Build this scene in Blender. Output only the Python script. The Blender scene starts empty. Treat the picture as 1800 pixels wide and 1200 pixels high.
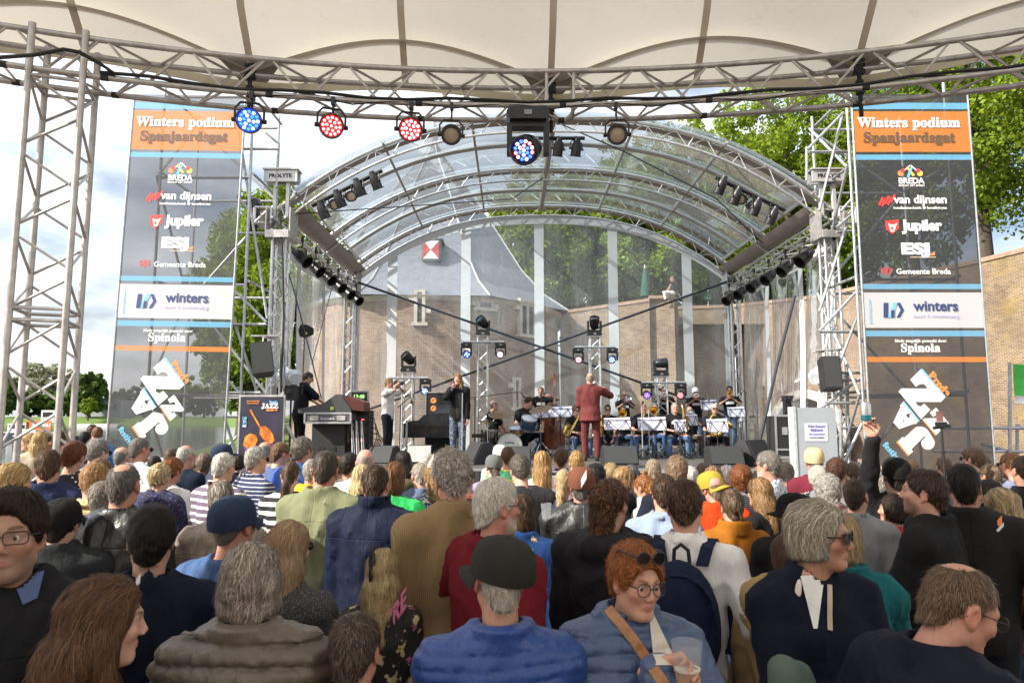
import bpy, math, random
import numpy as np
from mathutils import Vector, Matrix, Euler
from math import sin, cos, pi, radians, sqrt, atan2, tan

SC = bpy.context.scene
COL = SC.collection
random.seed(7)
RNG = np.random.default_rng(11)

# ------------------------------------------------------------------ camera
PITCH = radians(6.2)
CAMZ = 2.05
FPX = 1200.0
cam_d = bpy.data.cameras.new('camera')
cam_d.lens = 24.0
cam_d.sensor_width = 36.0
cam_d.clip_end = 3000
cam_d.clip_start = 0.05
cam = bpy.data.objects.new('camera', cam_d)
COL.objects.link(cam)
cam.location = (0, 0, CAMZ)
cam.rotation_euler = (pi / 2 + PITCH, 0, 0)
SC.camera = cam

# ------------------------------------------------------------------ sky and sun
SUN_EL = radians(36)
SUN_AZ = radians(-115)             # measured from +Y (the view) towards +X: from the left
sun_dir = Vector((sin(SUN_AZ) * cos(SUN_EL), cos(SUN_AZ) * cos(SUN_EL), sin(SUN_EL)))
W = bpy.data.worlds.new("World")
SC.world = W
W.use_nodes = True
nt = W.node_tree
nt.nodes.clear()
wo = nt.nodes.new('ShaderNodeOutputWorld')
bg = nt.nodes.new('ShaderNodeBackground')
sky = nt.nodes.new('ShaderNodeTexSky')
sky.sky_type = 'NISHITA'
sky.sun_disc = False
sky.sun_elevation = SUN_EL
sky.sun_rotation = SUN_AZ
sky.air_density = 1.0
sky.dust_density = 4.0
sky.ozone_density = 1.4
tc = nt.nodes.new('ShaderNodeTexCoord')
mp = nt.nodes.new('ShaderNodeMapping')
mp.inputs['Scale'].default_value = (1.0, 1.0, 3.2)
cn = nt.nodes.new('ShaderNodeTexNoise')
cn.inputs['Scale'].default_value = 2.1
cn.inputs['Detail'].default_value = 7
cn.inputs['Roughness'].default_value = 0.58
cr = nt.nodes.new('ShaderNodeValToRGB')
cr.color_ramp.elements[0].position = 0.33
cr.color_ramp.elements[1].position = 0.58
mx = nt.nodes.new('ShaderNodeMix')
mx.data_type = 'RGBA'
mx.inputs[7].default_value = (9.8, 10.0, 10.4, 1)      # sunlit cloud, in the sky's own physical units
ml = nt.nodes.new('ShaderNodeMath')
ml.operation = 'MULTIPLY'
ml.inputs[1].default_value = 0.8
L = nt.links.new
L(tc.outputs['Generated'], mp.inputs['Vector'])
L(mp.outputs['Vector'], cn.inputs['Vector'])
L(cn.outputs['Fac'], cr.inputs['Fac'])
L(cr.outputs['Color'], ml.inputs[0])
L(ml.outputs[0], mx.inputs[0])
L(sky.outputs['Color'], mx.inputs[6])
L(mx.outputs[2], bg.inputs['Color'])
bg.inputs['Strength'].default_value = 0.10
L(bg.outputs[0], wo.inputs['Surface'])

sd = bpy.data.lights.new('sun', 'SUN')
sd.energy = 4.3
sd.angle = radians(0.6)
sd.color = (1.0, 0.94, 0.84)
so = bpy.data.objects.new('sun', sd)
COL.objects.link(so)
so.location = (-20, -5, 30)
so.rotation_euler = (-sun_dir).to_track_quat('-Z', 'Y').to_euler()

SC.view_settings.view_transform = 'Standard'
SC.view_settings.look = 'None'
SC.view_settings.exposure = 1.02
SC.view_settings.gamma = 1
SC.view_settings.use_curve_mapping = False
SC.render.engine = 'CYCLES'
SC.cycles.max_bounces = 8
SC.cycles.transparent_max_bounces = 24
SC.cycles.use_denoising = True
SC.cycles.caustics_reflective = False
SC.cycles.caustics_refractive = False


# ------------------------------------------------------------------ helpers
def P(px, py, Y):
 """World point on the plane y = Y that the photograph shows at pixel (px, py) of 1800 x 1200."""
 u = (px - 900) / FPX
 v = (600 - py) / FPX
 t = Y / (cos(PITCH) - v * sin(PITCH))
 return Vector((u * t, Y, CAMZ + t * (sin(PITCH) + v * cos(PITCH))))


def tag(o, label=None, cat=None, group=None, kind=None):
 if label: o['label'] = label
 if cat: o['category'] = cat
 if group: o['group'] = group
 if kind: o['kind'] = kind
 return o


def thing(name, label, cat, loc=(0, 0, 0), rz=0.0, group=None):
 o = bpy.data.objects.new(name, None)
 COL.objects.link(o)
 o.location = loc
 o.rotation_euler = (0, 0, rz)
 o.empty_display_size = 0.1
 return tag(o, label, cat, group)


def dup(o, loc=None, rz=None, label=None, parent=None, group=None):
 c = o.copy()
 COL.objects.link(c)
 if parent is not None:
  c.parent = parent
 if loc is not None: c.location = loc
 if rz is not None: c.rotation_euler = (0, 0, rz)
 if label: c['label'] = label
 if group: c['group'] = group
 for ch in list(o.children):
  dup(ch, parent=c)
 return c


class MB:
 """Collects shapes and links them as one mesh object."""
 def __init__(s):
  s.v = []; s.f = []; s.m = []

 def add(s, vs, fs, mi=0):
  b = len(s.v)
  s.v.extend([tuple(p) for p in vs])
  for f in fs:
   s.f.append(tuple(i + b for i in f)); s.m.append(mi)
  return s

 def box(s, c, sz, mi=0, R=None):
  hx, hy, hz = sz[0] / 2, sz[1] / 2, sz[2] / 2
  vs = [Vector((x, y, z)) for x in (-hx, hx) for y in (-hy, hy) for z in (-hz, hz)]
  if R is not None:
   vs = [R @ p for p in vs]
  c = Vector(c)
  return s.add([p + c for p in vs], [(0, 1, 3, 2), (4, 6, 7, 5), (0, 4, 5, 1), (2, 3, 7, 6), (0, 2, 6, 4), (1, 5, 7, 3)], mi)

 def tube(s, pts, r, n=8, mi=0, cap=True):
  pts = [Vector(p) for p in pts]
  if not isinstance(r, (list, tuple)): r = [r] * len(pts)
  N = len(pts)
  up = None
  rings = []
  for i, p in enumerate(pts):
   d = (pts[min(i + 1, N - 1)] - pts[max(i - 1, 0)])
   if d.length < 1e-9: d = Vector((0, 0, 1))
   d.normalize()
   if up is None:
    a = Vector((0, 0, 1)) if abs(d.z) < 0.9 else Vector((1, 0, 0))
    up = d.cross(a).normalized()
   else:
    up = (up - d * up.dot(d))
    if up.length < 1e-6:
     up = d.orthogonal()
    up.normalize()
   w = d.cross(up)
   rings.append([p + (up * cos(2 * pi * k / n) + w * sin(2 * pi * k / n)) * r[i] for k in range(n)])
  vs = [q for rg in rings for q in rg]
  fs = []
  for i in range(N - 1):
   for k in range(n):
    a = i * n + k; b = i * n + (k + 1) % n
    fs.append((a, b, b + n, a + n))
  if cap:
   fs.append(tuple(range(n - 1, -1, -1)))
   fs.append(tuple((N - 1) * n + k for k in range(n)))
  return s.add(vs, fs, mi)

 def lathe(s, prof, n=16, M=None, mi=0, a0=0.0, a1=2 * pi, sx=1.0, sy=1.0):
  full = abs(a1 - a0 - 2 * pi) < 1e-6
  cnt = n if full else n + 1
  vs = []
  for r, z in prof:
   for k in range(cnt):
    a = a0 + (a1 - a0) * k / n
    p = Vector((r * cos(a) * sx, r * sin(a) * sy, z))
    vs.append(M @ p if M is not None else p)
  fs = []
  for i in range(len(prof) - 1):
   for k in range(n):
    a = i * cnt + k; b = i * cnt + (k + 1) % cnt
    fs.append((a, b, b + cnt, a + cnt))
  return s.add(vs, fs, mi)

 def grid(s, fn, nu, nv, mi=0):
  vs = [fn(i / nu, j / nv) for j in range(nv + 1) for i in range(nu + 1)]
  fs = [(j * (nu + 1) + i, j * (nu + 1) + i + 1, (j + 1) * (nu + 1) + i + 1, (j + 1) * (nu + 1) + i) for j in range(nv) for i in range(nu)]
  return s.add(vs, fs, mi)

 def prism(s, poly, d, mi=0):
  """poly: list of 3-D points (planar); d: extrusion vector."""
  poly = [Vector(p) for p in poly]; d = Vector(d); n = len(poly)
  vs = poly + [p + d for p in poly]
  fs = [tuple(range(n)), tuple(range(2 * n - 1, n - 1, -1))]
  for i in range(n):
   j = (i + 1) % n
   fs.append((i, i + n, j + n, j))
  return s.add(vs, fs, mi)

 def build(s, name, mats, parent=None, off=None, smooth=True, ang=0.7):
  me = bpy.data.meshes.new(name)
  if off is not None:
   o_ = Vector(off)
   vs = [(p[0] - o_.x, p[1] - o_.y, p[2] - o_.z) for p in s.v]
  else:
   vs = s.v
  me.from_pydata(vs, [], s.f)
  if not isinstance(mats, (list, tuple)): mats = [mats]
  for m in mats: me.materials.append(m)
  if len(mats) > 1:
   me.polygons.foreach_set('material_index', s.m)
  if smooth:
   me.polygons.foreach_set('use_smooth', [True] * len(me.polygons))
   me.set_sharp_from_angle(angle=ang)
  me.update()
  o = bpy.data.objects.new(name, me)
  COL.objects.link(o)
  if parent is not None: o.parent = parent
  return o


def np_mesh(name, V, F, mats, parent=None, mi=None, col=None, smooth=True):
 """Mesh from numpy verts (n,3) and quads or triangles (m,k)."""
 me = bpy.data.meshes.new(name)
 V = np.ascontiguousarray(V, dtype=np.float32); F = np.ascontiguousarray(F, dtype=np.int32)
 k = F.shape[1]
 me.vertices.add(len(V)); me.vertices.foreach_set('co', V.ravel())
 me.loops.add(F.size); me.loops.foreach_set('vertex_index', F.ravel())
 me.polygons.add(len(F))
 me.polygons.foreach_set('loop_start', np.arange(0, F.size, k, dtype=np.int32))
 if not isinstance(mats, (list, tuple)): mats = [mats]
 for m in mats: me.materials.append(m)
 if mi is not None: me.polygons.foreach_set('material_index', np.asarray(mi, dtype=np.int32))
 me.polygons.foreach_set('use_smooth', np.full(len(F), bool(smooth)))
 if col is not None:
  a = me.color_attributes.new('tint', 'FLOAT_COLOR', 'POINT')
  c = np.ones((len(V), 4), np.float32); c[:, :3] = col
  a.data.foreach_set('color', c.ravel())
 me.update(calc_edges=True)
 me.validate()
 o = bpy.data.objects.new(name, me)
 COL.objects.link(o)
 if parent is not None: o.parent = parent
 return o


# ------------------------------------------------------------------ materials
MATS = {}


def nodes_of(name):
 m = bpy.data.materials.new(name)
 m.use_nodes = True
 n = m.node_tree
 b = n.nodes['Principled BSDF']
 return m, n, b


def mixrgb(n, a, b, fac, mode='MIX'):
 x = n.nodes.new('ShaderNodeMix'); x.data_type = 'RGBA'; x.blend_type = mode
 for s_, v in ((0, fac), (6, a), (7, b)):
  if hasattr(v, 'is_output') or isinstance(v, bpy.types.NodeSocket): n.links.new(v, x.inputs[s_])
  elif s_ == 0: x.inputs[0].default_value = v
  else: x.inputs[s_].default_value = (*v[:3], 1)
 return x.outputs[2]


def noise(n, scale, detail=4, rough=.55, vec=None, dim=None, out='Fac'):
 x = n.nodes.new('ShaderNodeTexNoise')
 x.inputs['Scale'].default_value = scale; x.inputs['Detail'].default_value = detail; x.inputs['Roughness'].default_value = rough
 if vec is not None: n.links.new(vec, x.inputs['Vector'])
 return x.outputs[out]


def ramp(n, v, p0, p1, c0=(0, 0, 0), c1=(1, 1, 1)):
 x = n.nodes.new('ShaderNodeValToRGB')
 x.color_ramp.elements[0].position = p0; x.color_ramp.elements[1].position = p1
 x.color_ramp.elements[0].color = (*c0, 1); x.color_ramp.elements[1].color = (*c1, 1)
 n.links.new(v, x.inputs[0])
 return x.outputs[0]


def objco(n, scale=None, kind='Object'):
 t = n.nodes.new('ShaderNodeTexCoord')
 if scale is None: return t.outputs[kind]
 mp_ = n.nodes.new('ShaderNodeMapping'); mp_.inputs['Scale'].default_value = scale
 n.links.new(t.outputs[kind], mp_.inputs['Vector'])
 return mp_.outputs['Vector']


def bump(n, b, h, strength=.3, dist=.02):
 x = n.nodes.new('ShaderNodeBump')
 x.inputs['Strength'].default_value = strength; x.inputs['Distance'].default_value = dist
 n.links.new(h, x.inputs['Height']); n.links.new(x.outputs[0], b.inputs['Normal'])


def mat(name, col, rough=.5, metal=0.0, var=.25, scale=9.0, bmp=0.0, bscale=None, emit=0.0, spec=.5, sheen=0.0, coat=0.0, stretch=None):
 """Plain procedural material: colour broken up by noise, roughness variation, optional relief."""
 key = (name, tuple(col), rough, metal, var, scale, bmp, emit, sheen)
 if key in MATS: return MATS[key]
 m, n, b = nodes_of(name)
 v = objco(n, stretch)
 f = noise(n, scale, 5, .6, v)
 lo = [c * (1 - var) for c in col]; hi = [min(1, c * (1 + var * .6)) for c in col]
 n.links.new(mixrgb(n, lo, hi, ramp(n, f, .3, .7)), b.inputs['Base Color'])
 rr = n.nodes.new('ShaderNodeMapRange')
 rr.inputs['To Min'].default_value = max(.03, rough - .1); rr.inputs['To Max'].default_value = min(1, rough + .1)
 n.links.new(f, rr.inputs['Value']); n.links.new(rr.outputs[0], b.inputs['Roughness'])
 b.inputs['Metallic'].default_value = metal
 b.inputs['Specular IOR Level'].default_value = spec
 if sheen: b.inputs['Sheen Weight'].default_value = sheen
 if coat: b.inputs['Coat Weight'].default_value = coat
 if bmp:
  bump(n, b, noise(n, bscale or scale * 6, 4, .6, v), bmp, .01)
 if emit:
  b.inputs['Emission Color'].default_value = (*col, 1); b.inputs['Emission Strength'].default_value = emit
 MATS[key] = m
 return m


def emis(name, col, s):
 m, n, b = nodes_of(name)
 b.inputs['Base Color'].default_value = (*[c * .5 for c in col], 1)
 b.inputs['Emission Color'].default_value = (*col, 1); b.inputs['Emission Strength'].default_value = s
 b.inputs['Roughness'].default_value = .3
 return m


ALU = mat('aluminium_tube', (.60, .60, .60), .36, .75, .22, 14)
ALU_DULL = mat('weathered_aluminium', (.50, .48, .46), .46, .6, .3, 10)
STEEL = mat('galvanised_steel', (.40, .42, .43), .5, .55, .3, 18)
BLACK = mat('black_plastic', (.016, .016, .018), .42, 0, .3, 20)
BLACKM = mat('matt_black', (.013, .013, .014), .75, 0, .3, 15)
RUBBER = mat('black_rubber', (.012, .012, .012), .6, 0, .2, 12)
WHITE_F = mat('white_fabric', (.74, .74, .74), .7, 0, .08, 4)
CHROME = mat('chrome', (.7, .7, .7), .15, 1, .1, 8)
GREYP = mat('grey_paint', (.34, .36, .37), .55, 0, .12, 6)
LENS = mat('lamp_lens', (.35, .28, .20), .12, 0, .2, 30, coat=.6)
# ================================================================== SETTING
# ---- ground, water, banks
def setting_sheet(name, x0, x1, y0, y1, z, m, nx=1, ny=1, fn=None):
 b = MB()
 b.grid(lambda u, v: (x0 + (x1 - x0) * u, y0 + (y1 - y0) * v, z + (fn(x0 + (x1 - x0) * u, y0 + (y1 - y0) * v) if fn else 0)), nx, ny)
 return tag(b.build(name, m), kind='structure')


def paving():
 m, n, b = nodes_of('brick_paving')
 br = n.nodes.new('ShaderNodeTexBrick')
 br.inputs['Scale'].default_value = 1.0
 br.inputs['Brick Width'].default_value = .21; br.inputs['Row Height'].default_value = .07; br.inputs['Mortar Size'].default_value = .006
 br.inputs['Color1'].default_value = (.16, .115, .095, 1); br.inputs['Color2'].default_value = (.21, .16, .13, 1); br.inputs['Mortar'].default_value = (.09, .08, .07, 1)
 v = objco(n)
 n.links.new(v, br.inputs['Vector'])
 n.links.new(mixrgb(n, br.outputs['Color'], (.12, .11, .10), ramp(n, noise(n, .6, 5, .6, v), .4, .8), 'MULTIPLY'), b.inputs['Base Color'])
 b.inputs['Roughness'].default_value = .85
 bump(n, b, br.outputs['Fac'], -.4, .004)
 return m


def grass_mat(name, c0, c1, sc=3.0):
 m, n, b = nodes_of(name)
 v = objco(n)
 n.links.new(mixrgb(n, c0, c1, ramp(n, noise(n, sc, 6, .7, v), .3, .7)), b.inputs['Base Color'])
 b.inputs['Roughness'].default_value = .9
 bump(n, b, noise(n, sc * 12, 4, .7, v), .6, .05)
 return m


def water_mat():
 m, n, b = nodes_of('canal_water')
 b.inputs['Base Color'].default_value = (.055, .07, .06, 1)
 b.inputs['Roughness'].default_value = .09
 b.inputs['Specular IOR Level'].default_value = .7
 bump(n, b, noise(n, 1.0, 5, .6, objco(n, (1.2, .5, 1))), .25, .08)
 return m


GRASS = grass_mat('grass_bank', (.075, .13, .02), (.15, .22, .04))
setting_sheet('ground', -1500, 1500, -300, 2500, -1.6, grass_mat('earth', (.09, .10, .04), (.13, .14, .06), .2))
setting_sheet('water', -420, -8.5, 18.0, 190, -.55, water_mat())
bq = MB(); bq.box((0, -11, -.8), (130, 58, 1.6)); bq.box((26, 45, -.8), (69, 54, 1.6))
tag(bq.build('plaza_ground', paving()), kind='structure')


def bank_h(x, y):
 return 1.75 * min(1, max(0, (y - 26) / 12)) * min(1, max(0, (x + 17.0) / 3.0))


bk = MB()
bk.grid(lambda u, v: (-17 + 9.5 * u, 24 + 60 * v, -.9 + .9 * min(1, 4 * u) + 2.2 * min(1, max(0, v * 60 - 4) / 14) * min(1, u * 3)), 10, 20)
tag(bk.build('grass_bank', GRASS), kind='structure')
fb = MB()
fb.grid(lambda u, v: (-420 + 440 * u, 186 + 70 * v, -1.0 + 2.6 * min(1, v * 6) + .8 * sin(u * 40) * min(1, v * 6) * .3), 60, 12)
tag(fb.build('far_bank', GRASS), kind='structure')

# ---- brick masonry
def brick_mat(name, c1, c2, mort, patch, pscale=.25, lichen=None, w=.20, h=.062):
 m, n, b = nodes_of(name)
 v = objco(n, None, 'UV')
 br = n.nodes.new('ShaderNodeTexBrick')
 br.inputs['Scale'].default_value = 1.0; br.inputs['Brick Width'].default_value = w; br.inputs['Row Height'].default_value = h
 br.inputs['Mortar Size'].default_value = .011; br.inputs['Mortar Smooth'].default_value = .3; br.inputs['Bias'].default_value = -.1
 br.inputs['Color1'].default_value = (*c1, 1); br.inputs['Color2'].default_value = (*c2, 1); br.inputs['Mortar'].default_value = (*mort, 1)
 n.links.new(v, br.inputs['Vector'])
 c = mixrgb(n, br.outputs['Color'], patch, ramp(n, noise(n, pscale, 6, .65, v), .42, .75, (0, 0, 0), (.4, .4, .4)))
 c = mixrgb(n, c, (.75, .7, .62), ramp(n, noise(n, 3.1, 2, .5, v), .74, .78, (0, 0, 0), (.65, .65, .65)))
 c = mixrgb(n, c, (.5, .45, .42), ramp(n, noise(n, .9, 7, .72, v), .35, .65, (0, 0, 0), (.8, .8, .8)), 'MULTIPLY')
 if lichen:
  c = mixrgb(n, c, lichen, ramp(n, noise(n, .55, 8, .75, v), .52, .72, (0, 0, 0), (.55, .55, .55)))
 n.links.new(c, b.inputs['Base Color'])
 b.inputs['Roughness'].default_value = .92
 bump(n, b, mixrgb(n, br.outputs['Fac'], noise(n, 12, 5, .7, v), .35), -.6, .02)
 return m


def uv_build(name, quads, m, parent=None, off=None):
 """quads: list of (4 points, 4 uvs in metres)."""
 me = bpy.data.meshes.new(name)
 vs = []; fs = []; uv = []
 o_ = Vector(off) if off is not None else Vector((0, 0, 0))
 for pts, us in quads:
  b = len(vs)
  vs.extend([Vector(p) - o_ for p in pts]); fs.append(tuple(range(b, b + len(pts)))); uv.extend(us)
 me.from_pydata(vs, [], fs)
 l = me.uv_layers.new(name='UVMap')
 for i, u in enumerate(uv): l.data[i].uv = u
 me.materials.append(m)
 me.update()
 o = bpy.data.objects.new(name, me); COL.objects.link(o)
 if parent: o.parent = parent
 return o


BR_TOWER = brick_mat('tower_brick', (.15, .08, .05), (.31, .195, .12), (.40, .35, .28), (.26, .19, .14), .35)
BR_WALL = brick_mat('wall_brick', (.12, .075, .045), (.28, .19, .11), (.40, .34, .26), (.22, .16, .09), .3, (.42, .30, .07))
BR_PINK = brick_mat('pale_wall_brick', (.16, .10, .07), (.30, .21, .15), (.38, .33, .27), (.27, .20, .15), .3)
STONE = mat('pale_stone', (.52, .47, .40), .85, 0, .25, 3, .5)
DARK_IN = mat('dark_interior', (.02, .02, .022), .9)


def slate_mat():
 m, n, b = nodes_of('roof_slate')
 v = objco(n, None, 'UV')
 br = n.nodes.new('ShaderNodeTexBrick')
 br.inputs['Scale'].default_value = 1; br.inputs['Brick Width'].default_value = .20; br.inputs['Row Height'].default_value = .11
 br.inputs['Mortar Size'].default_value = .012
 br.inputs['Color1'].default_value = (.13, .145, .175, 1); br.inputs['Color2'].default_value = (.19, .205, .24, 1); br.inputs['Mortar'].default_value = (.13, .145, .17, 1)
 n.links.new(v, br.inputs['Vector'])
 n.links.new(mixrgb(n, br.outputs['Color'], (.26, .28, .30), ramp(n, noise(n, .5, 6, .7, v), .4, .8, (0, 0, 0), (.6, .6, .6))), b.inputs['Base Color'])
 b.inputs['Roughness'].default_value = .5
 bump(n, b, br.outputs['Fac'], -.4, .02)
 return m


# ---- round bastion tower with a flared slate roof
TC = Vector((-4.3, 36.0, 0)); TR = 6.7; TZ = 7.35
tower = thing('bastion_tower', 'round brick bastion tower with flared slate roof behind the stage', 'tower', TC)
q = []
NS = 48
for i in range(NS):
 a, c = 2 * pi * i / NS, 2 * pi * (i + 1) / NS
 for j in range(2):
  z0, z1 = (-.6, 3.3) if j == 0 else (3.3, TZ)
  r0 = TR + (.35 if j == 0 else .1); r1 = TR + (.1 if j == 0 else 0)
  q.append(([TC + Vector((cos(a) * r0, sin(a) * r0, z0)), TC + Vector((cos(c) * r0, sin(c) * r0, z0)), TC + Vector((cos(c) * r1, sin(c) * r1, z1)), TC + Vector((cos(a) * r1, sin(a) * r1, z1))],
                  [(a * TR, z0), (c * TR, z0), (c * TR, z1), (a * TR, z1)]))
uv_build('wall', q, BR_TOWER, tower, TC)
NR = 8
prof = [(TR + .45, TZ - .12), (TR - .75, TZ + .75), (TR - 1.9, TZ + 2.1), (TR - 3.1, TZ + 4.1), (TR - 4.5, TZ + 6.5), (.55, TZ + 8.8), (.12, TZ + 9.6)]
q = []
A0 = radians(-108.5)
for i in range(NR):
 a, c = A0 + 2 * pi * i / NR, A0 + 2 * pi * (i + 1) / NR
 s_ = 0
 for (r0, z0), (r1, z1) in zip(prof, prof[1:]):
  d = sqrt((r1 - r0) ** 2 + (z1 - z0) ** 2)
  k0 = 1 / cos(pi / NR) if r0 > 3 else 1.0; k1 = 1 / cos(pi / NR) if r1 > 3 else 1.0
  r0k, r1k = r0 * (1 + (k0 - 1) * .6), r1 * (1 + (k1 - 1) * .6)
  p = [TC + Vector((cos(a) * r0k, sin(a) * r0k, z0)), TC + Vector((cos(c) * r0k, sin(c) * r0k, z0)), TC + Vector((cos(c) * r1k, sin(c) * r1k, z1)), TC + Vector((cos(a) * r1k, sin(a) * r1k, z1))]
  w0 = (p[1] - p[0]).length / 2; w1 = (p[2] - p[3]).length / 2
  q.append((p, [(-w0 + i * 20, s_), (w0 + i * 20, s_), (w1 + i * 20, s_ + d), (-w1 + i * 20, s_ + d)]))
  s_ += d
roof = uv_build('roof', q, slate_mat(), tower, TC)
LEAD = mat('lead_flashing', (.50, .51, .53), .5, .2, .2, 5)
for i in range(NR):
 a = A0 + 2 * pi * i / NR
 b = MB()
 pts = []
 for r, z in prof:
  k = 1 + (1 / cos(pi / NR) - 1) * .6 if r > 3 else 1
  pts.append(TC + Vector((cos(a) * r * k, sin(a) * r * k, z + .02)))
 b.tube(pts, .045, 6)
 b.build('hip_flashing', LEAD, roof, TC)
b = MB(); b.lathe([(.02, 11.2), (.16, 10.6), (.3, 9.9), (.12, 9.5), (.1, 9.2)], 10, Matrix.Translation(Vector((0, 0, TZ)))); b.build('finial', LEAD, tower)
b = MB(); b.lathe([(TR + .02, TZ - .32), (TR + .2, TZ - .22), (TR + .26, TZ - .12), (TR + .02, TZ - .1)], 48); b.build('eaves_moulding', STONE, tower)


def tower_window(px, py, w, h, label, mull=False, slit=False):
 """A stone-framed opening on the tower face, set where the photograph shows it."""
 d = P(px, py, 30.0) - Vector((0, 0, CAMZ)); d.normalize()
 o = Vector((0, 0, CAMZ)) - TC
 A = d.x ** 2 + d.y ** 2; Bq = 2 * (o.x * d.x + o.y * d.y); Cq = o.x ** 2 + o.y ** 2 - (TR + .05) ** 2
 t = (-Bq - sqrt(max(0, Bq * Bq - 4 * A * Cq))) / (2 * A)
 hit = o + d * t
 ang = atan2(hit.y, hit.x)
 R = Matrix.Rotation(ang + pi / 2, 4, 'Z')
 T = Matrix.Translation(hit) @ R
 def tr(b):
  b.v = [tuple(T @ Vector(p)) for p in b.v]; return b
 fr = MB(); th = .14
 fr.box((-w / 2 - th / 2, 0, 0), (th, .3, h + 2 * th)); fr.box((w / 2 + th / 2, 0, 0), (th, .3, h + 2 * th))
 fr.box((0, 0, h / 2 + th / 2), (w, .297, th)); fr.box((0, -.02, -h / 2 - th / 2), (w + .5, .36, th))
 fr.box((-w / 2 - .25, .02, h * .3), (.26, .29, .2)); fr.box((w / 2 + .25, .02, -h * .1), (.26, .29, .2))
 if mull: fr.box((0, .01, 0), (.13, .26, h))
 f = tr(fr).build('window', STONE, tower)
 pn = MB(); pn.box((0, -.03, 0), (w - .01, .08, h - .01)); tr(pn).build('pane', DARK_IN, f)
 f['label'] = label


tower_window(738, 541, .2, 1.3, 'tall narrow slit window')
tower_window(852, 537, .55, .22, 'small oval plaque opening')
tower_window(925, 560, .85, 1.5, 'double stone window', True)
tower_window(906, 692, .16, 1.2, 'low slit window')
# dormer hatch with red and white shutters
dm = MB()
dc = P(758, 440, 30.9) - TC
RED = mat('red_paint', (.5, .05, .05), .5); WHT = mat('white_paint', (.75, .75, .72), .5)
dm.box(dc + Vector((0, .5, .02)), (.86, 1.2, 1.0)); dm.prism([dc + Vector((-.55, -.15, .5)), dc + Vector((.55, -.15, .5)), dc + Vector((0, -.15, .95))], (0, 1.6, 0))
dm = dm.build('dormer', slate_mat(), tower)
x, y, z = dc
b = MB(); e = Vector((0, -.14, 0))
b.prism([dc + e + Vector((-.36, 0, .42)), dc + e + Vector((-.36, 0, -.42)), dc + e + Vector((0, 0, 0))], (0, .05, 0))
b.prism([dc + e + Vector((.36, 0, -.42)), dc + e + Vector((.36, 0, .42)), dc + e + Vector((0, 0, 0))], (0, .05, 0)); b.build('red_shutter', RED, dm)
b = MB()
b.prism([dc + e + Vector((-.36, 0, .42)), dc + e + Vector((0, 0, 0)), dc + e + Vector((.36, 0, .42))], (0, .05, 0))
b.prism([dc + e + Vector((.36, 0, -.42)), dc + e + Vector((0, 0, 0)), dc + e + Vector((-.36, 0, -.42))], (0, .05, 0)); b.build('white_shutter', WHT, dm)


def brick_wall(name, label, pts, tops, m, thick=1.2, back=Vector((0, 1, 0))):
 """A wall along plan points with given top heights; front face, coping and back."""
 root = thing(name, label, 'wall', (pts[0][0], pts[0][1], 0))
 q = []; cp = MB(); s_ = 0
 off = Vector((pts[0][0], pts[0][1], 0))
 for i in range(len(pts) - 1):
  a, c = Vector((*pts[i], 0)), Vector((*pts[i + 1], 0))
  d = (c - a).length; za, zb = tops[i], tops[i + 1]
  n_ = Vector(((c - a).y, -(c - a).x, 0)).normalized()
  if n_.y > 0.3: n_ = -n_
  q.append(([a + Vector((0, 0, -1)), c + Vector((0, 0, -1)), c + Vector((0, 0, zb)), a + Vector((0, 0, za))], [(s_, -1), (s_ + d, -1), (s_ + d, zb), (s_, za)]))
  bk_ = -n_ * thick
  q.append(([a + bk_ + Vector((0, 0, -1)), a + bk_ + Vector((0, 0, za)), c + bk_ + Vector((0, 0, zb)), c + bk_ + Vector((0, 0, -1))], [(s_, -1), (s_, za), (s_ + d, zb), (s_ + d, -1)]))
  u_ = Vector((0, 0, .004))
  cp.prism([a + n_ * .05 + Vector((0, 0, za)) + u_, c + n_ * .05 + Vector((0, 0, zb)) + u_, c + bk_ + Vector((0, 0, zb)) + u_, a + bk_ + Vector((0, 0, za)) + u_], (0, 0, .16))
  s_ += d
 uv_build('brickwork', q, m, root, off)
 cp.build('coping', mat('brick_coping', (.34, .24, .17), .9, 0, .35, 4, .5), root, off, smooth=False)
 return root


pA = P(985, 560, 35.0); pB = P(1185, 525, 33.0)
pC = P(1290, 540, 36.5)
wallA = brick_wall('bastion_wall', 'sunlit yellowish bastion wall with a sharp corner beside the tower', [(pA.x, 35.2), (pB.x, 33.0), (pB.x + .5, 36.6), (pC.x - .05, 36.6)], [P(985, 552, 35.2).z, P(1185, 524, 33.0).z, P(1185, 524, 33.0).z, pC.z], BR_WALL)
pC = P(1290, 540, 36.5); pD = P(1440, 524, 31.5); pE = P(1512, 508, 29.5); pF = P(1720, 463, 24.5); pG = P(1830, 436, 22.0)
pH = P(2150, 380, 15.5)
wallC = brick_wall('curtain_wall', 'long pale brick rampart wall running right from the stage with an arched passage', [(pC.x, 36.5), (pD.x, 31.5), (pE.x, 29.5)], [pC.z, pD.z, pE.z], BR_PINK)
wallD = brick_wall('rampart_wall', 'big sunlit lichen-yellow brick rampart behind the right banner', [(pE.x + .05, 29.45), (pF.x, 24.5), (pG.x, 22.0), (pH.x, 15.5)], [pE.z + .02, pF.z, pG.z, pG.z + .2], BR_WALL)
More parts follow.
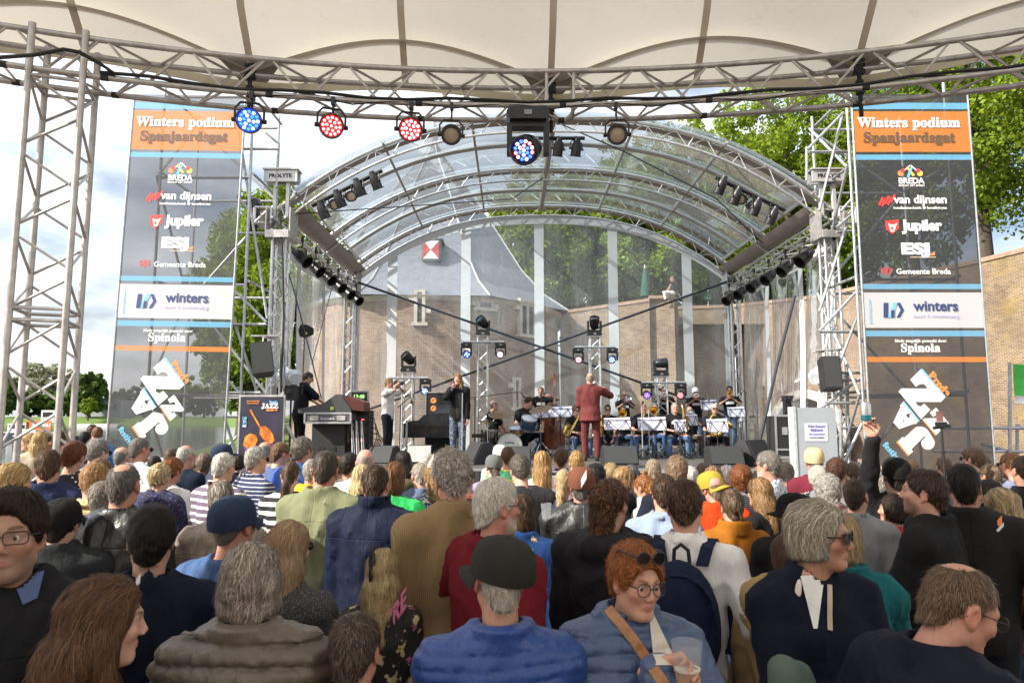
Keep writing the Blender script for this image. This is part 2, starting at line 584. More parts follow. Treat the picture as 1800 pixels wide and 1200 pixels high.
# arched passage in the pale wall
ac = P(1425, 760, 31.4)
ar = MB(); ai = MB()
wdir = Vector((pE.x - pD.x, -2.0, 0)).normalized(); wn = Vector((wdir.y, -wdir.x, 0))
if wn.y > 0: wn = -wn
cz = .9
pts_o = []; pts_i = []
for k in range(17):
 a = pi * k / 16
 pts_o.append((cos(a) * 2.35, cz + sin(a) * 2.35)); pts_i.append((cos(a) * 1.95, cz + sin(a) * 1.95))
base = Vector((ac.x - .1, ac.y + .1, 0)) + wn * .12
toW = lambda p, d_=0: base + wdir * p[0] + Vector((0, 0, p[1])) + wn * d_
for k in range(16):
 ar.prism([toW(pts_o[k]), toW(pts_o[k + 1]), toW(pts_i[k + 1]), toW(pts_i[k])], wn * .1)
ar.build('arch_ring', STONE, wallC, (pC.x, 36.5, 0), smooth=False)
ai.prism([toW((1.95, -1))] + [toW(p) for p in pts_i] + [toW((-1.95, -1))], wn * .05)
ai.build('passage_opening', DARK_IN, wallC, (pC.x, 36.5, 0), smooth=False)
# earth rampart behind the walls, carrying the trees
rp = MB()
rp.grid(lambda u, v: (8 + 40 * u, 34.6 + 40 * v - 13.5 * max(0, u - .12), 6.7 + 1.5 * v), 8, 4)
tag(rp.build('rampart_ground', GRASS), kind='structure')

# ---- street lamp on the rampart
pl = P(1469, 520, 32.8)
lamp = thing('street_lamp', 'green-grey lantern street lamp standing above the brick wall', 'street lamp', (pl.x, 32.8, pl.z - .4))
LG = mat('lamp_green', (.06, .09, .08), .5)
b = MB(); b.tube([(0, 0, -1.4), (0, 0, .5)], .05, 8); b.build('post', LG, lamp)
b = MB(); b.lathe([(.12, .5), (.24, 1.0)], 6); b.build('glass', mat('lantern_glass', (.55, .58, .55), .2), lamp)
b = MB(); b.lathe([(.27, 1.0), (.29, 1.04), (.16, 1.2), (.05, 1.28), (.03, 1.42), (.0, 1.44)], 6)
for k in range(6):
 a = 2 * pi * k / 6
 b.tube([(cos(a) * .125, sin(a) * .125, .5), (cos(a) * .25, sin(a) * .25, 1.0)], .014, 4)
b.build('cap', LG, lamp)

# ---- trees
def leaf_mat(name, c0, c1, trans):
 m, n, b = nodes_of(name)
 g = n.nodes.new('ShaderNodeNewGeometry')
 at = n.nodes.new('ShaderNodeAttribute'); at.attribute_name = 'tint'
 c = mixrgb(n, c0, c1, ramp(n, g.outputs['Random Per Island'], 0.0, 1.0))
 c = mixrgb(n, c, at.outputs['Color'], .9, 'MULTIPLY')
 n.links.new(c, b.inputs['Base Color'])
 b.inputs['Roughness'].default_value = .5
 b.inputs['Specular IOR Level'].default_value = .3
 tr = n.nodes.new('ShaderNodeBsdfTranslucent'); n.links.new(mixrgb(n, c, trans, .5), tr.inputs['Color'])
 ms = n.nodes.new('ShaderNodeMixShader'); ms.inputs[0].default_value = .36
 n.links.new(b.outputs[0], ms.inputs[1]); n.links.new(tr.outputs[0], ms.inputs[2])
 n.links.new(ms.outputs[0], n.nodes['Material Output'].inputs['Surface'])
 return m


LEAF = leaf_mat('lime_leaves', (.10, .17, .012), (.24, .32, .026), (.44, .52, .05))
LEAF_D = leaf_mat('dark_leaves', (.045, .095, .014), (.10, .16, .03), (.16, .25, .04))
LEAF_P = leaf_mat('pale_leaves', (.26, .27, .16), (.38, .38, .26), (.35, .35, .2))
BARK = mat('bark', (.075, .058, .042), .9, 0, .4, 6, .8, 14, stretch=(1, 1, .25))


def crown_mesh(seed, n_leaf, clumps, leaf=.26, flat=.75):
 """Leaf quads gathered in twig clumps through an uneven crown of unit radius x height."""
 r = np.random.default_rng(seed)
 cc = []
 for _ in range(clumps):
  while True:
   p = r.uniform(-1, 1, 3)
   d = np.linalg.norm(p)
   if .35 < d < 1: break
  p[2] *= flat
  cc.append(p * (0.82 + .25 * r.random()))
 cc = np.array(cc)
 cs = r.uniform(.07, .17, clumps)
 idx = r.integers(0, clumps, n_leaf)
 g = r.normal(0, 1, (n_leaf, 3)); g /= np.maximum(np.linalg.norm(g, axis=1, keepdims=True), 1e-6)
 g *= (r.random((n_leaf, 1)) ** .45)
 pos = cc[idx] + g * cs[idx][:, None] * np.array([1.15, 1.15, .7])
 tint = (.75 + .5 * r.random(clumps))[idx]
 return pos, tint


def tree(name, label, loc, height, rad, crown_z, seed, leafm, n_leaf=9000, clumps=90, leaf=.3, trunk_r=.35, flat=.8, group=None):
 root = thing(name, label, 'tree', loc, 0, group)
 r = np.random.default_rng(seed)
 b = MB()
 top = height * .82
 bend = r.uniform(-.3, .3, 2)
 tp = [Vector((bend[0] * (z / top) ** 2, bend[1] * (z / top) ** 2, z)) for z in np.linspace(-.5, top, 8)]
 b.tube(tp, [trunk_r * (1.25 if i == 0 else 1) * (1 - .8 * i / 7) + .02 for i in range(8)], 9)
 ch = height - crown_z
 cz_ = crown_z + ch * .5
 for k in range(9):
  t = r.uniform(.3, .85); i = int(t * 7); s_ = tp[i]
  a = r.uniform(0, 2 * pi); l_ = rad * r.uniform(.5, .95)
  e_ = s_ + Vector((cos(a) * l_, sin(a) * l_, l_ * r.uniform(.35, .9)))
  m_ = s_.lerp(e_, .5) + Vector((0, 0, .12 * l_))
  b.tube([s_, m_, e_], [trunk_r * .42 * (1 - t * .5), trunk_r * .25, .03], 6)
 b.build('trunk', BARK, root)
 n_leaf = int(n_leaf * 1.7) if leaf < .5 else n_leaf; leaf = leaf * .72 if leaf < .5 else leaf
 pos, tint = crown_mesh(seed + 5, n_leaf, int(clumps * 1.9), leaf, flat)
 pos = pos * np.array([rad, rad, ch * .5 / flat]) + np.array([bend[0], bend[1], cz_])
 n = len(pos)
 d1 = r.normal(0, 1, (n, 3)); d1 /= np.linalg.norm(d1, axis=1, keepdims=True)
 d2 = np.cross(d1, r.normal(0, 1, (n, 3))); d2 /= np.maximum(np.linalg.norm(d2, axis=1, keepdims=True), 1e-6)
 s_ = leaf * r.uniform(.6, 1.25, (n, 1))
 V = np.stack([pos - d1 * s_ * .6, pos + d2 * s_ * .34, pos + d1 * s_ * .6, pos - d2 * s_ * .34], 1).reshape(-1, 3)
 F = np.arange(4 * n).reshape(-1, 4)
 colr = np.repeat(tint, 4)[:, None] * np.array([[1, 1, 1]])
 np_mesh('crown', V, F, leafm, root, col=colr, smooth=False)
 return root


def at_px(px, Y, z=0):
 p = P(px, 700, Y); return (p.x, Y, z)


tree('lime_tree', 'leafy lime tree rising behind the left stage tower', at_px(480, 33, .6), 13.4, 3.3, 2.4, 1, LEAF, 19000, 150, .3, .3)
tree('lime_tree', 'full lime tree filling the gap right of the left banner', at_px(438, 35, .7), 12.6, 3.0, 1.6, 12, LEAF, 17000, 140, .3, .3)
tree('lime_tree', 'lime tree rising over the crown of the arch, right of its middle', at_px(1120, 47, 7), 15.0, 4.4, 2.0, 13, LEAF, 16000, 130, .34)
tree('lime_tree', 'broad lime tree seen through the right side of the clear roof', at_px(1320, 44, 7), 14.0, 4.6, 1.0, 14, LEAF, 18000, 150, .34)
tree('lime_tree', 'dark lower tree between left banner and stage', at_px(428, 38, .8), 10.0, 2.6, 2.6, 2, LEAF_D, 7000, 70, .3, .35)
tree('lime_tree', 'tall lime tree seen through the rear clear wall, left of its middle', at_px(960, 44, 7), 12.0, 4.6, .8, 3, LEAF, 22000, 190, .34)
tree('lime_tree', 'lime tree with yellow-green crown seen through the right half of the rear wall', at_px(1115, 43, 7), 11.5, 4.6, .6, 4, LEAF, 22000, 190, .34)
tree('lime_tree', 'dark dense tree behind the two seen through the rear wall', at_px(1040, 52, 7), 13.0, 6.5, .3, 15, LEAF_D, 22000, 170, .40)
tree('lime_tree', 'bright green tree above the right end of the stage roof arch', at_px(1215, 46, 7), 16.0, 4.6, 3.0, 5, LEAF, 12000, 120, .36)
tree('lime_tree', 'tall bright tree directly left of the right banner top', at_px(1400, 39, 7), 15.6, 5.0, 2.0, 6, LEAF, 16000, 150, .32, .4)
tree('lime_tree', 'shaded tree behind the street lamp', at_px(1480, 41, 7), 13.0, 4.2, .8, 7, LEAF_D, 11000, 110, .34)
tree('lime_tree', 'big dark-trunked tree at the right edge above the rampart', at_px(1752, 29, 6.9), 16.5, 5.2, 3.4, 8, LEAF, 20000, 170, .27, .34)
tree('lime_tree', 'tree half hidden behind the upper right banner', at_px(1620, 34, 7), 15.0, 4.6, 2.2, 9, LEAF, 13000, 130, .3, .35)
tree('lime_tree', 'outermost tree on the rampart past the right edge', at_px(1930, 27, 7), 15.0, 5.0, 1.6, 10, LEAF, 12000, 120, .3, .4)
tree('lime_tree', 'dense low tree behind the sunlit corner wall', at_px(1270, 47, 7), 10.0, 4.2, .2, 11, LEAF_D, 9000, 90, .36)
# far bank
tree('round_tree', 'rounded dark green tree on the far bank', at_px(158, 196, 1.4), 13.6, 5.0, 1.2, 21, LEAF_D, 5000, 60, 1.3, .5)
tree('round_tree', 'small light green tree before the rounded tree on the far bank', at_px(157, 190, 1.2), 5.5, 2.3, 1.2, 22, LEAF, 1500, 30, .8, .2)
tree('bare_tree', 'tall pale thinly leaved tree across the water', at_px(72, 215, 1.4), 18, 7.5, 3, 23, LEAF_P, 3500, 80, 1.0, .5)
tree('bare_tree', 'pale spring tree right of the tallest one across the water', at_px(122, 222, 1.4), 16, 6, 3, 24, LEAF_P, 2500, 60, 1.0, .5)
for k, (px, h, r_, lm, lb) in enumerate([(-4, 13, 6, LEAF_D, 'tall dark tree at the far left across the water'), (52, 8, 4.5, LEAF_D, 'low green tree left of the orange boat'), (96, 8.5, 5, LEAF_D, 'bushy tree behind the orange boat'), (128, 7, 4, LEAF, 'light bushy tree before the pale trees'), (-60, 14, 7, LEAF_D, 'dark tree left of the picture edge across the water'), (215, 9, 5, LEAF_D, 'tree on the far bank behind the left banner'), (265, 12, 6, LEAF_D, 'broad far tree behind the left banner'), (320, 14, 6, LEAF, 'bright far tree behind the left banner'), (360, 10, 5, LEAF_D, 'far tree nearest the scaffold of the left banner')]):
 tree('far_tree', lb, at_px(px, 198 + 3 * k, 1.2), h, r_, .6, 40 + k, lm, 3000, 50, 1.2, .4)
# pale building across the water
fbld = thing('far_building', 'grey building half hidden behind the rounded tree', 'building', at_px(185, 205, 1.5))
b = MB(); b.box((0, 0, 2.6), (14, 8, 5.2)); b.build('wall', mat('grey_render', (.36, .38, .42), .8), fbld)
for k in range(6):
 b = MB(); b.box((-5.5 + 2.2 * k, -4.03, 3.0), (1.1, .1, 1.6)); b.build('window', DARK_IN, fbld)
# ================================================================== STAGE
YF, YM, YR = 12.5, 15.2, 18.0
XC, HW = .80, 5.22
ZD = 1.15
SW = WHITE_F


def clear_pvc(name, haze, tint=(.93, .96, .97), stretch=(3, 3, .35), scuff=.4):
 m, n, b = nodes_of(name)
 v = objco(n, stretch)
 b.inputs['Base Color'].default_value = (.80, .83, .85, 1); b.inputs['Roughness'].default_value = .35
 t = n.nodes.new('ShaderNodeBsdfTransparent'); t.inputs[0].default_value = (*tint, 1)
 g = n.nodes.new('ShaderNodeBsdfGlossy'); g.inputs['Roughness'].default_value = .08
 tl = n.nodes.new('ShaderNodeBsdfTranslucent'); tl.inputs[0].default_value = (.85, .88, .9, 1)
 dm_ = n.nodes.new('ShaderNodeMixShader'); dm_.inputs[0].default_value = .5
 n.links.new(b.outputs[0], dm_.inputs[1]); n.links.new(tl.outputs[0], dm_.inputs[2])
 # scuffs, creases and water marks in the film
 f1 = ramp(n, noise(n, 2.2, 7, .68, v), .60, .85, (0, 0, 0), (scuff,) * 3)
 f2 = ramp(n, noise(n, .8, 4, .6, v), .35, .8, (haze * .5,) * 3, (haze * 1.6,) * 3)
 ad = n.nodes.new('ShaderNodeMath'); ad.operation = 'ADD'; ad.use_clamp = True
 n.links.new(f1, ad.inputs[0]); n.links.new(f2, ad.inputs[1])
 ms = n.nodes.new('ShaderNodeMixShader')
 n.links.new(ad.outputs[0], ms.inputs[0]); n.links.new(t.outputs[0], ms.inputs[1]); n.links.new(dm_.outputs[0], ms.inputs[2])
 fr = n.nodes.new('ShaderNodeFresnel'); fr.inputs[0].default_value = 1.35
 m2 = n.nodes.new('ShaderNodeMixShader')
 fm = n.nodes.new('ShaderNodeMath'); fm.operation = 'MULTIPLY'; fm.inputs[1].default_value = .6
 n.links.new(fr.outputs[0], fm.inputs[0]); n.links.new(fm.outputs[0], m2.inputs[0])
 n.links.new(ms.outputs[0], m2.inputs[1]); n.links.new(g.outputs[0], m2.inputs[2])
 n.links.new(m2.outputs[0], n.nodes['Material Output'].inputs['Surface'])
 return m


PVC_WALL = clear_pvc('clear_wall_film', .25, stretch=(2.2, 2.2, .22))
PVC_ROOF = clear_pvc('clear_roof_film', .20, (.74, .87, .95), stretch=(.5, .8, .5), scuff=.10)
PVC_SIDE = clear_pvc('clear_side_film', .22, stretch=(2, 3, .2))


def lattice(mb, A, B, C_, D, r, step, mi=0, n=5, first=0):
 """Zigzag bracing between two chords given as point lists of equal length."""
 pass


def box_truss(root, name, path, ups, sides, w, tube_r, brace_r, step, m, off, n=7, each=False):
 """Square truss along a path: four chords, then zigzag bracing on all four faces.
 path: points; ups/sides: unit vectors per point."""
 tr = bpy.data.objects.new(name, None); COL.objects.link(tr); tr.parent = root
 tr.empty_display_size = .1
 h = w / 2
 N = len(path)
 ch = []
 for su, ss in ((1, 1), (1, -1), (-1, -1), (-1, 1)):
  pts = [path[i] + ups[i] * (h * su) + sides[i] * (h * ss) for i in range(N)]
  ch.append(pts)
  b = MB(); b.tube(pts, tube_r, n); b.build('chord', m, tr, off)
 # arc length sampling
 Ls = [0]
 for i in range(1, N): Ls.append(Ls[-1] + (path[i] - path[i - 1]).length)
 tot = Ls[-1]; cnt = max(2, int(round(tot / step)))
 def samp(pts, s_):
  for i in range(1, N):
   if s_ <= Ls[i] + 1e-9:
    t = (s_ - Ls[i - 1]) / max(1e-9, Ls[i] - Ls[i - 1])
    return pts[i - 1].lerp(pts[i], t)
  return pts[-1]
 lt = MB()
 for f in range(4):
  a, c = ch[f], ch[(f + 1) % 4]
  for k in range(cnt):
   s0, s1 = tot * k / cnt, tot * (k + 1) / cnt
   p0 = samp(a if (k + f) % 2 == 0 else c, s0 + .12 * step); p1 = samp(c if (k + f) % 2 == 0 else a, s1 - .12 * step)
   if each:
    b = MB(); b.tube([p0, p1], brace_r, 6, cap=False); b.build('brace', m, tr, off)
   else:
    lt.tube([p0, p1], brace_r, 5, cap=False)
 if not each:
  lt.build('lattice', m, tr, off)
 return tr, ch


def straight(p0, p1, k=1):
 p0, p1 = Vector(p0), Vector(p1)
 path = [p0.lerp(p1, i / k) for i in range(k + 1)]
 d = (p1 - p0).normalized()
 if abs(d.z) > .8: u = Vector((0, 1, 0)); s_ = Vector((1, 0, 0))
 else:
  u = Vector((0, 0, 1)); s_ = d.cross(u).normalized(); u = s_.cross(d).normalized()
 return path, [u] * (k + 1), [s_] * (k + 1)


OFF = Vector((XC, YF, 0))
# ---- deck
deck = thing('stage_deck', 'black stage platform carrying the band', 'stage', (XC, 15, 0))
DECK_M = mat('stage_plywood', (.10, .09, .08), .55, 0, .35, 3)
k_ = 0
for ix in range(6):
 for iy in range(4):
  b = MB(); b.box((XC - 5.02 + 2.0 * ix + 1 - .98, 11.62 + 1.0 + iy * 2.0, ZD - .05), (1.992, 1.992, .1)); b.build('deck_panel', DECK_M, deck, (XC, 15, 0), smooth=False)
skirt = MB()
skirt.grid(lambda u, v: (XC - 5.05 + 12.05 * u, 11.56 + .025 * sin(u * 260) + .012 * sin(u * 97), .0 + (ZD - .012) * v), 360, 2)
skirt.build('front_skirt', mat('black_drape', (.02, .02, .022), .85, 0, .2, 6), deck, (XC, 15, 0))
b = MB(); b.box((XC + .95, 11.585, ZD - .02), (12.0, .05, .06)); b.build('edge_trim', ALU_DULL, deck, (XC, 15, 0), smooth=False)

# ---- roof structure
roofs = thing('stage_roof', 'arched aluminium truss stage roof with clear film cover', 'stage roof', OFF)
ZS, RISE, PW = 5.90, 1.80, 2.5
A_MAX = 1.0


def arch_pt(a, Y, dr=0.0):
 t = max(-1, min(1, a)); s_ = 1 if t >= 0 else -1
 dz = -s_ * RISE * PW * abs(t) ** (PW - 1) / HW
 n_ = Vector((-dz, 0, 1)).normalized()
 return Vector((XC + t * HW, Y, ZS + RISE * (1 - abs(t) ** PW))) + n_ * dr


NA = 36
KED = mat('keder_sheet', (.34, .31, .28), .6, .1, .15, 5)
for Y in (YF, YM, YR):
 tr = bpy.data.objects.new('arch_truss', None); COL.objects.link(tr); tr.parent = roofs
 ts = [-1 + 2 * i / NA for i in range(NA + 1)]
 up_ = [arch_pt(t, Y) for t in ts]; lo_ = [arch_pt(t, Y, -.27) for t in ts]
 b = MB(); b.tube(up_, .038, 8); b.build('chord', ALU, tr, OFF)
 b = MB(); b.tube(lo_, .026, 8); b.build('chord', ALU, tr, OFF)
 b = MB(); b.grid(lambda u, v: arch_pt(-1 + 2 * u, Y + .05 + .20 * v, -.03), NA, 1); b.build('keder_strip', KED, tr, OFF)
 lt = MB()
 for i in range(NA):
  p0, p1 = (up_[i], lo_[i + 1]) if i % 2 == 0 else (lo_[i], up_[i + 1])
  lt.tube([p0, p1], .011, 5, cap=False)
  if i % 3 == 0: lt.tube([lo_[i], up_[i].lerp(up_[i + 1], .25)], .009, 5, cap=False)
 lt.build('lattice', ALU, tr, OFF)
# eaves beams, towers
for s_ in (-1, 1):
 x = XC + s_ * (HW - .1)
 p, u, w = straight((x, YF - .2, ZS - .32), (x, YR + .2, ZS - .32), 1)
 box_truss(roofs, 'eaves_truss', p, u, w, .24, .025, .011, .34, ALU, OFF, 7)
 for Y in (YF, YR):
  p, u, w = straight((x, Y, ZD), (x, Y, ZS - .55), 1)
  box_truss(roofs, 'tower_truss', p, u, w, .235, .026, .011, .32, ALU, OFF, 7)
  sl = MB()
  sl.box((x - .22, Y, ZS - .30), (.02, .46, .56)); sl.box((x + .22, Y, ZS - .30), (.02, .46, .56)); sl.box((x, Y - .24, ZS - .52), (.42, .02, .14)); sl.box((x, Y + .24, ZS - .52), (.42, .02, .14))
  sl.build('sleeve_block', ALU_DULL, roofs, OFF, smooth=False)
 # tower head with hoist beam
 hd = MB()
 for dx in (-.12, .12):
  hd.box((x + s_ * .02 + dx, YF, ZS + .30), (.06, .09, .9))
 hd.box((x + s_ * .02, YF - .09, ZS + .62), (.62, .05, .22)); hd.box((x + s_ * .02, YF + .09, ZS + .62), (.62, .05, .22)); hd.box((x + s_ * .02, YF, ZS + .75), (.66, .3, .025))
 hd = hd.build('tower_head', GREYP if False else mat('head_plate', (.55, .56, .55), .5, .3, .15, 5), roofs, OFF, smooth=False)
 hd['label'] = 'hoist beam lettered PROLYTE'
 # corner end frame, gutter panel
 ef = MB()
 c = Vector((x + s_ * .33, YF - .1, ZS - .14))
 for dx, dz, ex, ez in ((-.15, -.15, .15, -.15), (.15, -.15, .15, .15), (.15, .15, -.15, .15), (-.15, .15, -.15, -.15), (-.15, -.15, .15, .15)):
  ef.tube([c + Vector((dx, 0, dz)), c + Vector((ex, 0, ez))], .028, 6); ef.tube([c + Vector((dx, .3, dz)), c + Vector((ex, .3, ez))], .028, 6)
 ef.build('corner_frame', ALU, roofs, OFF)
 gt = MB()
 gt.grid(lambda a_, b_: (x - s_ * (.05 + .31 * a_), YF + .15 + (YR - YF - .1) * b_, ZS - .10 + .19 * a_ - .05 * sin(a_ * pi)), 4, 10)
 gt.build('gutter_sheet', mat('taupe_tarpaulin', (.36, .32, .29), .7, 0, .15, 3), roofs, OFF)
# roof covering: clear sheets between ribs; ribs sit a hair above the film
RIB = mat('roof_rib', (.38, .36, .34), .55, .2, .15, 6)
angs = [-A_MAX * .93, -A_MAX * .62, -A_MAX * .30, 0.0, A_MAX * .30, A_MAX * .62, A_MAX * .93]
for (y0, y1) in ((YF - .15, YM), (YM, YR + .2)):
 for a0, a1 in zip(angs, angs[1:]):
  b = MB(); b.grid(lambda u, v: arch_pt(a0 + (a1 - a0) * u, y0 + (y1 - y0) * v, .06 - .035 * sin(pi * u) * sin(pi * v)), 8, 6)
  b.build('clear_sheet', PVC_ROOF, roofs, OFF)
 ym = (y0 + y1) / 2
 b = MB(); b.tube([arch_pt(-A_MAX * .93 + 1.86 * A_MAX * i / 24, ym, .0) for i in range(25)], .05, 6); b.build('purlin_strap', RIB, roofs, OFF)
for k, a in enumerate(angs):
 b = MB()
 w_ = .10 if k == 3 else .045
 b.tube([arch_pt(a, YF - .15, .0), arch_pt(a, YM, .0), arch_pt(a, YR + .2, .0)], w_ * .62, 6)
 b.build('purlin', RIB, roofs, OFF)

# bracing ropes and straps
STRAP = mat('dark_strap', (.035, .04, .055), .8, 0, .2, 12)
def strap(name, label, pts, r=.018, cat='strap', m=STRAP, n=5, group=None):
 r0 = Vector(pts[0])
 t = MB(); t.tube(pts, r, n)
 o = t.build(name, m, None, r0); o.location = r0
 return tag(o, label, cat, group)


xl, xr = XC - HW + .1, XC + HW - .1
strap('bracing_strap', 'dark strap falling from upper left to lower right across the rear wall', [(xl, YR - .12, ZS - .25), (xr, YR - .12, 2.0)], .032)
strap('bracing_strap', 'dark strap rising from lower left to upper right across the rear wall', [(xl, YR - .2, 2.0), (xr, YR - .2, ZS - .25)], .032)
strap('tie_rope', 'thin rope under the roof from left tower to second arch', [(xl, YF, ZS - .1), P(900, 350, 14.6), P(955, 312, YM)], .012)
strap('tie_rope', 'thin rope under the roof crossing to the right tower', [P(985, 218, YF), P(1100, 268, 13.0), P(1260, 350, 14.0), (xr - .3, 15.0, ZS)], .013)
strap('ratchet_strap', 'black ratchet strap running from right tower down to the deck', [P(1397, 520, 12.9), P(1366, 640, 12.95), P(1333, 785, 13.0)], .03)
strap('ratchet_strap', 'black tie line on the left tower from lamp bar to desk', [P(508, 480, 12.6), P(530, 560, 12.6), P(565, 700, 12.7)], .012)
strap('tie_rope', 'thin line dropping inside the left wall', [P(585, 500, 16.5), P(548, 640, 14.5)], .01)
strap('tower_cable', 'thick black cable running down the left front tower', [P(492, 370, 12.3), P(497, 450, 12.28), P(499, 560, 12.28), P(494, 690, 12.28)], .022, 'cable', BLACK)

# ---- rear wall of clear film with white strips
rear = thing('clear_rear_wall', 'transparent film rear wall with white vertical strips', 'stage wall', (XC, YR + .18, ZD))
YW = YR + .18
xs = [xl + .1] + [P(px, 600, YW).x for px in (688, 818, 948, 1079, 1210)] + [xr - .1]
def roof_z(x): return ZS + RISE * (1 - min(1, abs(x - XC) / HW) ** PW) - .3
for i in range(6):
 a, c = xs[i] + .12, xs[i + 1] - .12
 b = MB(); b.grid(lambda u, v: (a + (c - a) * u, YW + .02 * sin(u * 9 + v * 5), ZD + (roof_z(a + (c - a) * u) - .08 - ZD) * v), 8, 10)
 b.build('clear_panel', PVC_WALL, rear, (XC, YW, ZD))
for i in range(7):
 w_ = .13
 b = MB(); b.grid(lambda u, v: (xs[i] - w_ + 2 * w_ * u, YW - .02 + .01 * sin(v * 14 + i), ZD + (roof_z(xs[i]) - .06 - ZD) * v), 2, 10)
 b.build('white_strip', SW, rear, (XC, YW, ZD))
b = MB(); b.grid(lambda u, v: (xl + (xr - xl) * u, YW - .04, roof_z(xl + (xr - xl) * u) - .17 + .26 * v), 40, 1); b.build('arch_valance', SW, rear, (XC, YW, ZD))
b = MB(); b.box((xs[3], YW + .06, ZD + 3.1), (.1, .1, 6.0)); b.build('centre_post', ALU, rear, (XC, YW, ZD))
# ---- side walls, gathered and uneven
for s_, lab in ((-1, 'left'), (1, 'right')):
 x = XC + s_ * (HW + .12)
 sw = thing('clear_side_wall', 'clear film side wall with white strips on the %s of the stage' % lab, 'stage wall', (x, 15, ZD))
 ys = [YF + .25, YF + 1.7, YF + 3.6, YR + .1]
 zt = ZS - .55
 for i in range(3):
  zb = ZD if (s_ < 0 or i > 0) else 2.75
  if s_ < 0 and i == 0: zb = 2.6
  a, c = ys[i] + .1, ys[i + 1] - .1
  b = MB(); b.grid(lambda u, v: (x + .06 * sin(u * 11 + v * 3) * (1 - v * .5), a + (c - a) * u, zb + (zt - zb) * v), 12, 10)
  b.build('clear_panel', PVC_SIDE, sw, (x, 15, ZD))
 for i in range(4):
  b = MB(); b.grid(lambda u, v: (x - s_ * .02 - s_ * .5 * (1 - v) * (1 if i == 0 and s_ > 0 else .25), ys[i] - .12 + .24 * u + .04 * sin(v * 7 + i), ZD + (zt - ZD) * v), 2, 8)
  b.build('white_strip', SW, sw, (x, 15, ZD))
 b = MB(); b.grid(lambda u, v: (x - s_ * .03, ys[0] + (ys[3] - ys[0]) * u, zt - .22 + .2 * v + .06 * abs(sin(u * 9))), 16, 1); b.build('top_hem', SW, sw, (x, 15, ZD))
 # rolled up film bundle
 if True:
  b = MB()
  pts = [Vector((x - s_ * (.55 - .6 * k / 9), ys[0] - .15 + 1.1 * k / 9, 2.72 + .04 * sin(k * 1.9) + .02 * k)) for k in range(10)]
  b.tube(pts, [.05 + .06 * abs(sin(k * 1.3 + .6)) + .03 for k in range(10)], 9)
  b.build('rolled_film', mat('bundled_film', (.62, .66, .70), .25, 0, .2, 9), sw, (x, 15, ZD))

# ---- scaffolding towers beside the stage
def scaffold(name, label, segs, loc):
 root = thing(name, label, 'scaffolding', loc)
 for part, p0, p1, *rest in segs:
  b = MB(); b.tube([p0, p1], rest[0] if rest else .026, 7); b.build(part, STEEL, root, loc)
 return root


def px2(a, b, Y0, Y1=None): return P(a[0], a[1], Y0), P(b[0], b[1], Y1 if Y1 is not None else Y0)


def frame_tower(xa, xb, ya, yb, zt):
 s = []
 for x in (xa, xb):
  for y in (ya, yb):
   s.append(('standard', Vector((x, y, 0)), Vector((x, y, zt))))
 zz = [.4, 2.4, 4.4, 6.4, zt - .25]
 for i, z in enumerate(zz):
  for y in (ya, yb): s.append(('ledger', Vector((xa, y + .05, z)), Vector((xb, y + .05, z))))
  for x in (xa, xb): s.append(('ledger', Vector((x + .05, ya, z + .06)), Vector((x + .05, yb, z + .06))))
  if i < len(zz) - 1:
   z2 = zz[i + 1]
   a, c = (xa, xb) if i % 2 == 0 else (xb, xa)
   s.append(('diagonal', Vector((a, yb + .08, z)), Vector((c, yb + .08, z2))))
   s.append(('diagonal', Vector((xa - .06, ya if i % 2 else yb, z)), Vector((xa - .06, yb if i % 2 else ya, z2))))
 return s


YBL, YBR = 12.0, 11.5
bl = P(233, 163, YBL); bl2 = P(420, 163, YBL)
br_ = P(1497, 170, YBR); br2 = P(1703, 175, YBR)
segs = frame_tower(-6.45, -4.80, YBL + .12, YBL + 1.5, 8.2)
for a, c, y in (((420, 232), (470, 560), 12.2), ((467, 233), (490, 253), 12.4), ((420, 262), (490, 262), 12.2), ((490, 252), (486, 330), 12.4), ((417, 345), (440, 372), 12.2), ((402, 500), (468, 566), 12.2), ((405, 545), (453, 692), 12.25), ((396, 570), (468, 570), 12.2), ((392, 660), (428, 697), 12.25), ((390, 690), (458, 690), 12.2), ((393, 732), (420, 732), 12.2), ((395, 735), (416, 800), 12.25), ((408, 410), (470, 410), 12.3)):
 p0, p1 = px2(a, c, y); segs.append(('diagonal' if a[1] != c[1] else 'ledger', p0, p1))
scaffold('scaffold_tower', 'galvanised tube scaffold behind the left banner', segs, (-5.6, YBL + .7, 0))
segs = frame_tower(br_.x - .03, br2.x - .35, YBR + .12, YBR + 1.5, 7.95)
for a, c, y in (((1418, 258), (1418, 318), 12.4), ((1483, 198), (1420, 262), 11.9), ((1480, 205), (1440, 370), 12.0), ((1422, 267), (1493, 267), 12.1), ((1497, 350), (1478, 372), 11.8), ((1500, 375), (1470, 400), 11.8), ((1487, 400), (1440, 548), 11.9), ((1508, 510), (1440, 582), 11.8), ((1440, 583), (1512, 583), 12.0), ((1505, 560), (1475, 640), 11.9), ((1515, 662), (1444, 716), 11.9), ((1470, 408), (1500, 406), 12.0), ((1478, 655), (1512, 655), 12.2), ((1480, 668), (1512, 668), 12.25), ((1478, 655), (1478, 800), 12.2), ((1490, 655), (1490, 800), 12.25), ((1450, 708), (1515, 708), 11.9), ((1478, 752), (1515, 752), 12.2), ((1515, 745), (1485, 810), 11.8)):
 p0, p1 = px2(a, c, y); segs.append(('diagonal' if a[1] != c[1] else 'ledger', p0, p1))
scaffold('scaffold_tower', 'galvanised tube scaffold behind the right banner', segs, (6.95, YBR + .7, 0))
segs = []
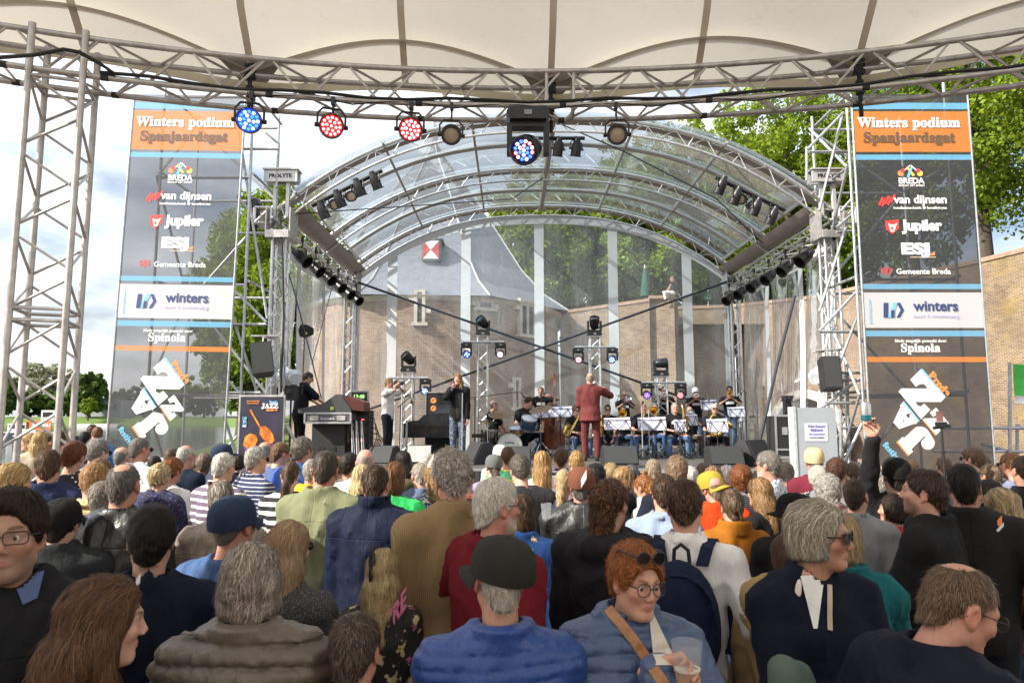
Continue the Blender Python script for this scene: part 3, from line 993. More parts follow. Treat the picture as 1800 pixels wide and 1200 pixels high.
for a, c, y in (((1775, 638), (1775, 830), 12.6), ((1788, 745), (1788, 830), 12.7), ((1640, 752), (1830, 752), 12.6), ((1640, 793), (1830, 793), 12.65), ((1725, 780), (1770, 792), 12.7), ((1790, 748), (1830, 765), 12.7)):
 p0, p1 = px2(a, c, y); segs.append(('post' if a[0] == c[0] else 'rail', p0, p1, .03))
scaffold('scaffold_railing', 'galvanised tube railing right of the right banner', segs, P(1740, 800, 12.6))

# ---- green and white flag sheet on the railing
fl = P(1778, 640, 12.58)
fg = thing('green_flag', 'green flag sheet with white lower band tied to the railing post', 'flag', fl)
FG = mat('green_cloth', (.05, .42, .06), .6, 0, .15, 5)
for nm, m_, z0, z1 in (('green_cloth', FG, 0, -.58), ('white_band', WHITE_F, -.584, -.72)):
 b = MB(); b.grid(lambda u, v: (.03 + 1.2 * u, .03 * sin(u * 7 + v * 2), z0 + (z1 - z0) * v), 14, 6); b.build(nm, m_, fg)

# ================================================================== BANNERS
def mesh_fabric(name, col, opac):
 m, n, b = nodes_of(name)
 b.inputs['Base Color'].default_value = (*col, 1); b.inputs['Roughness'].default_value = .6
 tl = n.nodes.new('ShaderNodeBsdfTranslucent'); tl.inputs[0].default_value = (*[min(1, c * 1.1) for c in col], 1)
 ms0 = n.nodes.new('ShaderNodeMixShader'); ms0.inputs[0].default_value = .35
 n.links.new(b.outputs[0], ms0.inputs[1]); n.links.new(tl.outputs[0], ms0.inputs[2])
 t = n.nodes.new('ShaderNodeBsdfTransparent')
 ms = n.nodes.new('ShaderNodeMixShader')
 v = objco(n)
 f = ramp(n, noise(n, .9, 3, .5, v), .3, .7, (opac - .05,) * 3, (opac + .05,) * 3)
 n.links.new(f, ms.inputs[0]); n.links.new(t.outputs[0], ms.inputs[1]); n.links.new(ms0.outputs[0], ms.inputs[2])
 n.links.new(ms.outputs[0], n.nodes['Material Output'].inputs['Surface'])
 return m


F_DARK = mesh_fabric('banner_mesh_dark', (.060, .060, .066), .84)
F_OR = mesh_fabric('banner_mesh_orange', (.80, .27, .06), .92)
F_BL = mesh_fabric('banner_mesh_blue', (.20, .52, .78), .92)
F_WH = mesh_fabric('banner_mesh_white', (.80, .80, .82), .93)
INK_W = mat('white_print', (.80, .80, .80), .6, 0, .03)
INK_D = mat('brown_print', (.13, .08, .05), .6, 0, .05)
INK_B = mat('navy_print', (.04, .06, .18), .6, 0, .05)
INK_L = mat('lilac_print', (.55, .50, .72), .6, 0, .05)
INK_C = mat('cyan_print', (.20, .55, .80), .6, 0, .05)
INK_O = mat('orange_print', (.82, .30, .08), .6, 0, .05)
INK_R = mat('red_print', (.65, .06, .05), .6, 0, .05)
INK_K = mat('black_print', (.02, .02, .02), .6, 0, .05)
INK_Y = mat('yellow_print', (.75, .55, .10), .6, 0, .05)


def slab(s):
 o = ''
 for c in s:
  if 'A' <= c <= 'Z': o += chr(0x1D400 + ord(c) - 65)
  elif 'a' <= c <= 'z': o += chr(0x1D41A + ord(c) - 97)
  elif '0' <= c <= '9': o += chr(0x1D7CE + ord(c) - 48)
  else: o += c
 return o


def text_mesh(name, s, m, parent, M, width=None, size=.1, serif=False, bold=.012, depth=.0015, height=None):
 """Flat lettering centred on the origin of matrix M (x right, y up in the print plane)."""
 cu = bpy.data.curves.new(name, 'FONT')
 cu.body = slab(s) if serif else s
 cu.size = 1; cu.offset = bold; cu.resolution_u = 3; cu.extrude = depth / .1
 o = bpy.data.objects.new(name, cu); COL.objects.link(o)
 me = bpy.data.meshes.new_from_object(o.evaluated_get(bpy.context.evaluated_depsgraph_get()))
 bpy.data.objects.remove(o); bpy.data.curves.remove(cu)
 n = len(me.vertices); co = np.empty(n * 3, np.float32); me.vertices.foreach_get('co', co); co = co.reshape(-1, 3)
 lo, hi = co[:, :2].min(0), co[:, :2].max(0)
 co[:, :2] -= (lo + hi) / 2
 k = (width / (hi[0] - lo[0])) if width else (height / (hi[1] - lo[1]) if height else size)
 co[:, :2] *= k; co[:, 2] = np.where(co[:, 2] > 0, depth, -depth)
 R = np.array(M)[:3, :3]; T = np.array(M)[:3, 3]
 me.vertices.foreach_set('co', (co @ R.T + T).astype(np.float32).ravel())
 me.materials.clear(); me.materials.append(m); me.name = name; me.update()
 ob = bpy.data.objects.new(name, me); COL.objects.link(ob)
 if parent is not None: ob.parent = parent
 return ob


BZ = P(1600, 700, YBR).z
BAN0 = Vector(((br_.x + br2.x) / 2 - .01, YBR, 0))


def bw(px, py):          # photo pixel of the right banner -> banner coordinates
 p = P(px, py, YBR); return Vector((p.x - BAN0.x, 0, p.z))


FACE = Matrix(((1, 0, 0, 0), (0, 0, -1, 0), (0, 1, 0, 0), (0, 0, 0, 1)))   # print plane facing the crowd (-Y)


def pm(px, py, rot=0.0, y=-.008):
 p = bw(px, py); p.y = y
 return Matrix.Translation(p) @ FACE @ Matrix.Rotation(rot, 4, 'Z')


ban = thing('sponsor_banner', 'tall dark mesh banner with sponsor names right of the stage', 'banner', BAN0)
HB = 1.02
def band(y0, y1, m, name):
 z0, z1 = bw(1600, y0).z, bw(1600, y1).z
 b = MB(); b.grid(lambda u, v: (-HB + 2 * HB * u, .003 * sin(u * 9), z0 + (z1 - z0) * v), 10, max(1, int(abs(z0 - z1) / .4))); b.build(name, m, ban)


for y0, y1, m_, nm in ((166, 181, F_DARK, 'dark_field'), (181, 192, F_BL, 'blue_stripe'), (192, 196, F_DARK, 'dark_field'), (196, 267, F_OR, 'orange_field'), (267, 272, F_DARK, 'dark_field'), (272, 281, F_BL, 'blue_stripe'), (281, 499, F_DARK, 'dark_field'), (499, 508, F_BL, 'blue_stripe'), (508, 514, F_DARK, 'dark_field'), (514, 576, F_WH, 'white_field'), (576, 581, F_DARK, 'dark_field'), (581, 591, F_BL, 'blue_stripe'), (591, 627, F_DARK, 'dark_field'), (627, 636, F_OR, 'orange_stripe'), (636, 832, F_DARK, 'dark_field'), (832, 845, F_WH, 'white_stripe'), (845, 857, F_BL, 'blue_stripe'), (857, 875, F_DARK, 'dark_field')):
 band(y0, y1, m_, nm)
wpx = lambda n_: n_ / FPX * 11.75
T_ = lambda s, x, y, w, m, **k: text_mesh('lettering', s, m, ban, pm(x, y), wpx(w), **k)
T_('Winters podium', 1597, 218, 184, INK_W, serif=True, bold=.02)
T_('Spanjaardsgat', 1598, 244, 163, INK_D, serif=True, bold=.02)
T_('BREDA', 1602, 318, 46, INK_W, bold=.035)
T_('BRENGT HET SAMEN', 1602, 326.5, 45, INK_W, bold=.02)
T_('van dijnsen', 1617, 353, 94, INK_W, bold=.03)
T_('installatietechniek \u25cf beveiligingen', 1617, 366, 94, INK_W, bold=.02)
T_('Jupiler', 1620, 399, 72, INK_W, bold=.05)
text_mesh('lettering', 'ESJ', INK_W, ban, pm(1609, 440) @ Matrix.Diagonal((1, .62, 1, 1)), wpx(50), bold=.06)
T_('Gemeente Breda', 1623, 477, 95, INK_W, bold=.02)
T_('winters', 1644, 538, 78, INK_B, bold=.025)
T_('bouw & ontwikkeling', 1645, 556, 78, INK_L, bold=0)
T_('Mede mogelijk gemaakt door:', 1618, 599.5, 90, INK_W, serif=True, bold=.015)
T_('Spinola', 1618, 613, 68, INK_W, serif=True, bold=.02)
text_mesh('lettering', 'podiumsponsor', INK_C, ban, pm(1529, 546, pi / 2), wpx(44), bold=0)


def poly(pts, m, name='emblem', y=-.008):
 b = MB(); q = [bw(*p) for p in pts]
 for p in q: p.y = y * .45 - .002
 b.prism(q, (0, .003, 0)); return b.build(name, m, ban, smooth=False)


# city emblem: two crossed guitars with a trumpet between
for cx, fl_, c1 in ((1587, 1, INK_O), (1613, -1, INK_Y)):
 for k, (dx, dy, r_) in enumerate(((-4, 5, 5.2), (0, 0, 4.0))):
  poly([(cx + fl_ * dx + r_ * cos(a * pi / 6), 300 + dy + r_ * sin(a * pi / 6)) for a in range(12)], c1 if k == 0 else INK_R, y=-.008 - .004 * k)
 poly([(cx + fl_ * 2, 299), (cx + fl_ * 4, 300), (cx + fl_ * 13, 292), (cx + fl_ * 12, 290)], INK_W, y=-.016)
poly([(1592, 295), (1595, 293), (1608, 308), (1604, 311)], INK_Y, y=-.02)
poly([(1600, 294), (1604, 294), (1598, 312), (1593, 312)], INK_C, y=-.022)
# red slanted stripe emblem
for k in range(5):
 x = 1543 + k * 5.2; y = 357 - k * 1.2
 poly([(x, y + 3), (x + 3.6, y + 5), (x + 11, y - 9), (x + 7, y - 11)] if k % 2 == 0 else [(x, y + 6), (x + 3.6, y + 8), (x + 11, y - 6), (x + 7, y - 8)], INK_R)
# beer shield
poly([(1556, 388), (1580, 386), (1580, 402), (1568, 412), (1557, 403)], INK_R)
poly([(1561, 393), (1566, 395), (1571, 395), (1577, 392), (1574, 399), (1572, 407), (1566, 408), (1563, 400)], INK_W, y=-.013)
poly([(1565, 399), (1570, 399), (1569, 404), (1566, 404)], INK_R, y=-.018)
poly([(1634, 447), (1643, 442), (1643, 449), (1634, 449)], INK_O); poly([(1600, 451), (1645, 451), (1645, 453), (1600, 453)], mat('tan_print', (.5, .38, .26), .6, 0, .05))
for k in range(3):
 for j in range(3):
  if (k, j) in ((0, 2), (2, 2)): continue
  x = 1551 + k * 7; y = 473 + j * 5 - (2 if k == 1 else 0)
  poly([(x - 3.2, y - 1), (x - .5, y + 3), (x + .8, y + 3), (x + 3.2, y - 1), (x + 1.4, y - 2), (x, y + .4), (x - 1.4, y - 2)], INK_R)
# builder emblem
poly([(1553, 532), (1561, 532), (1561, 558), (1553, 558)], INK_B); poly([(1561, 558), (1565, 545), (1569, 532), (1577, 532), (1570, 552), (1568, 558)], INK_C, y=-.012)
poly([(1566, 545), (1572, 545), (1572, 558), (1566, 558)], INK_B, y=-.016); poly([(1576, 532), (1582, 532), (1589, 545), (1582, 558), (1576, 558), (1583, 545)], INK_B)
# the stacked JAZZ mark
def zq(X, Y): return (160 + X / 5.454 + 1331.5, 600 + Y / 5.454 + 19)
def zpoly(pts, m, y=-.01, nm='emblem'): return poly([zq(*p) for p in pts], m, nm, y)


def arcp(c, r, a0, a1, n=8): return [(c[0] + r * cos(radians(a0 + (a1 - a0) * i / n)), c[1] + r * sin(radians(a0 + (a1 - a0) * i / n))) for i in range(n + 1)]


zpoly([(690, 165), (925, 432), (885, 475), (640, 475), (655, 505), (690, 520), (725, 492), (782, 550), (695, 640), (478, 375), (508, 345), (752, 348), (745, 325), (715, 302), (680, 306), (645, 330), (590, 262)], INK_W, nm='letter_z')
zpoly([(697, 155), (708, 158), (932, 425), (925, 436), (690, 166)], INK_C, -.014, 'blue_edge')
zpoly([(838, 530), (960, 678), (940, 698), (832, 698), (840, 715), (865, 706), (888, 742), (835, 795), (710, 645), (726, 632), (865, 630), (862, 612), (840, 602), (808, 617), (780, 578)], INK_W, nm='letter_z')
zpoly([(705, 648), (712, 642), (838, 790), (830, 798)], INK_O, -.014, 'orange_edge')
zpoly([(520, 478), (605, 575), (590, 588), (556, 590), (548, 605), (575, 632), (590, 618), (583, 605), (612, 580), (672, 655), (640, 690), (632, 682), (485, 735), (428, 672), (500, 518), (492, 508)], INK_W, nm='letter_a')
zpoly([(512, 655), (535, 640), (530, 660)], F_DARK if False else INK_K, -.014, 'letter_gap')
zpoly([(527, 465), (680, 655), (672, 665), (518, 478)], INK_C, -.014, 'blue_edge')
zpoly([(515, 812), (540, 815)] + arcp((680, 815), 105, 250, 330, 6) + arcp((760, 868), 65, -40, 200, 10) + [(700, 850), (712, 838), (740, 808), (722, 805), (600, 930), (618, 950), (575, 985), (470, 858)], INK_W, nm='letter_j')
zpoly([(468, 850), (456, 860), (568, 996), (578, 985)], INK_O, -.014, 'orange_edge')
p = zq(870, 305)
text_mesh('lettering', 'Breda', INK_O, ban, pm(p[0], p[1], radians(-51)), wpx(49), serif=True, bold=.03)
p = zq(395, 935)
text_mesh('lettering', 'festival', INK_C, ban, pm(p[0] + 6, p[1] + 6, radians(-51)), wpx(44), serif=True, bold=.02)
# rope and eyelets on the edges
b = MB()
for s_ in (-1, 1):
 b.tube([(s_ * (HB + .005), .01, bw(1600, 166).z), (s_ * (HB + .005), .01, bw(1600, 875).z)], .02, 6)
b.build('edge_hem', STEEL, ban)
PL = P(322, 612, YBL); PR = P(1625, 631, YBR)
ban2 = dup(ban, (P(318, 500, YBL).x - .15, YBL, PL.z - PR.z), 0, 'tall dark mesh banner with sponsor names left of the stage')
ban2.rotation_euler = (0, radians(1.0), 0)
F_DARK_LIT = mesh_fabric('banner_mesh_backlit', (.085, .085, .092), .70)  # same dark mesh, paler and thinner: backlight painted into its colour
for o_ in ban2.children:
 if o_.name.startswith('dark_field'): o_.material_slots[0].link = 'OBJECT'; o_.material_slots[0].material = F_DARK_LIT
for o_ in (ban, ban2): o_['group'] = 'sponsor banners flanking the stage'

# ================================================================== FOREGROUND RING TRUSS AND CANOPY
RC = Vector((.15, -6.95, 0)); RR = 13.35; ZR = 5.16
ring = thing('ring_truss', 'curved aluminium truss of the canopy spanning the top of the picture', 'truss', (RC.x, RC.y + RR, ZR))
ROFF = Vector((RC.x, RC.y + RR, ZR))
a0r, a1r = radians(-33), radians(33)
def ringp(a, r=RR, z=ZR): return Vector((RC.x + sin(a) * r, RC.y + cos(a) * r, z))


NRG = 40
path = [ringp(a0r + (a1r - a0r) * i / NRG) for i in range(NRG + 1)]
sides = [Vector((sin(a0r + (a1r - a0r) * i / NRG), cos(a0r + (a1r - a0r) * i / NRG), 0)) for i in range(NRG + 1)]
tr, ch = box_truss(ring, 'curved_truss', path, [Vector((0, 0, 1))] * (NRG + 1), sides, .34, .0265, .0125, .34, ALU_DULL, ROFF, 9, each=False)
# make the zigzag members of the near truss separate pieces
for o_ in list(tr.children):
 if o_.name.startswith('lattice'): bpy.data.objects.remove(o_)
cnt = 44
def chp(ci, s_):
 f = s_ * NRG; i = min(NRG - 1, int(f)); return ch[ci][i].lerp(ch[ci][i + 1], f - i)


for f in range(4):
 for k in range(cnt):
  a_, c_ = (f, (f + 1) % 4) if (k + f) % 2 == 0 else ((f + 1) % 4, f)
  b = MB(); b.tube([chp(a_, (k + .08) / cnt), chp(c_, (k + .92) / cnt)], .0125, 6, cap=False); b.build('brace', ALU_DULL, tr, ROFF)
for s_ in (.512, .529):
 for a_, c_ in ((0, 3), (1, 2), (0, 1), (3, 2)):
  b = MB(); b.tube([chp(a_, s_), chp(c_, s_)], .016, 6); b.build('upright', ALU_DULL, tr, ROFF)
b = MB()
for s_ in (.25, .34, .43, .52, .61, .70, .79, .88, .2):
 for ci in (2, 3):
  b = MB(); p = chp(ci, s_); q_ = chp(ci, s_ + .004); b.tube([p, q_], .031, 8); b.build('black_tape', BLACK, tr, ROFF)
pass
# ---- leg tower at left
tp_ = P(120, 60, 5.78)
aT = atan2(tp_.x - RC.x, 5.78 - RC.y)
cT = ringp(aT, RR)
leg = thing('truss_leg', 'square aluminium truss leg holding the canopy at the left', 'truss', (cT.x, cT.y, 0))
sd_ = Vector((sin(aT), cos(aT), 0)); tg_ = Vector((cos(aT), -sin(aT), 0))
LOFF = Vector((cT.x, cT.y, 0))
for z0, z1 in ((0, .98), (.98, 2.88), (2.88, 4.97)):
 N = 1
 path = [Vector((cT.x, cT.y, z0)), Vector((cT.x, cT.y, z1))]
 t2, c2 = box_truss(leg, 'leg_section', path, [tg_] * 2, [sd_] * 2, .40, .0275, .0125, .36, ALU_DULL, LOFF, 10, each=True)
 for o_ in list(t2.children): pass
 for z in (z0 + .05, z1 - .05):
  for f in range(4):
   a_, c_ = [(1, 1), (1, -1), (-1, -1), (-1, 1)][f], [(1, 1), (1, -1), (-1, -1), (-1, 1)][(f + 1) % 4]
   b = MB(); b.tube([Vector((cT.x, cT.y, z)) + tg_ * .2 * a_[0] + sd_ * .2 * a_[1], Vector((cT.x, cT.y, z)) + tg_ * .2 * c_[0] + sd_ * .2 * c_[1]], .016, 7); b.build('end_frame', ALU_DULL, t2, LOFF)
b = MB()
for sa in (-1, 1):
 for sb in (-1, 1):
  c = Vector((cT.x, cT.y, 0)) + tg_ * .2 * sa + sd_ * .2 * sb
  b = MB(); b.tube([c + Vector((0, 0, 4.95)), c + Vector((0, 0, 5.38))], .03, 10); b.build('corner_block', ALU_DULL, leg, LOFF)
# ---- black cable loom along the truss
def cab(name, label, pts, r, group=None):
 return strap(name, label, pts, r, 'cable', BLACK, 6, group)


cp_ = [P(-10, 102, 5.3), P(60, 97, 5.35), P(112, 87, 5.4), P(140, 92, 5.5), P(175, 112, 5.6), P(205, 131, 5.7)]
def bc(s_, dz=.03): return chp(2, s_) + Vector((0, -.02, dz))


s0 = .25
loom = cp_ + [bc(s0 + (1 - s0) * k / 30, .035 + .018 * sin(k * 1.7)) for k in range(31)]
cab('cable_loom', 'thick black cable bundle lying along the lower chord of the curved truss', loom, .016)
cab('cable_loom', 'thin black cable sagging between the lamps under the curved truss', [bc(.33, .02)] + [bc(.33 + .37 * k / 36, -.02 + .05 * abs(sin(k * .52)) - .03) for k in range(37)], .007)
cab('cable_loom', 'second black cable wound beside the thick bundle', [p + Vector((.0, .01, -.014 + .03 * sin(i * 2.1))) for i, p in enumerate(loom[3:])], .009)

# ---- canopy fabric
def canvas():
 m, n, b = nodes_of('cream_canvas')
 v = objco(n)
 c = mixrgb(n, (.83, .785, .67), (.88, .84, .74), ramp(n, noise(n, .8, 6, .65, v), .3, .7))
 c = mixrgb(n, c, (.60, .53, .38), ramp(n, noise(n, 3.2, 8, .78, v), .58, .82, (0, 0, 0), (.5, .5, .5)))
 n.links.new(c, b.inputs['Base Color']); b.inputs['Roughness'].default_value = .6
 bump(n, b, noise(n, 2.3, 7, .68, v), .5, .05)
 tl = n.nodes.new('ShaderNodeBsdfTranslucent'); n.links.new(c, tl.inputs[0])
 ms = n.nodes.new('ShaderNodeMixShader'); ms.inputs[0].default_value = .26
 n.links.new(b.outputs[0], ms.inputs[1]); n.links.new(tl.outputs[0], ms.inputs[2]); n.links.new(ms.outputs[0], n.nodes['Material Output'].inputs['Surface'])
 return m


CANV = canvas()
def seam_mat():
 m, n, b = nodes_of('welded_seam')
 b.inputs['Base Color'].default_value = (.64, .60, .51, 1); b.inputs['Roughness'].default_value = .7
 tl = n.nodes.new('ShaderNodeBsdfTranslucent'); tl.inputs[0].default_value = (.5, .46, .38, 1)
 ms = n.nodes.new('ShaderNodeMixShader'); ms.inputs[0].default_value = .18
 n.links.new(b.outputs[0], ms.inputs[1]); n.links.new(tl.outputs[0], ms.inputs[2]); n.links.new(ms.outputs[0], n.nodes['Material Output'].inputs['Surface'])
 return m


SEAM = seam_mat()
NODE_A = [atan2(P(x, 100, 6.0).x - RC.x, 5.9 - RC.y) for x in (432, 972, 1512)]
dA = (NODE_A[2] - NODE_A[0]) / 2
A_C = NODE_A[1]
R_OUT = RR + .36
def canv_pt(a, r, dz=0):
 t = (R_OUT - r)
 ph = (a - A_C) / dA
 sag = .05 * (1 - cos(2 * pi * ph)) * max(0, 1 - t / 3)
 z = ZR + .20 + t * .42 + sag + .5 * max(0, min(t, 6.0) - .75) - .25 * max(0, t - 6.0)
 return Vector((RC.x + sin(a) * r, RC.y + cos(a) * r, z + dz))


AL, AR = A_C - 2.02 * dA, A_C + 3.3 * dA
canopy = thing('canopy', 'cream canvas canopy stretched over the crowd at the top of the picture', 'canopy', (RC.x, RC.y + R_OUT, ZR))
COFF = Vector((RC.x, RC.y + R_OUT, ZR))
bnds = [AL, A_C - 1.5 * dA, A_C - dA, A_C - dA / 2, A_C, A_C + dA / 2, A_C + dA, A_C + 1.5 * dA, A_C + 2 * dA, A_C + 2.5 * dA, AR]
for a0, a1 in zip(bnds, bnds[1:]):
 b = MB(); b.grid(lambda u, v: canv_pt(a0 + (a1 - a0) * u, R_OUT - 12.6 * v * (.5 + .5 * v)), 8, 30); b.build('canvas_panel', CANV, canopy, COFF)
side = thing('added_shade_wall', 'added unseen canvas wall shading the crowd, left of the camera', 'shade wall', (-4.8, 1.2, 0))  # unseen wall, added to keep the sun off the nearest people
b = MB(); b.grid(lambda u, v: (.05 * sin(u * 30), -9.5 * u, 2.3 + 6.7 * v), 40, 6); b.build('canvas', CANV, side)
for k in range(5): b = MB(); b.tube([(0, -2.37 * k, 0), (0, -2.37 * k, 9.0)], .04, 8); b.build('pole', ALU_DULL, side)
dup(side, (6.2, 1.2, 0), 0, 'added unseen canvas wall shading the crowd, right of the camera')  # added copies out of view, cutting skylight on the foreground
dup(side, (6.2, -8.4, 0), radians(-90), 'added unseen canvas wall shading the crowd, behind the camera')
def ribbon(fn, w, n=30):
 b = MB()
 def g(u, v):
  p = fn(u); q = fn(min(1, u + .01)) if u < .99 else p + (p - fn(u - .01))
  d = (q - p).normalized(); s_ = d.cross(Vector((0, .35, -1)).normalized()).normalized()
  return p + s_ * (w * (v - .5)) + Vector((0, 0, -.012))
 b.grid(g, n, 1); return b
for a in bnds[1:-1]:
 ribbon(lambda u: canv_pt(a, R_OUT - .02 - 7.5 * u, -.01), .065, 40).build('radial_seam', SEAM, canopy, COFF)
for k in range(-3, 3):
 ac_ = A_C + (k + .5) * dA
 if ac_ - dA / 2 < AL or ac_ + dA / 2 > AR: continue
 ribbon(lambda u: canv_pt(ac_ + dA * .5 * (2 * u - 1), R_OUT - .15 - .36 * (1 - (2 * u - 1) ** 2), -.03), .17, 32).build('scallop_seam', SEAM, canopy, COFF)
# gusset patches and hanging hardware at the nodes
for k in (-2, -1, 0, 1, 2):
 a = A_C + k * dA
 if not (AL < a < AR): continue
 b = MB(); b.grid(lambda u, v: canv_pt(a + (u - .5) * .048 * (1 - .6 * v), R_OUT - .02 - .30 * (1 - v) * (1 - .2 * abs(u - .5)), -.022), 8, 6); b.build('gusset', mat('grey_patch', (.40, .38, .36), .8, 0, .2, 5), canopy, COFF)
 p = ringp(a, RR + .16, ZR)
 b = MB(); b.box(p + Vector((0, 0, .2)), (.1, .05, .16)); b.tube([p + Vector((0, 0, .18)), p + Vector((0, 0, -.3))], .02, 7); b.tube([p + Vector((0, 0, .05)), p + Vector((0, 0, -.08))], .038, 8); b.build('tension_rod', BLACKM, canopy, COFF)
b = MB(); b.grid(lambda u, v: canv_pt(AL + (AR - AL) * u, R_OUT, 0) + Vector((0, 0, -.09 * v)), 80, 1); b.build('edge_hem', mat('hem_canvas', (.66, .62, .48), .7, 0, .15, 3), canopy, COFF)
# ================================================================== PEOPLE: signed-distance bodies meshed with surface nets
def sd_ell(p, c, r):
 q = p - np.asarray(c, np.float32); r = np.asarray(r, np.float32)
 a = q / r; k0 = np.sqrt((a * a).sum(-1)) + 1e-9
 b = a / r; k1 = np.sqrt((b * b).sum(-1)) + 1e-9
 return k0 * (k0 - 1) / k1


def sd_rc(p, a, b, ra, rb):
 a = np.asarray(a, np.float32); b = np.asarray(b, np.float32); ba = b - a
 q = p - a; h = np.clip((q @ ba) / max(1e-9, float(ba @ ba)), 0, 1)
 d = q - h[..., None] * ba
 return np.sqrt((d * d).sum(-1)) - (ra + (rb - ra) * h)


def smin(a, b, k):
 if k <= 0: return np.minimum(a, b)
 h = np.clip(.5 + .5 * (b - a) / k, 0, 1)
 return b + (a - b) * h - k * h * (1 - h)


def smax(a, b, k): return -smin(-a, -b, k)


def n3(p, f, seed, terms=5):
 r = np.random.default_rng(seed)
 out = 0
 for i in range(terms):
  d = r.normal(0, 1, 3); e = r.normal(0, 1, 3); ff = f * (.6 + .9 * r.random())
  out = out + np.sin(p @ (d * ff).astype(np.float32) + 6.3 * r.random() + 1.4 * np.sin(p @ (e * ff * .8).astype(np.float32) + 6 * r.random()))
 return out / terms


def surfnets(fn, lo, hi, h):
 """Quads of the zero surface of fn inside a box."""
 lo = np.asarray(lo, float); hi = np.asarray(hi, float)
 n = np.maximum(3, np.ceil((hi - lo) / h).astype(int) + 1)
 ax = [lo[i] + h * np.arange(n[i]) for i in range(3)]
 G = np.stack(np.meshgrid(*ax, indexing='ij'), -1).reshape(-1, 3).astype(np.float32)
 f = fn(G).reshape(n)
 f[0], f[-1], f[:, 0], f[:, -1], f[:, :, 0], f[:, :, -1] = [np.maximum(x, 1e-4) for x in (f[0], f[-1], f[:, 0], f[:, -1], f[:, :, 0], f[:, :, -1])]
 s = f < 0
 m = n - 1
 acc = np.zeros((*m, 3)); cnt = np.zeros(m)
 for ax_ in range(3):
  o1, o2 = [(1, 2), (0, 2), (0, 1)][ax_]
  for u in (0, 1):
   for v in (0, 1):
    st = [0, 0, 0]; st[o1] = u; st[o2] = v
    sl0 = tuple(slice(st[i], st[i] + m[i]) for i in range(3))
    st2 = list(st); st2[ax_] = 1
    sl1 = tuple(slice(st2[i], st2[i] + m[i]) for i in range(3))
    f0, f1 = f[sl0], f[sl1]; c = s[sl0] != s[sl1]
    t = np.where(c, f0 / np.where(c, f0 - f1, 1), 0)
    cnt += c
    acc[..., ax_] += c * t; acc[..., o1] += c * u; acc[..., o2] += c * v
 act = cnt > 0
 idx = -np.ones(m, int); idx[act] = np.arange(act.sum())
 cell = np.argwhere(act)
 V = lo + h * (cell + acc[act] / cnt[act][:, None])
 Q = []
 for ax_ in range(3):
  o1, o2 = [(1, 2), (2, 0), (0, 1)][ax_]
  sl0 = [slice(1, m[i]) for i in range(3)]; sl0[ax_] = slice(0, m[ax_])
  sl1 = list(sl0); sl1[ax_] = slice(1, m[ax_] + 1)
  a, b = s[tuple(sl0)], s[tuple(sl1)]
  e = np.argwhere(a != b)
  if len(e) == 0: continue
  base = e + np.array([0 if i == ax_ else 1 for i in range(3)])
  flip = a[tuple(e.T)]
  def cid(d1, d2):
   c = base.copy(); c[:, o1] -= d1; c[:, o2] -= d2
   return idx[tuple(c.T)]
  q = np.stack([cid(1, 1), cid(0, 1), cid(0, 0), cid(1, 0)], 1)
  q[~flip] = q[~flip][:, ::-1]
  Q.append(q)
 Q = np.concatenate(Q)
 return V, Q[(Q >= 0).all(1)]


LOD = {0: (.0115, .0048, .0065), 1: (.018, .0085, .010), 2: (.027, .013, .014)}      # body, head, hair voxels


def attr_mat(name, rough, spec=.4, sss=0, var=.1, scale=40, bmp=.1):
 m, n, b = nodes_of(name)
 at = n.nodes.new('ShaderNodeAttribute'); at.attribute_name = 'tint'
 v = objco(n)
 n.links.new(mixrgb(n, at.outputs['Color'], (.75, .7, .68), ramp(n, noise(n, scale, 4, .6, v), .35, .75, (0, 0, 0), (var * 4,) * 3), 'MULTIPLY'), b.inputs['Base Color'])
 b.inputs['Roughness'].default_value = rough; b.inputs['Specular IOR Level'].default_value = spec
 if sss:
  b.inputs['Subsurface Weight'].default_value = sss; b.inputs['Subsurface Radius'].default_value = (.012, .004, .002); b.inputs['Subsurface Scale'].default_value = 1
 if bmp: bump(n, b, noise(n, scale * 5, 3, .6, v), bmp, .003)
 return m


SKIN = attr_mat('skin', .5, .35, .0, .16, 75, .35)
HAIRM = attr_mat('hair', .55, .22, 0, .12, 90, 0)
EYE_M = attr_mat('eye', .15, .6, 0, 0, 10, 0)


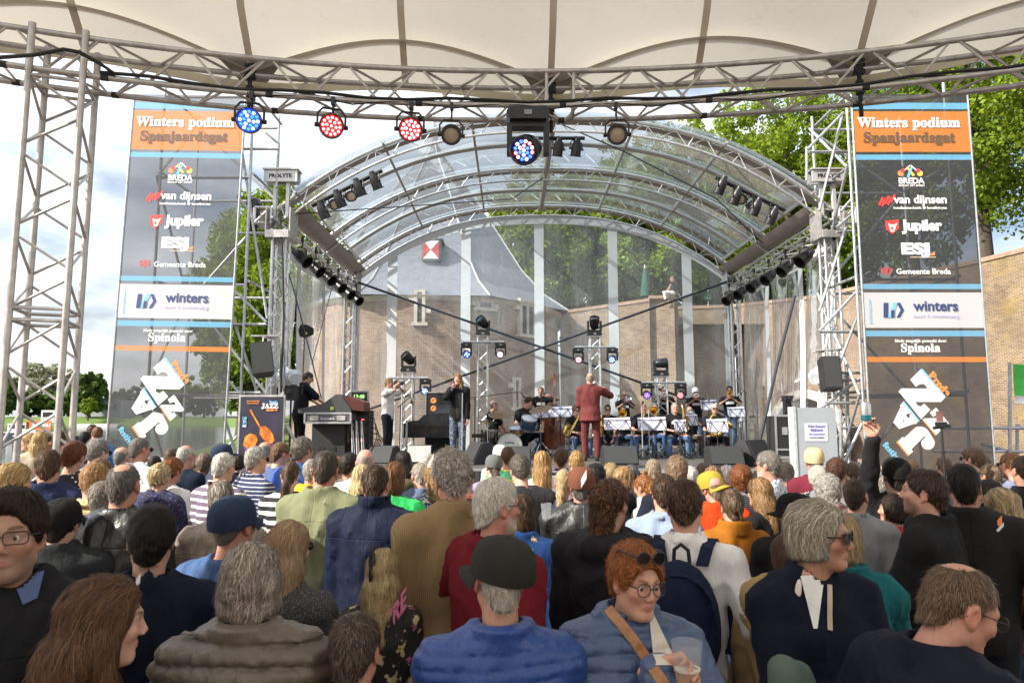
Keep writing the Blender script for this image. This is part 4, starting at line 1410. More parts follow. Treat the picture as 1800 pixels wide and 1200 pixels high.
def face_sdf(p, detail=True):
 x = np.abs(p[:, 0]); q = p.copy(); q[:, 0] = x
 d = sd_ell(q, (0, -.012, .036), (.0755, .097, .087))
 d = smin(d, sd_ell(q, (0, .026, -.030), (.064, .064, .084)), .03)
 d = smin(d, sd_ell(q, (0, .066, -.099), (.029, .021, .019)), .03)
 d = smin(d, sd_rc(q, (.0475, .004, -.062), (.016, .060, -.101), .019, .016), .028)
 d = smin(d, sd_ell(q, (.037, .060, -.022), (.026, .024, .020)), .022)
 d = smin(d, sd_rc(q, (.010, .0865, .026), (.042, .072, .022), .0105, .009), .016)
 d = smin(d, sd_rc(q, (0, -.012, -.06), (0, -.038, -.20), .056, .064), .035)
 if detail:
  d = smax(d, -sd_ell(q, (.0315, .0985, .004), (.0195, .019, .0125)), .012)
  d = smin(d, sd_ell(q, (.0315, .0735, .0035), (.0155, .0125, .0115)), .005)            # lids bulging over the eye
  d = smax(d, -sd_rc(q, (.0205, .0905, .0004), (.0425, .0855, .0010), .0022, .0019), .0010)  # the slit between them
  d = smin(d, sd_rc(q, (0, .088, .014), (0, .104, -.024), .0072, .0105), .012)
  d = smin(d, sd_ell(q, (0, .1055, -.0285), (.0105, .0085, .0085)), .008)
  d = smin(d, sd_ell(q, (.0125, .0985, -.034), (.0075, .0095, .0075)), .006)
  d = smax(d, -sd_ell(q, (.0068, .104, -.0415), (.0036, .006, .003)), .003)
  d = smin(d, sd_rc(q, (0, .0905, -.0585), (.024, .0795, -.0655), .0048, .0028), .008)
  d = smin(d, sd_rc(q, (0, .0890, -.0715), (.020, .080, -.0690), .0060, .0034), .007)
  d = smax(d, -sd_rc(q, (0, .0965, -.0648), (.0265, .0835, -.0662), .0016, .0010), .0025)
  d = smax(d, -sd_rc(q, (.018, .094, -.036), (.032, .082, -.058), .0022, .0016), .006)        # fold beside the nose
 else:
  d = smin(d, sd_rc(q, (0, .088, .014), (0, .106, -.028), .009, .013), .012)
  d = smax(d, -sd_ell(q, (.0315, .099, .003), (.018, .02, .013)), .012)
  d = smin(d, sd_rc(q, (0, .091, -.064), (.02, .081, -.066), .009, .005), .008)
 e = sd_ell(q, (.0785, -.010, -.006), (.010, .021, .033))
 e = smin(e, sd_ell(q, (.076, -.002, -.032), (.008, .011, .012)), .008)
 if detail: e = smax(e, -sd_ell(q, (.089, -.006, -.002), (.008, .012, .021)), .006)
 return smin(d, e, .008)


HEADC = {}
EYP = [(.0001, -.0125), (.009, -.0088), (.0125, 0), (.0118, .004), (.009, .0088), (.0068, .0105), (.0061, .0109), (.003, .0120), (.0025, .01225), (.0001, .0125)]


def head_mesh(lod):
 if lod not in HEADC:
  HEADC[lod] = surfnets(lambda p: face_sdf(p, lod < 2), (-.105, -.125, -.21), (.105, .14, .135), LOD[lod][1])
 return HEADC[lod]


def head_colors(V, skin, brow, stubble, lips, seed, rosy=.5):
 skin = np.array(skin); x = np.abs(V[:, 0]); y = V[:, 1]; z = V[:, 2]
 c = np.tile(skin, (len(V), 1))
 def blend(mask, col):
  nonlocal c
  c = c * (1 - mask[:, None]) + np.array(col) * mask[:, None]
 g = lambda cx, cy, cz, r: np.exp(-(((x - cx) ** 2 + (y - cy) ** 2 + (z - cz) ** 2) / r ** 2))
 red = skin * np.array([1.05, .70, .66])
 blend(rosy * g(.04, .07, -.03, .03), red); blend(.8 * rosy * g(0, .11, -.03, .02), red); blend(.7 * g(.085, -.01, -.005, .03), red)
 if stubble is not None:
  mk = np.clip((-.035 - z) / .03, 0, 1) * np.clip((y - .005) / .03, 0, 1) * (z > -.125) * np.clip((.16 + z) / .03, 0, 1)
  mk = mk * (1 - .8 * g(0, .1, -.065, .018))
  blend(np.clip(mk, 0, 1) * .75, stubble)
 lz = -.0645 - .0015 * (x / .02); blend(.62 * np.clip((1.0 - ((x / .0245) ** 2 + ((z - lz) / np.where(z > lz, .0085, .0115)) ** 2)) * 3.0, 0, 1) * (y > .07), lips)
 blend(.28 * np.exp(-((x - .0315) / .017) ** 2 - ((z - .0035) / .011) ** 2) * (y > .06), skin * np.array([.72, .55, .52]))
 br = np.exp(-(((z - (.0265 + .0045 * np.sin((x - .012) * 75))) / .0042) ** 2)) * np.clip((x - .010) / .006, 0, 1) * np.clip((.052 - x) / .012, 0, 1) * (y > .05)
 blend(.9 * np.clip(br * 1.4, 0, 1), brow)
 blend(.55 * np.exp(-((x - .0315) / .0165) ** 4 - ((z - .0062) / .0022) ** 2) * (y > .07), brow * .5)
 return c


# ---------------------------------------------------------------- hair
def hair_fn(style, seed):
 """Returns (sdf, bounds lo, hi, strand length, flow kind)."""
 def shell(p, t, tz=None): return sd_ell(p, (0, -.014, .037), (.0755 + t, .097 + t, .088 + (tz if tz is not None else t)))
 ears = lambda p: sd_ell(np.abs(p) * np.array([1, 0, 0]) + p * np.array([0, 1, 1]), (.085, -.004, -.012), (.022, .020, .036))
 fcut = lambda p, s=1.0, dz=0.0: sd_ell(p, (0, .120, -.035 + dz), (.092 * s, .094 * s, .117))
 low = lambda p, z0, sl: -(p[:, 2] - (z0 + sl * (p[:, 1] + .03)))
 nz = lambda p, f, a: a * n3(p, f, seed)
 nape = lambda p: sd_rc(p, (0, -.06, -.02), (0, -.062, -.085), .055, .042)
 if style in ('short', 'crop', 'slick', 'tousled'):
  t = {'short': .010, 'crop': .005, 'slick': .013, 'tousled': .017}[style]
  def f(p):
   d = shell(p, t * .75, t)
   d = smin(d, nape(p), .03)
   if style in ('slick', 'tousled'): d = smin(d, sd_ell(p, (0, .03, .095), (.058, .06, .042)), .02)
   q = p.copy(); q[:, 2] *= .6
   d = d + nz(p if style == 'tousled' else q, 70 if style == 'tousled' else 55, .0045 if style != 'crop' else .001)
   d = smax(d, -fcut(p, 1.0, -.004), .022)
   d = smax(d, low(p, -.042, .62), .018)
   return smax(d, -ears(p), .004)
  return f, (-.12, -.15, -.13), (.12, .125, .17), (.03 if style != 'tousled' else .04), 'whorl'
 if style in ('bald', 'fringe', 'thin'):
  def f(p):
   d = shell(p, .005); d = smin(d, nape(p), .03) + nz(p, 60, .002)
   d = smax(d, -fcut(p, 1.05, -.005), .008); d = smax(d, low(p, -.042, .62), .008); d = smax(d, -ears(p), .004)
   if style != 'bald':
    top = sd_ell(p, (0, .01, .125), (.068, .105, .075))
    d = smax(d, -top, .012) if style == 'fringe' else smax(d + .004, -sd_ell(p, (0, -.045, .125), (.035, .045, .05)), .01)
   else:
    d = smax(d + .0042, -sd_ell(p, (0, .02, .12), (.085, .125, .10)), .008)
   return d
  return f, (-.11, -.14, -.13), (.11, .12, .15), .022 if style != 'bald' else .004, 'whorl'
 if style in ('curly', 'bigcurly', 'wavyshort', 'perm'):
  t = {'curly': .022, 'bigcurly': .044, 'wavyshort': .017, 'perm': .026}[style]
  fr = {'curly': 120, 'bigcurly': 95, 'wavyshort': 60, 'perm': 85}[style]
  def f(p):
   d = shell(p, t, t * .9); d = smin(d, nape(p) - t * .5, .03)
   if style in ('bigcurly', 'perm'): d = smin(d, sd_ell(p, (0, -.03, -.02), (.088 + t * .6, .085, .09)), .03)
   d = d + nz(p, fr, .010 if style != 'wavyshort' else .007)
   d = smax(d, -fcut(p, .98), .008)
   d = smax(d, low(p, -.075 if style in ('bigcurly', 'perm') else -.048, .5), .01)
   return d if style in ('bigcurly', 'perm') else smax(d, -ears(p), .004)
  return f, (-.155, -.18, -.16), (.155, .14, .20), .035, 'curl'
 if style in ('bob', 'bobshort', 'pixie', 'shag'):
  b = {'bob': -.125, 'bobshort': -.085, 'pixie': -.06, 'shag': -.105}[style]
  w = {'bob': .096, 'bobshort': .094, 'pixie': .086, 'shag': .103}[style]
  def f(p):
   q = p.copy(); q[:, 2] *= .35
   d = shell(p, .015, .019); d = smin(d, sd_ell(p, (0, -.025, b * .45), (w - .005, .090, .105)), .03)
   d = d + nz(q, 75, .0055) + nz(p, 40, .003) + (nz(p, 52, .009) if style in ('pixie', 'shag') else 0)
   d = smax(d, -fcut(p, 1.0 if style == 'pixie' else .94, .010 if style == 'pixie' else -.010), .026)
   d = smax(d, low(p, b, .12), .018)
   return d
  return f, (-.13, -.155, -.19), (.13, .125, .18), .07, 'down'
 if style in ('long', 'longwavy', 'halfup', 'longwide'):
  L_ = {'long': -.34, 'longwavy': -.36, 'halfup': -.33, 'longwide': -.30}[style]
  def f(p):
   q = p.copy(); q[:, 2] *= .3
   d = shell(p, .015, .017)
   d = smin(d, sd_ell(p, (0, -.035, -.06), (.093, .085, .13)), .03)
   d = smin(d, sd_rc(p, (0, -.085, -.10), (0, -.125, L_), .075, .055), .05)
   for s_ in (-1, 1): d = smin(d, sd_rc(p, (s_ * .055, -.06, -.08), (s_ * .075, -.10, L_ * .92), .05, .035), .04)
   if style == 'longwide':
    for s_ in (-1, 1): d = smin(d, sd_rc(p, (s_ * .072, .0, -.04), (s_ * .092, .03, L_), .032, .038), .03)
   d = d + nz(q, 65 if style != 'longwavy' else 85, .008) + (nz(p, 45, .007) if style == 'longwavy' else 0)
   d = smax(d, -fcut(p, 1.0, -.006), .022)
   return d
  return f, (-.15, -.20, L_ - .08), (.15, .125, .165), .11 if style != 'longwavy' else .08, 'down'
 if style in ('pony', 'lowpony', 'bun', 'topknot', 'updo'):
  def f(p):
   q = p.copy()
   d = shell(p, .009, .011); d = smin(d, nape(p), .03) + nz(q, 60, .002)
   d = smax(d, -fcut(p, 1.0), .008); d = smax(d, low(p, -.042, .62), .008); d = smax(d, -ears(p), .004)
   if style == 'pony':
    e = sd_rc(p, (0, -.12, .02), (0, -.155, -.05), .024, .034); e = smin(e, sd_rc(p, (0, -.15, -.05), (.01, -.145, -.24), .036, .018), .02)
   elif style == 'lowpony':
    e = sd_rc(p, (0, -.105, -.03), (0, -.13, -.10), .026, .03); e = smin(e, sd_rc(p, (0, -.13, -.1), (0, -.13, -.36), .042, .03), .03)
   elif style == 'bun':
    e = sd_ell(p, (0, -.118, .01), (.046, .036, .05)); e = smin(e, sd_rc(p, (.02, -.13, .01), (.035, -.125, -.075), .02, .01), .02)
   elif style == 'topknot':
    e = sd_ell(p, (0, -.035, .150), (.028, .028, .026)); e = smin(e, sd_rc(p, (.0, -.10, .02), (0, -.12, -.17), .05, .04), .03)
   else:
    e = smin(sd_ell(p, (0, -.085, .045), (.07, .065, .075)), sd_rc(p, (0, -.10, .02), (.0, -.115, -.17), .065, .055), .04) + nz(p, 110, .010)
   e = e + nz(p * np.array([1, 1, .4], np.float32), 90, .004)
   return smin(d, e, .012)
  return f, (-.12, -.23, -.40), (.12, .12, .19), .06, ('down' if style != 'updo' else 'curl')
 raise KeyError(style)


def hair_parts(style, color, lod, seed, streak=None, strands=None, capped=False):
 f, lo, hi, ln, flow = hair_fn(style, seed)
 V, F = surfnets(f, lo, hi, LOD[lod][2])
 r = np.random.default_rng(seed)
 color = np.array(color, float)
 if capped:
  top_ = V[:, 2] > -.01; V[top_] = V[top_] * np.array([.93, .95, .93])
 base = color * (.45 + .25 * r.random((len(V), 1))) * (1 + .3 * n3(V.astype(np.float32), 70, seed + 1)[:, None])  # shell darker than the strands: shadow between them put into its colour
 n = strands if strands is not None else {0: 4200, 1: 900, 2: 160}[lod]
 if style in ('bald',): n = 0
 if style in ('crop',): n = int(n * .5)
 if style in ('fringe', 'thin'): n = int(n * .6)
 if style.startswith('long') or style == 'halfup': n = int(n * 1.5)
 seg = {0: 6, 1: 5, 2: 4}[lod]
 wd = {0: .0013, 1: .0032, 2: .0055}[lod]
 col = base
 if n:
  src = V[V[:, 2] < -.012] if capped else V
  p = src[r.integers(0, len(src), n)].astype(np.float32) + r.normal(0, .003, (n, 3)).astype(np.float32)
  stepl = ln / seg * r.uniform(.6, 1.35, (n, 1)).astype(np.float32)
  e = .004
  def grad(x):
   g = np.stack([f(x + np.eye(3, dtype=np.float32)[i] * e) - f(x - np.eye(3, dtype=np.float32)[i] * e) for i in range(3)], 1)
   return g / np.maximum(np.linalg.norm(g, axis=1, keepdims=True), 1e-6)
  pts = []; nrm = []
  fly = np.where(r.random((n, 1)) < .10, r.uniform(.004, .018, (n, 1)), 0).astype(np.float32)
  wob = r.uniform(0, 6.28, (n, 1)).astype(np.float32); fr = r.uniform(.6, 1.4, (n, 1)).astype(np.float32)
  jit = r.normal(0, .25 if flow != 'curl' else .5, (n, 3)).astype(np.float32)
  for i in range(seg + 1):
   g = grad(p)
   off = {'whorl': .0015 + .0045 * i / seg, 'down': .002 + .003 * i / seg, 'curl': .002 + .012 * i / seg}[flow]
   p = p - g * (f(p)[:, None] - off - fly * i / seg) * (1 if i < 2 else .5)
   pts.append(p.copy()); nrm.append(g)
   if flow == 'whorl':
    d = p - np.array([.01, -.055, .13], np.float32); d[:, 2] -= .05
   elif flow == 'down':
    d = np.zeros_like(p); d[:, 2] = -1; d[:, 0] = p[:, 0] * 4 * np.clip((p[:, 2] - .03) / .08, 0, 1); d[:, 1] = -np.clip((p[:, 2] - .0) / .1, 0, 1) * .9
    d[:, 0] += .28 * np.sin(wob[:, 0] + i * 1.7 * fr[:, 0])
   else:
    a = wob + i * 1.9 * fr
    d = np.concatenate([np.cos(a), np.sin(a) * .8, -.55 + .6 * np.sin(a * 1.3)], 1)
   d = d / np.maximum(np.linalg.norm(d, axis=1, keepdims=True), 1e-6) + jit
   d = d - g * (d * g).sum(1, keepdims=True)
   d = d / np.maximum(np.linalg.norm(d, axis=1, keepdims=True), 1e-6)
   p = p + d * stepl
  S = np.stack(pts, 1); Nn = np.stack(nrm, 1)                 # n, seg+1, 3
  inface = (sd_ell(S[:, -1], (0, .122, -.035), (.094, .094, .115)) < -.008) | (sd_ell(S[:, seg // 2], (0, .122, -.035), (.094, .094, .115)) < -.008)
  keep = ~inface | (r.random(n) < .07)
  S, Nn = S[keep], Nn[keep]; n = len(S)
  T = np.gradient(S, axis=1); W_ = np.cross(T, Nn); W_ /= np.maximum(np.linalg.norm(W_, axis=2, keepdims=True), 1e-6)
  tp = np.linspace(1, .25, seg + 1)[None, :, None] * wd * (.7 if flow == 'curl' else 1) * r.uniform(.6, 1.4, (n, 1, 1))
  R = np.concatenate([(S + W_ * tp)[:, :, None], (S - W_ * tp)[:, :, None]], 2).reshape(-1, 3)
  k = np.arange(n)[:, None] * (seg + 1) * 2 + np.arange(seg)[None] * 2
  Q = np.stack([k, k + 1, k + 3, k + 2], -1).reshape(-1, 4)
  sc = color[None] * np.exp(r.normal(0, .21, (n, 1)))
  if streak is not None:
   mk = r.random((n, 1)) < .3; sc = np.where(mk, np.array(streak)[None] * np.exp(r.normal(0, .2, (n, 1))), sc)
  sc = np.repeat(sc, (seg + 1) * 2, 0)
  F = np.concatenate([F, Q + len(V)]); V = np.concatenate([V, R]); col = np.concatenate([base, sc])
 return V, F, np.clip(col, 0.004, .95)


# ---------------------------------------------------------------- hands
HANDC = {}
FING = ((-.033, .060, .0082), (-.011, .074, .0088), (.011, .080, .009), (.033, .071, .0088))


def hand_mesh(curl, h=.0055, spread=0.0, point=False):
 key = (round(curl, 2), h, spread, point)
 if key in HANDC: return HANDC[key]
 ch = []
 for i, (x, l, r) in enumerate(FING):
  c = curl * (1 + .1 * (3 - i)) if not (point and i == 3) else .15
  p = Vector((x, .092 - .004 * abs(i - 2), 0)); a = .15 + c * .75; d = []
  sx = (i - 1.5) * spread
  for j, f in enumerate((.45, .32, .25)):
   q = p + Vector((sx * l * f, cos(a) * l * f, -sin(a) * l * f)); d.append((p, q, r * (1 - .1 * j), r * (.9 - .1 * j))); p = q; a += c * (.95 if j == 0 else .7)
  ch.append(d)
 th = [(Vector((.030, .020, -.006)), Vector((.052, .052, -.016 - .012 * curl)), .015, .0115), (Vector((.052, .052, -.016 - .012 * curl)), Vector((.050 - .012 * curl, .083, -.026 - .016 * curl)), .0105, .0085)]
 def f(p):
  d = sd_rc(p, (-.025, .022, 0), (-.03, .085, 0), .016, .0135)
  for x in (-.008, .012, .028): d = smin(d, sd_rc(p, (x * .75, .018, 0), (x, .088, .001), .017, .0135), .012)
  d = smin(d, sd_rc(p, (0, -.05, 0), (0, .02, 0), .024, .022), .02)
  for c in ch:
   e = None
   for a, b, ra, rb in c:
    k = sd_rc(p, a, b, ra, rb); e = k if e is None else smin(e, k, .003)
   d = smin(d, e, .004)
  e = smin(sd_rc(p, *th[0]), sd_rc(p, *th[1]), .004)
  return smin(d, e, .007)
 V, F = surfnets(f, (-.065, -.08, -.115), (.085, .19, .035), h)
 HANDC[key] = (V, F)
 return V, F


def place_hand(V, F, wrist, fdir, palm, right=True):
 fdir = Vector(fdir).normalized(); palm = Vector(palm); palm = (palm - fdir * palm.dot(fdir)).normalized()
 z = -palm; y = fdir; x = y.cross(z)
 if not right:
  V = V * np.array([-1, 1, 1]); F = F[:, ::-1]
 R = np.array([[x[i], y[i], z[i]] for i in range(3)])
 return V @ R.T + np.array(wrist), F


# ---------------------------------------------------------------- clothes
def folds_and_seams(n, b, v, fine, fs, seams):
 """Relief of cloth: soft creases, weave, and sewn seams down the back and across the yoke."""
 b1 = n.nodes.new('ShaderNodeBump'); b1.inputs['Strength'].default_value = .55; b1.inputs['Distance'].default_value = .035
 n.links.new(noise(n, 8.5, 4, .55, objco(n, (1.2, 1.2, .55))), b1.inputs['Height'])
 b2 = n.nodes.new('ShaderNodeBump'); b2.inputs['Strength'].default_value = fs; b2.inputs['Distance'].default_value = .004
 n.links.new(noise(n, fine, 3, .6, v), b2.inputs['Height']); n.links.new(b1.outputs[0], b2.inputs['Normal'])
 out = b2
 if seams:
  sp = n.nodes.new('ShaderNodeSeparateXYZ'); n.links.new(objco(n), sp.inputs[0])
  def mth(op, a, c=None):
   x = n.nodes.new('ShaderNodeMath'); x.operation = op
   for i, q in enumerate((a, c)):
    if q is None: continue
    if isinstance(q, (int, float)): x.inputs[i].default_value = q
    else: n.links.new(q, x.inputs[i])
   return x.outputs[0]
  m_ = mth('MINIMUM', mth('ABSOLUTE', sp.outputs[0]), mth('ABSOLUTE', mth('SUBTRACT', sp.outputs[2], 1.345)))
  b3 = n.nodes.new('ShaderNodeBump'); b3.inputs['Strength'].default_value = .5; b3.inputs['Distance'].default_value = .004
  n.links.new(mth('MINIMUM', mth('MULTIPLY', m_, 160.0), 1.0), b3.inputs['Height']); n.links.new(b2.outputs[0], b3.inputs['Normal']); out = b3
 n.links.new(out.outputs[0], b.inputs['Normal'])


def cloth(name, col, rough=.85, var=.14, weave=220, bmp=.35, sheen=.01, spec=.09, seams=False):
 key = ('cloth', name, tuple(col))
 if key in MATS: return MATS[key]
 m, n, b = nodes_of(name)
 v = objco(n)
 c = mixrgb(n, [x * (1 - var) for x in col], [min(1, x * (1 + var)) for x in col], noise(n, 14, 5, .6, v))
 n.links.new(c, b.inputs['Base Color'])
 b.inputs['Roughness'].default_value = rough; b.inputs['Specular IOR Level'].default_value = spec; b.inputs['Sheen Weight'].default_value = sheen; b.inputs['Sheen Roughness'].default_value = .5
 folds_and_seams(n, b, v, weave, bmp, seams)
 MATS[key] = m
 return m


def striped(name, c1, c2, period, frac=.5, rough=.85, axis=2, thin=None):
 m, n, b = nodes_of(name)
 v = objco(n); sp = n.nodes.new('ShaderNodeSeparateXYZ'); n.links.new(v, sp.inputs[0])
 md = n.nodes.new('ShaderNodeMath'); md.operation = 'MULTIPLY_ADD'; md.inputs[1].default_value = 1 / period; md.inputs[2].default_value = 20
 nz = n.nodes.new('ShaderNodeMath'); nz.operation = 'MULTIPLY_ADD'; nz.inputs[1].default_value = .012; n.links.new(noise(n, 9, 2, .5, v), nz.inputs[0]); n.links.new(sp.outputs[axis], nz.inputs[2])
 n.links.new(nz.outputs[0], md.inputs[0])
 fr = n.nodes.new('ShaderNodeMath'); fr.operation = 'FRACT'; n.links.new(md.outputs[0], fr.inputs[0])
 gt = n.nodes.new('ShaderNodeMath'); gt.operation = 'GREATER_THAN'; gt.inputs[1].default_value = frac; n.links.new(fr.outputs[0], gt.inputs[0])
 n.links.new(mixrgb(n, c1, c2, gt.outputs[0]), b.inputs['Base Color'])
 b.inputs['Roughness'].default_value = rough; b.inputs['Specular IOR Level'].default_value = .3
 folds_and_seams(n, b, v, 150, .3, False)
 return m


def printed(name, c1, c2, scale, thr=.5, c3=None, soft=.04):
 m, n, b = nodes_of(name)
 v = objco(n)
 c = mixrgb(n, c1, c2, ramp(n, noise(n, scale, 3, .6, v), thr, thr + soft))
 if c3: c = mixrgb(n, c, c3, ramp(n, noise(n, scale * .8, 2, .5, objco(n, (1, 1.3, 1.1))), .6, .63))
 n.links.new(c, b.inputs['Base Color']); b.inputs['Roughness'].default_value = .85
 folds_and_seams(n, b, v, 150, .3, False)
 return m


def dotted(name, c1, c2, scale):
 m, n, b = nodes_of(name)
 vo = n.nodes.new('ShaderNodeTexVoronoi'); vo.inputs['Scale'].default_value = scale; vo.inputs['Randomness'].default_value = .25; n.links.new(objco(n), vo.inputs['Vector'])
 n.links.new(mixrgb(n, c2, c1, ramp(n, vo.outputs['Distance'], .24, .28)), b.inputs['Base Color']); b.inputs['Roughness'].default_value = .85
 return m


def leather(name, col, rough=.38):
 m, n, b = nodes_of(name)
 v = objco(n)
 n.links.new(mixrgb(n, col, [min(1, c * 2.2 + .01) for c in col], ramp(n, noise(n, 16, 6, .7, v), .45, .85)), b.inputs['Base Color'])
 b.inputs['Roughness'].default_value = rough; b.inputs['Specular IOR Level'].default_value = .5
 folds_and_seams(n, b, v, 45, .5, True)
 return m


def nylon(name, col, rough=.42):
 m, n, b = nodes_of(name)
 v = objco(n)
 n.links.new(mixrgb(n, [c * .85 for c in col], [min(1, c * 1.15) for c in col], noise(n, 10, 4, .6, v)), b.inputs['Base Color'])
 b.inputs['Roughness'].default_value = rough; b.inputs['Specular IOR Level'].default_value = .5; b.inputs['Sheen Weight'].default_value = .1
 folds_and_seams(n, b, v, 38, .8, False)
 return m


def ik(S, Wr, l1, l2, pole):
 S, Wr, pole = Vector(S), Vector(Wr), Vector(pole)
 d = Wr - S; L_ = min(d.length, (l1 + l2) * .999); d.normalize(); Wr = S + d * L_
 a = (l1 * l1 - l2 * l2 + L_ * L_) / (2 * L_); h = sqrt(max(0, l1 * l1 - a * a))
 pl_ = pole - d * pole.dot(d); pl_.normalize()
 return S + d * a + pl_ * h, Wr


ARMS = {'down': ((.235, .02, .82), (.35, -.6, 0)), 'fold': ((-.03, .21, 1.10), (1, -.2, -.5)), 'pocket': ((.235, .06, .93), (.7, -1, 0)),
  'hold': ((.10, .30, 1.14), (.8, -.3, -.7)), 'phone': ((.08, .36, 1.25), (.7, -.2, -.8)), 'back': ((.06, -.15, .98), (1, -.3, 0)), 'raise': ((.20, .25, 1.78), (.8, .3, -.3)), 'horn': ((.05, .30, 1.42), (.9, -.1, -.7)), 'lap': ((.12, .36, .93), (.8, -.5, -.3)), 'sax': ((.07, .27, 1.10), (.9, -.3, -.4)), 'eye': ((.07, .19, 1.57), (.9, .1, -.5)), 'mic': ((.03, .16, 1.46), (.8, 0, -.8)), 'lead': ((.14, .36, 1.46), (.8, -.1, -.5)), 'desk': ((.16, .42, 1.06), (.8, -.4, -.3))}

GARM = {  # thickness, sleeve end along the arm 0..2, hem z, fold size, collar, chest bulk
 'tee': (.012, .62, .86, .006, 'crew', 0), 'tank': (.010, .12, .86, .005, 'crew', 0), 'sweater': (.020, 1.93, .84, .008, 'crew', .004), 'shirt': (.014, 1.93, .82, .009, 'shirt', .002), 'polo': (.013, .75, .84, .006, 'shirt', 0),
 'jacket': (.027, 1.93, .80, .010, 'stand', .008), 'leather': (.026, 1.93, .84, .009, 'shirt', .008), 'puffer': (.030, 1.93, .84, .003, 'high', .012), 'blazer': (.026, 1.93, .72, .007, 'shirt', .006), 'coat': (.032, 1.93, .48, .010, 'shirt', .01), 'hood': (.030, 1.93, .78, .010, 'hood', .008), 'blouse': (.014, .8, .82, .008, 'crew', 0), 'fleece': (.028, 1.93, .80, .006, 'high', .008)}
GCACHE = {}
_q = lambda t: tuple(round(x, 3) for x in t)


def body_frame(sit):
 return -.50 if sit else 0.0


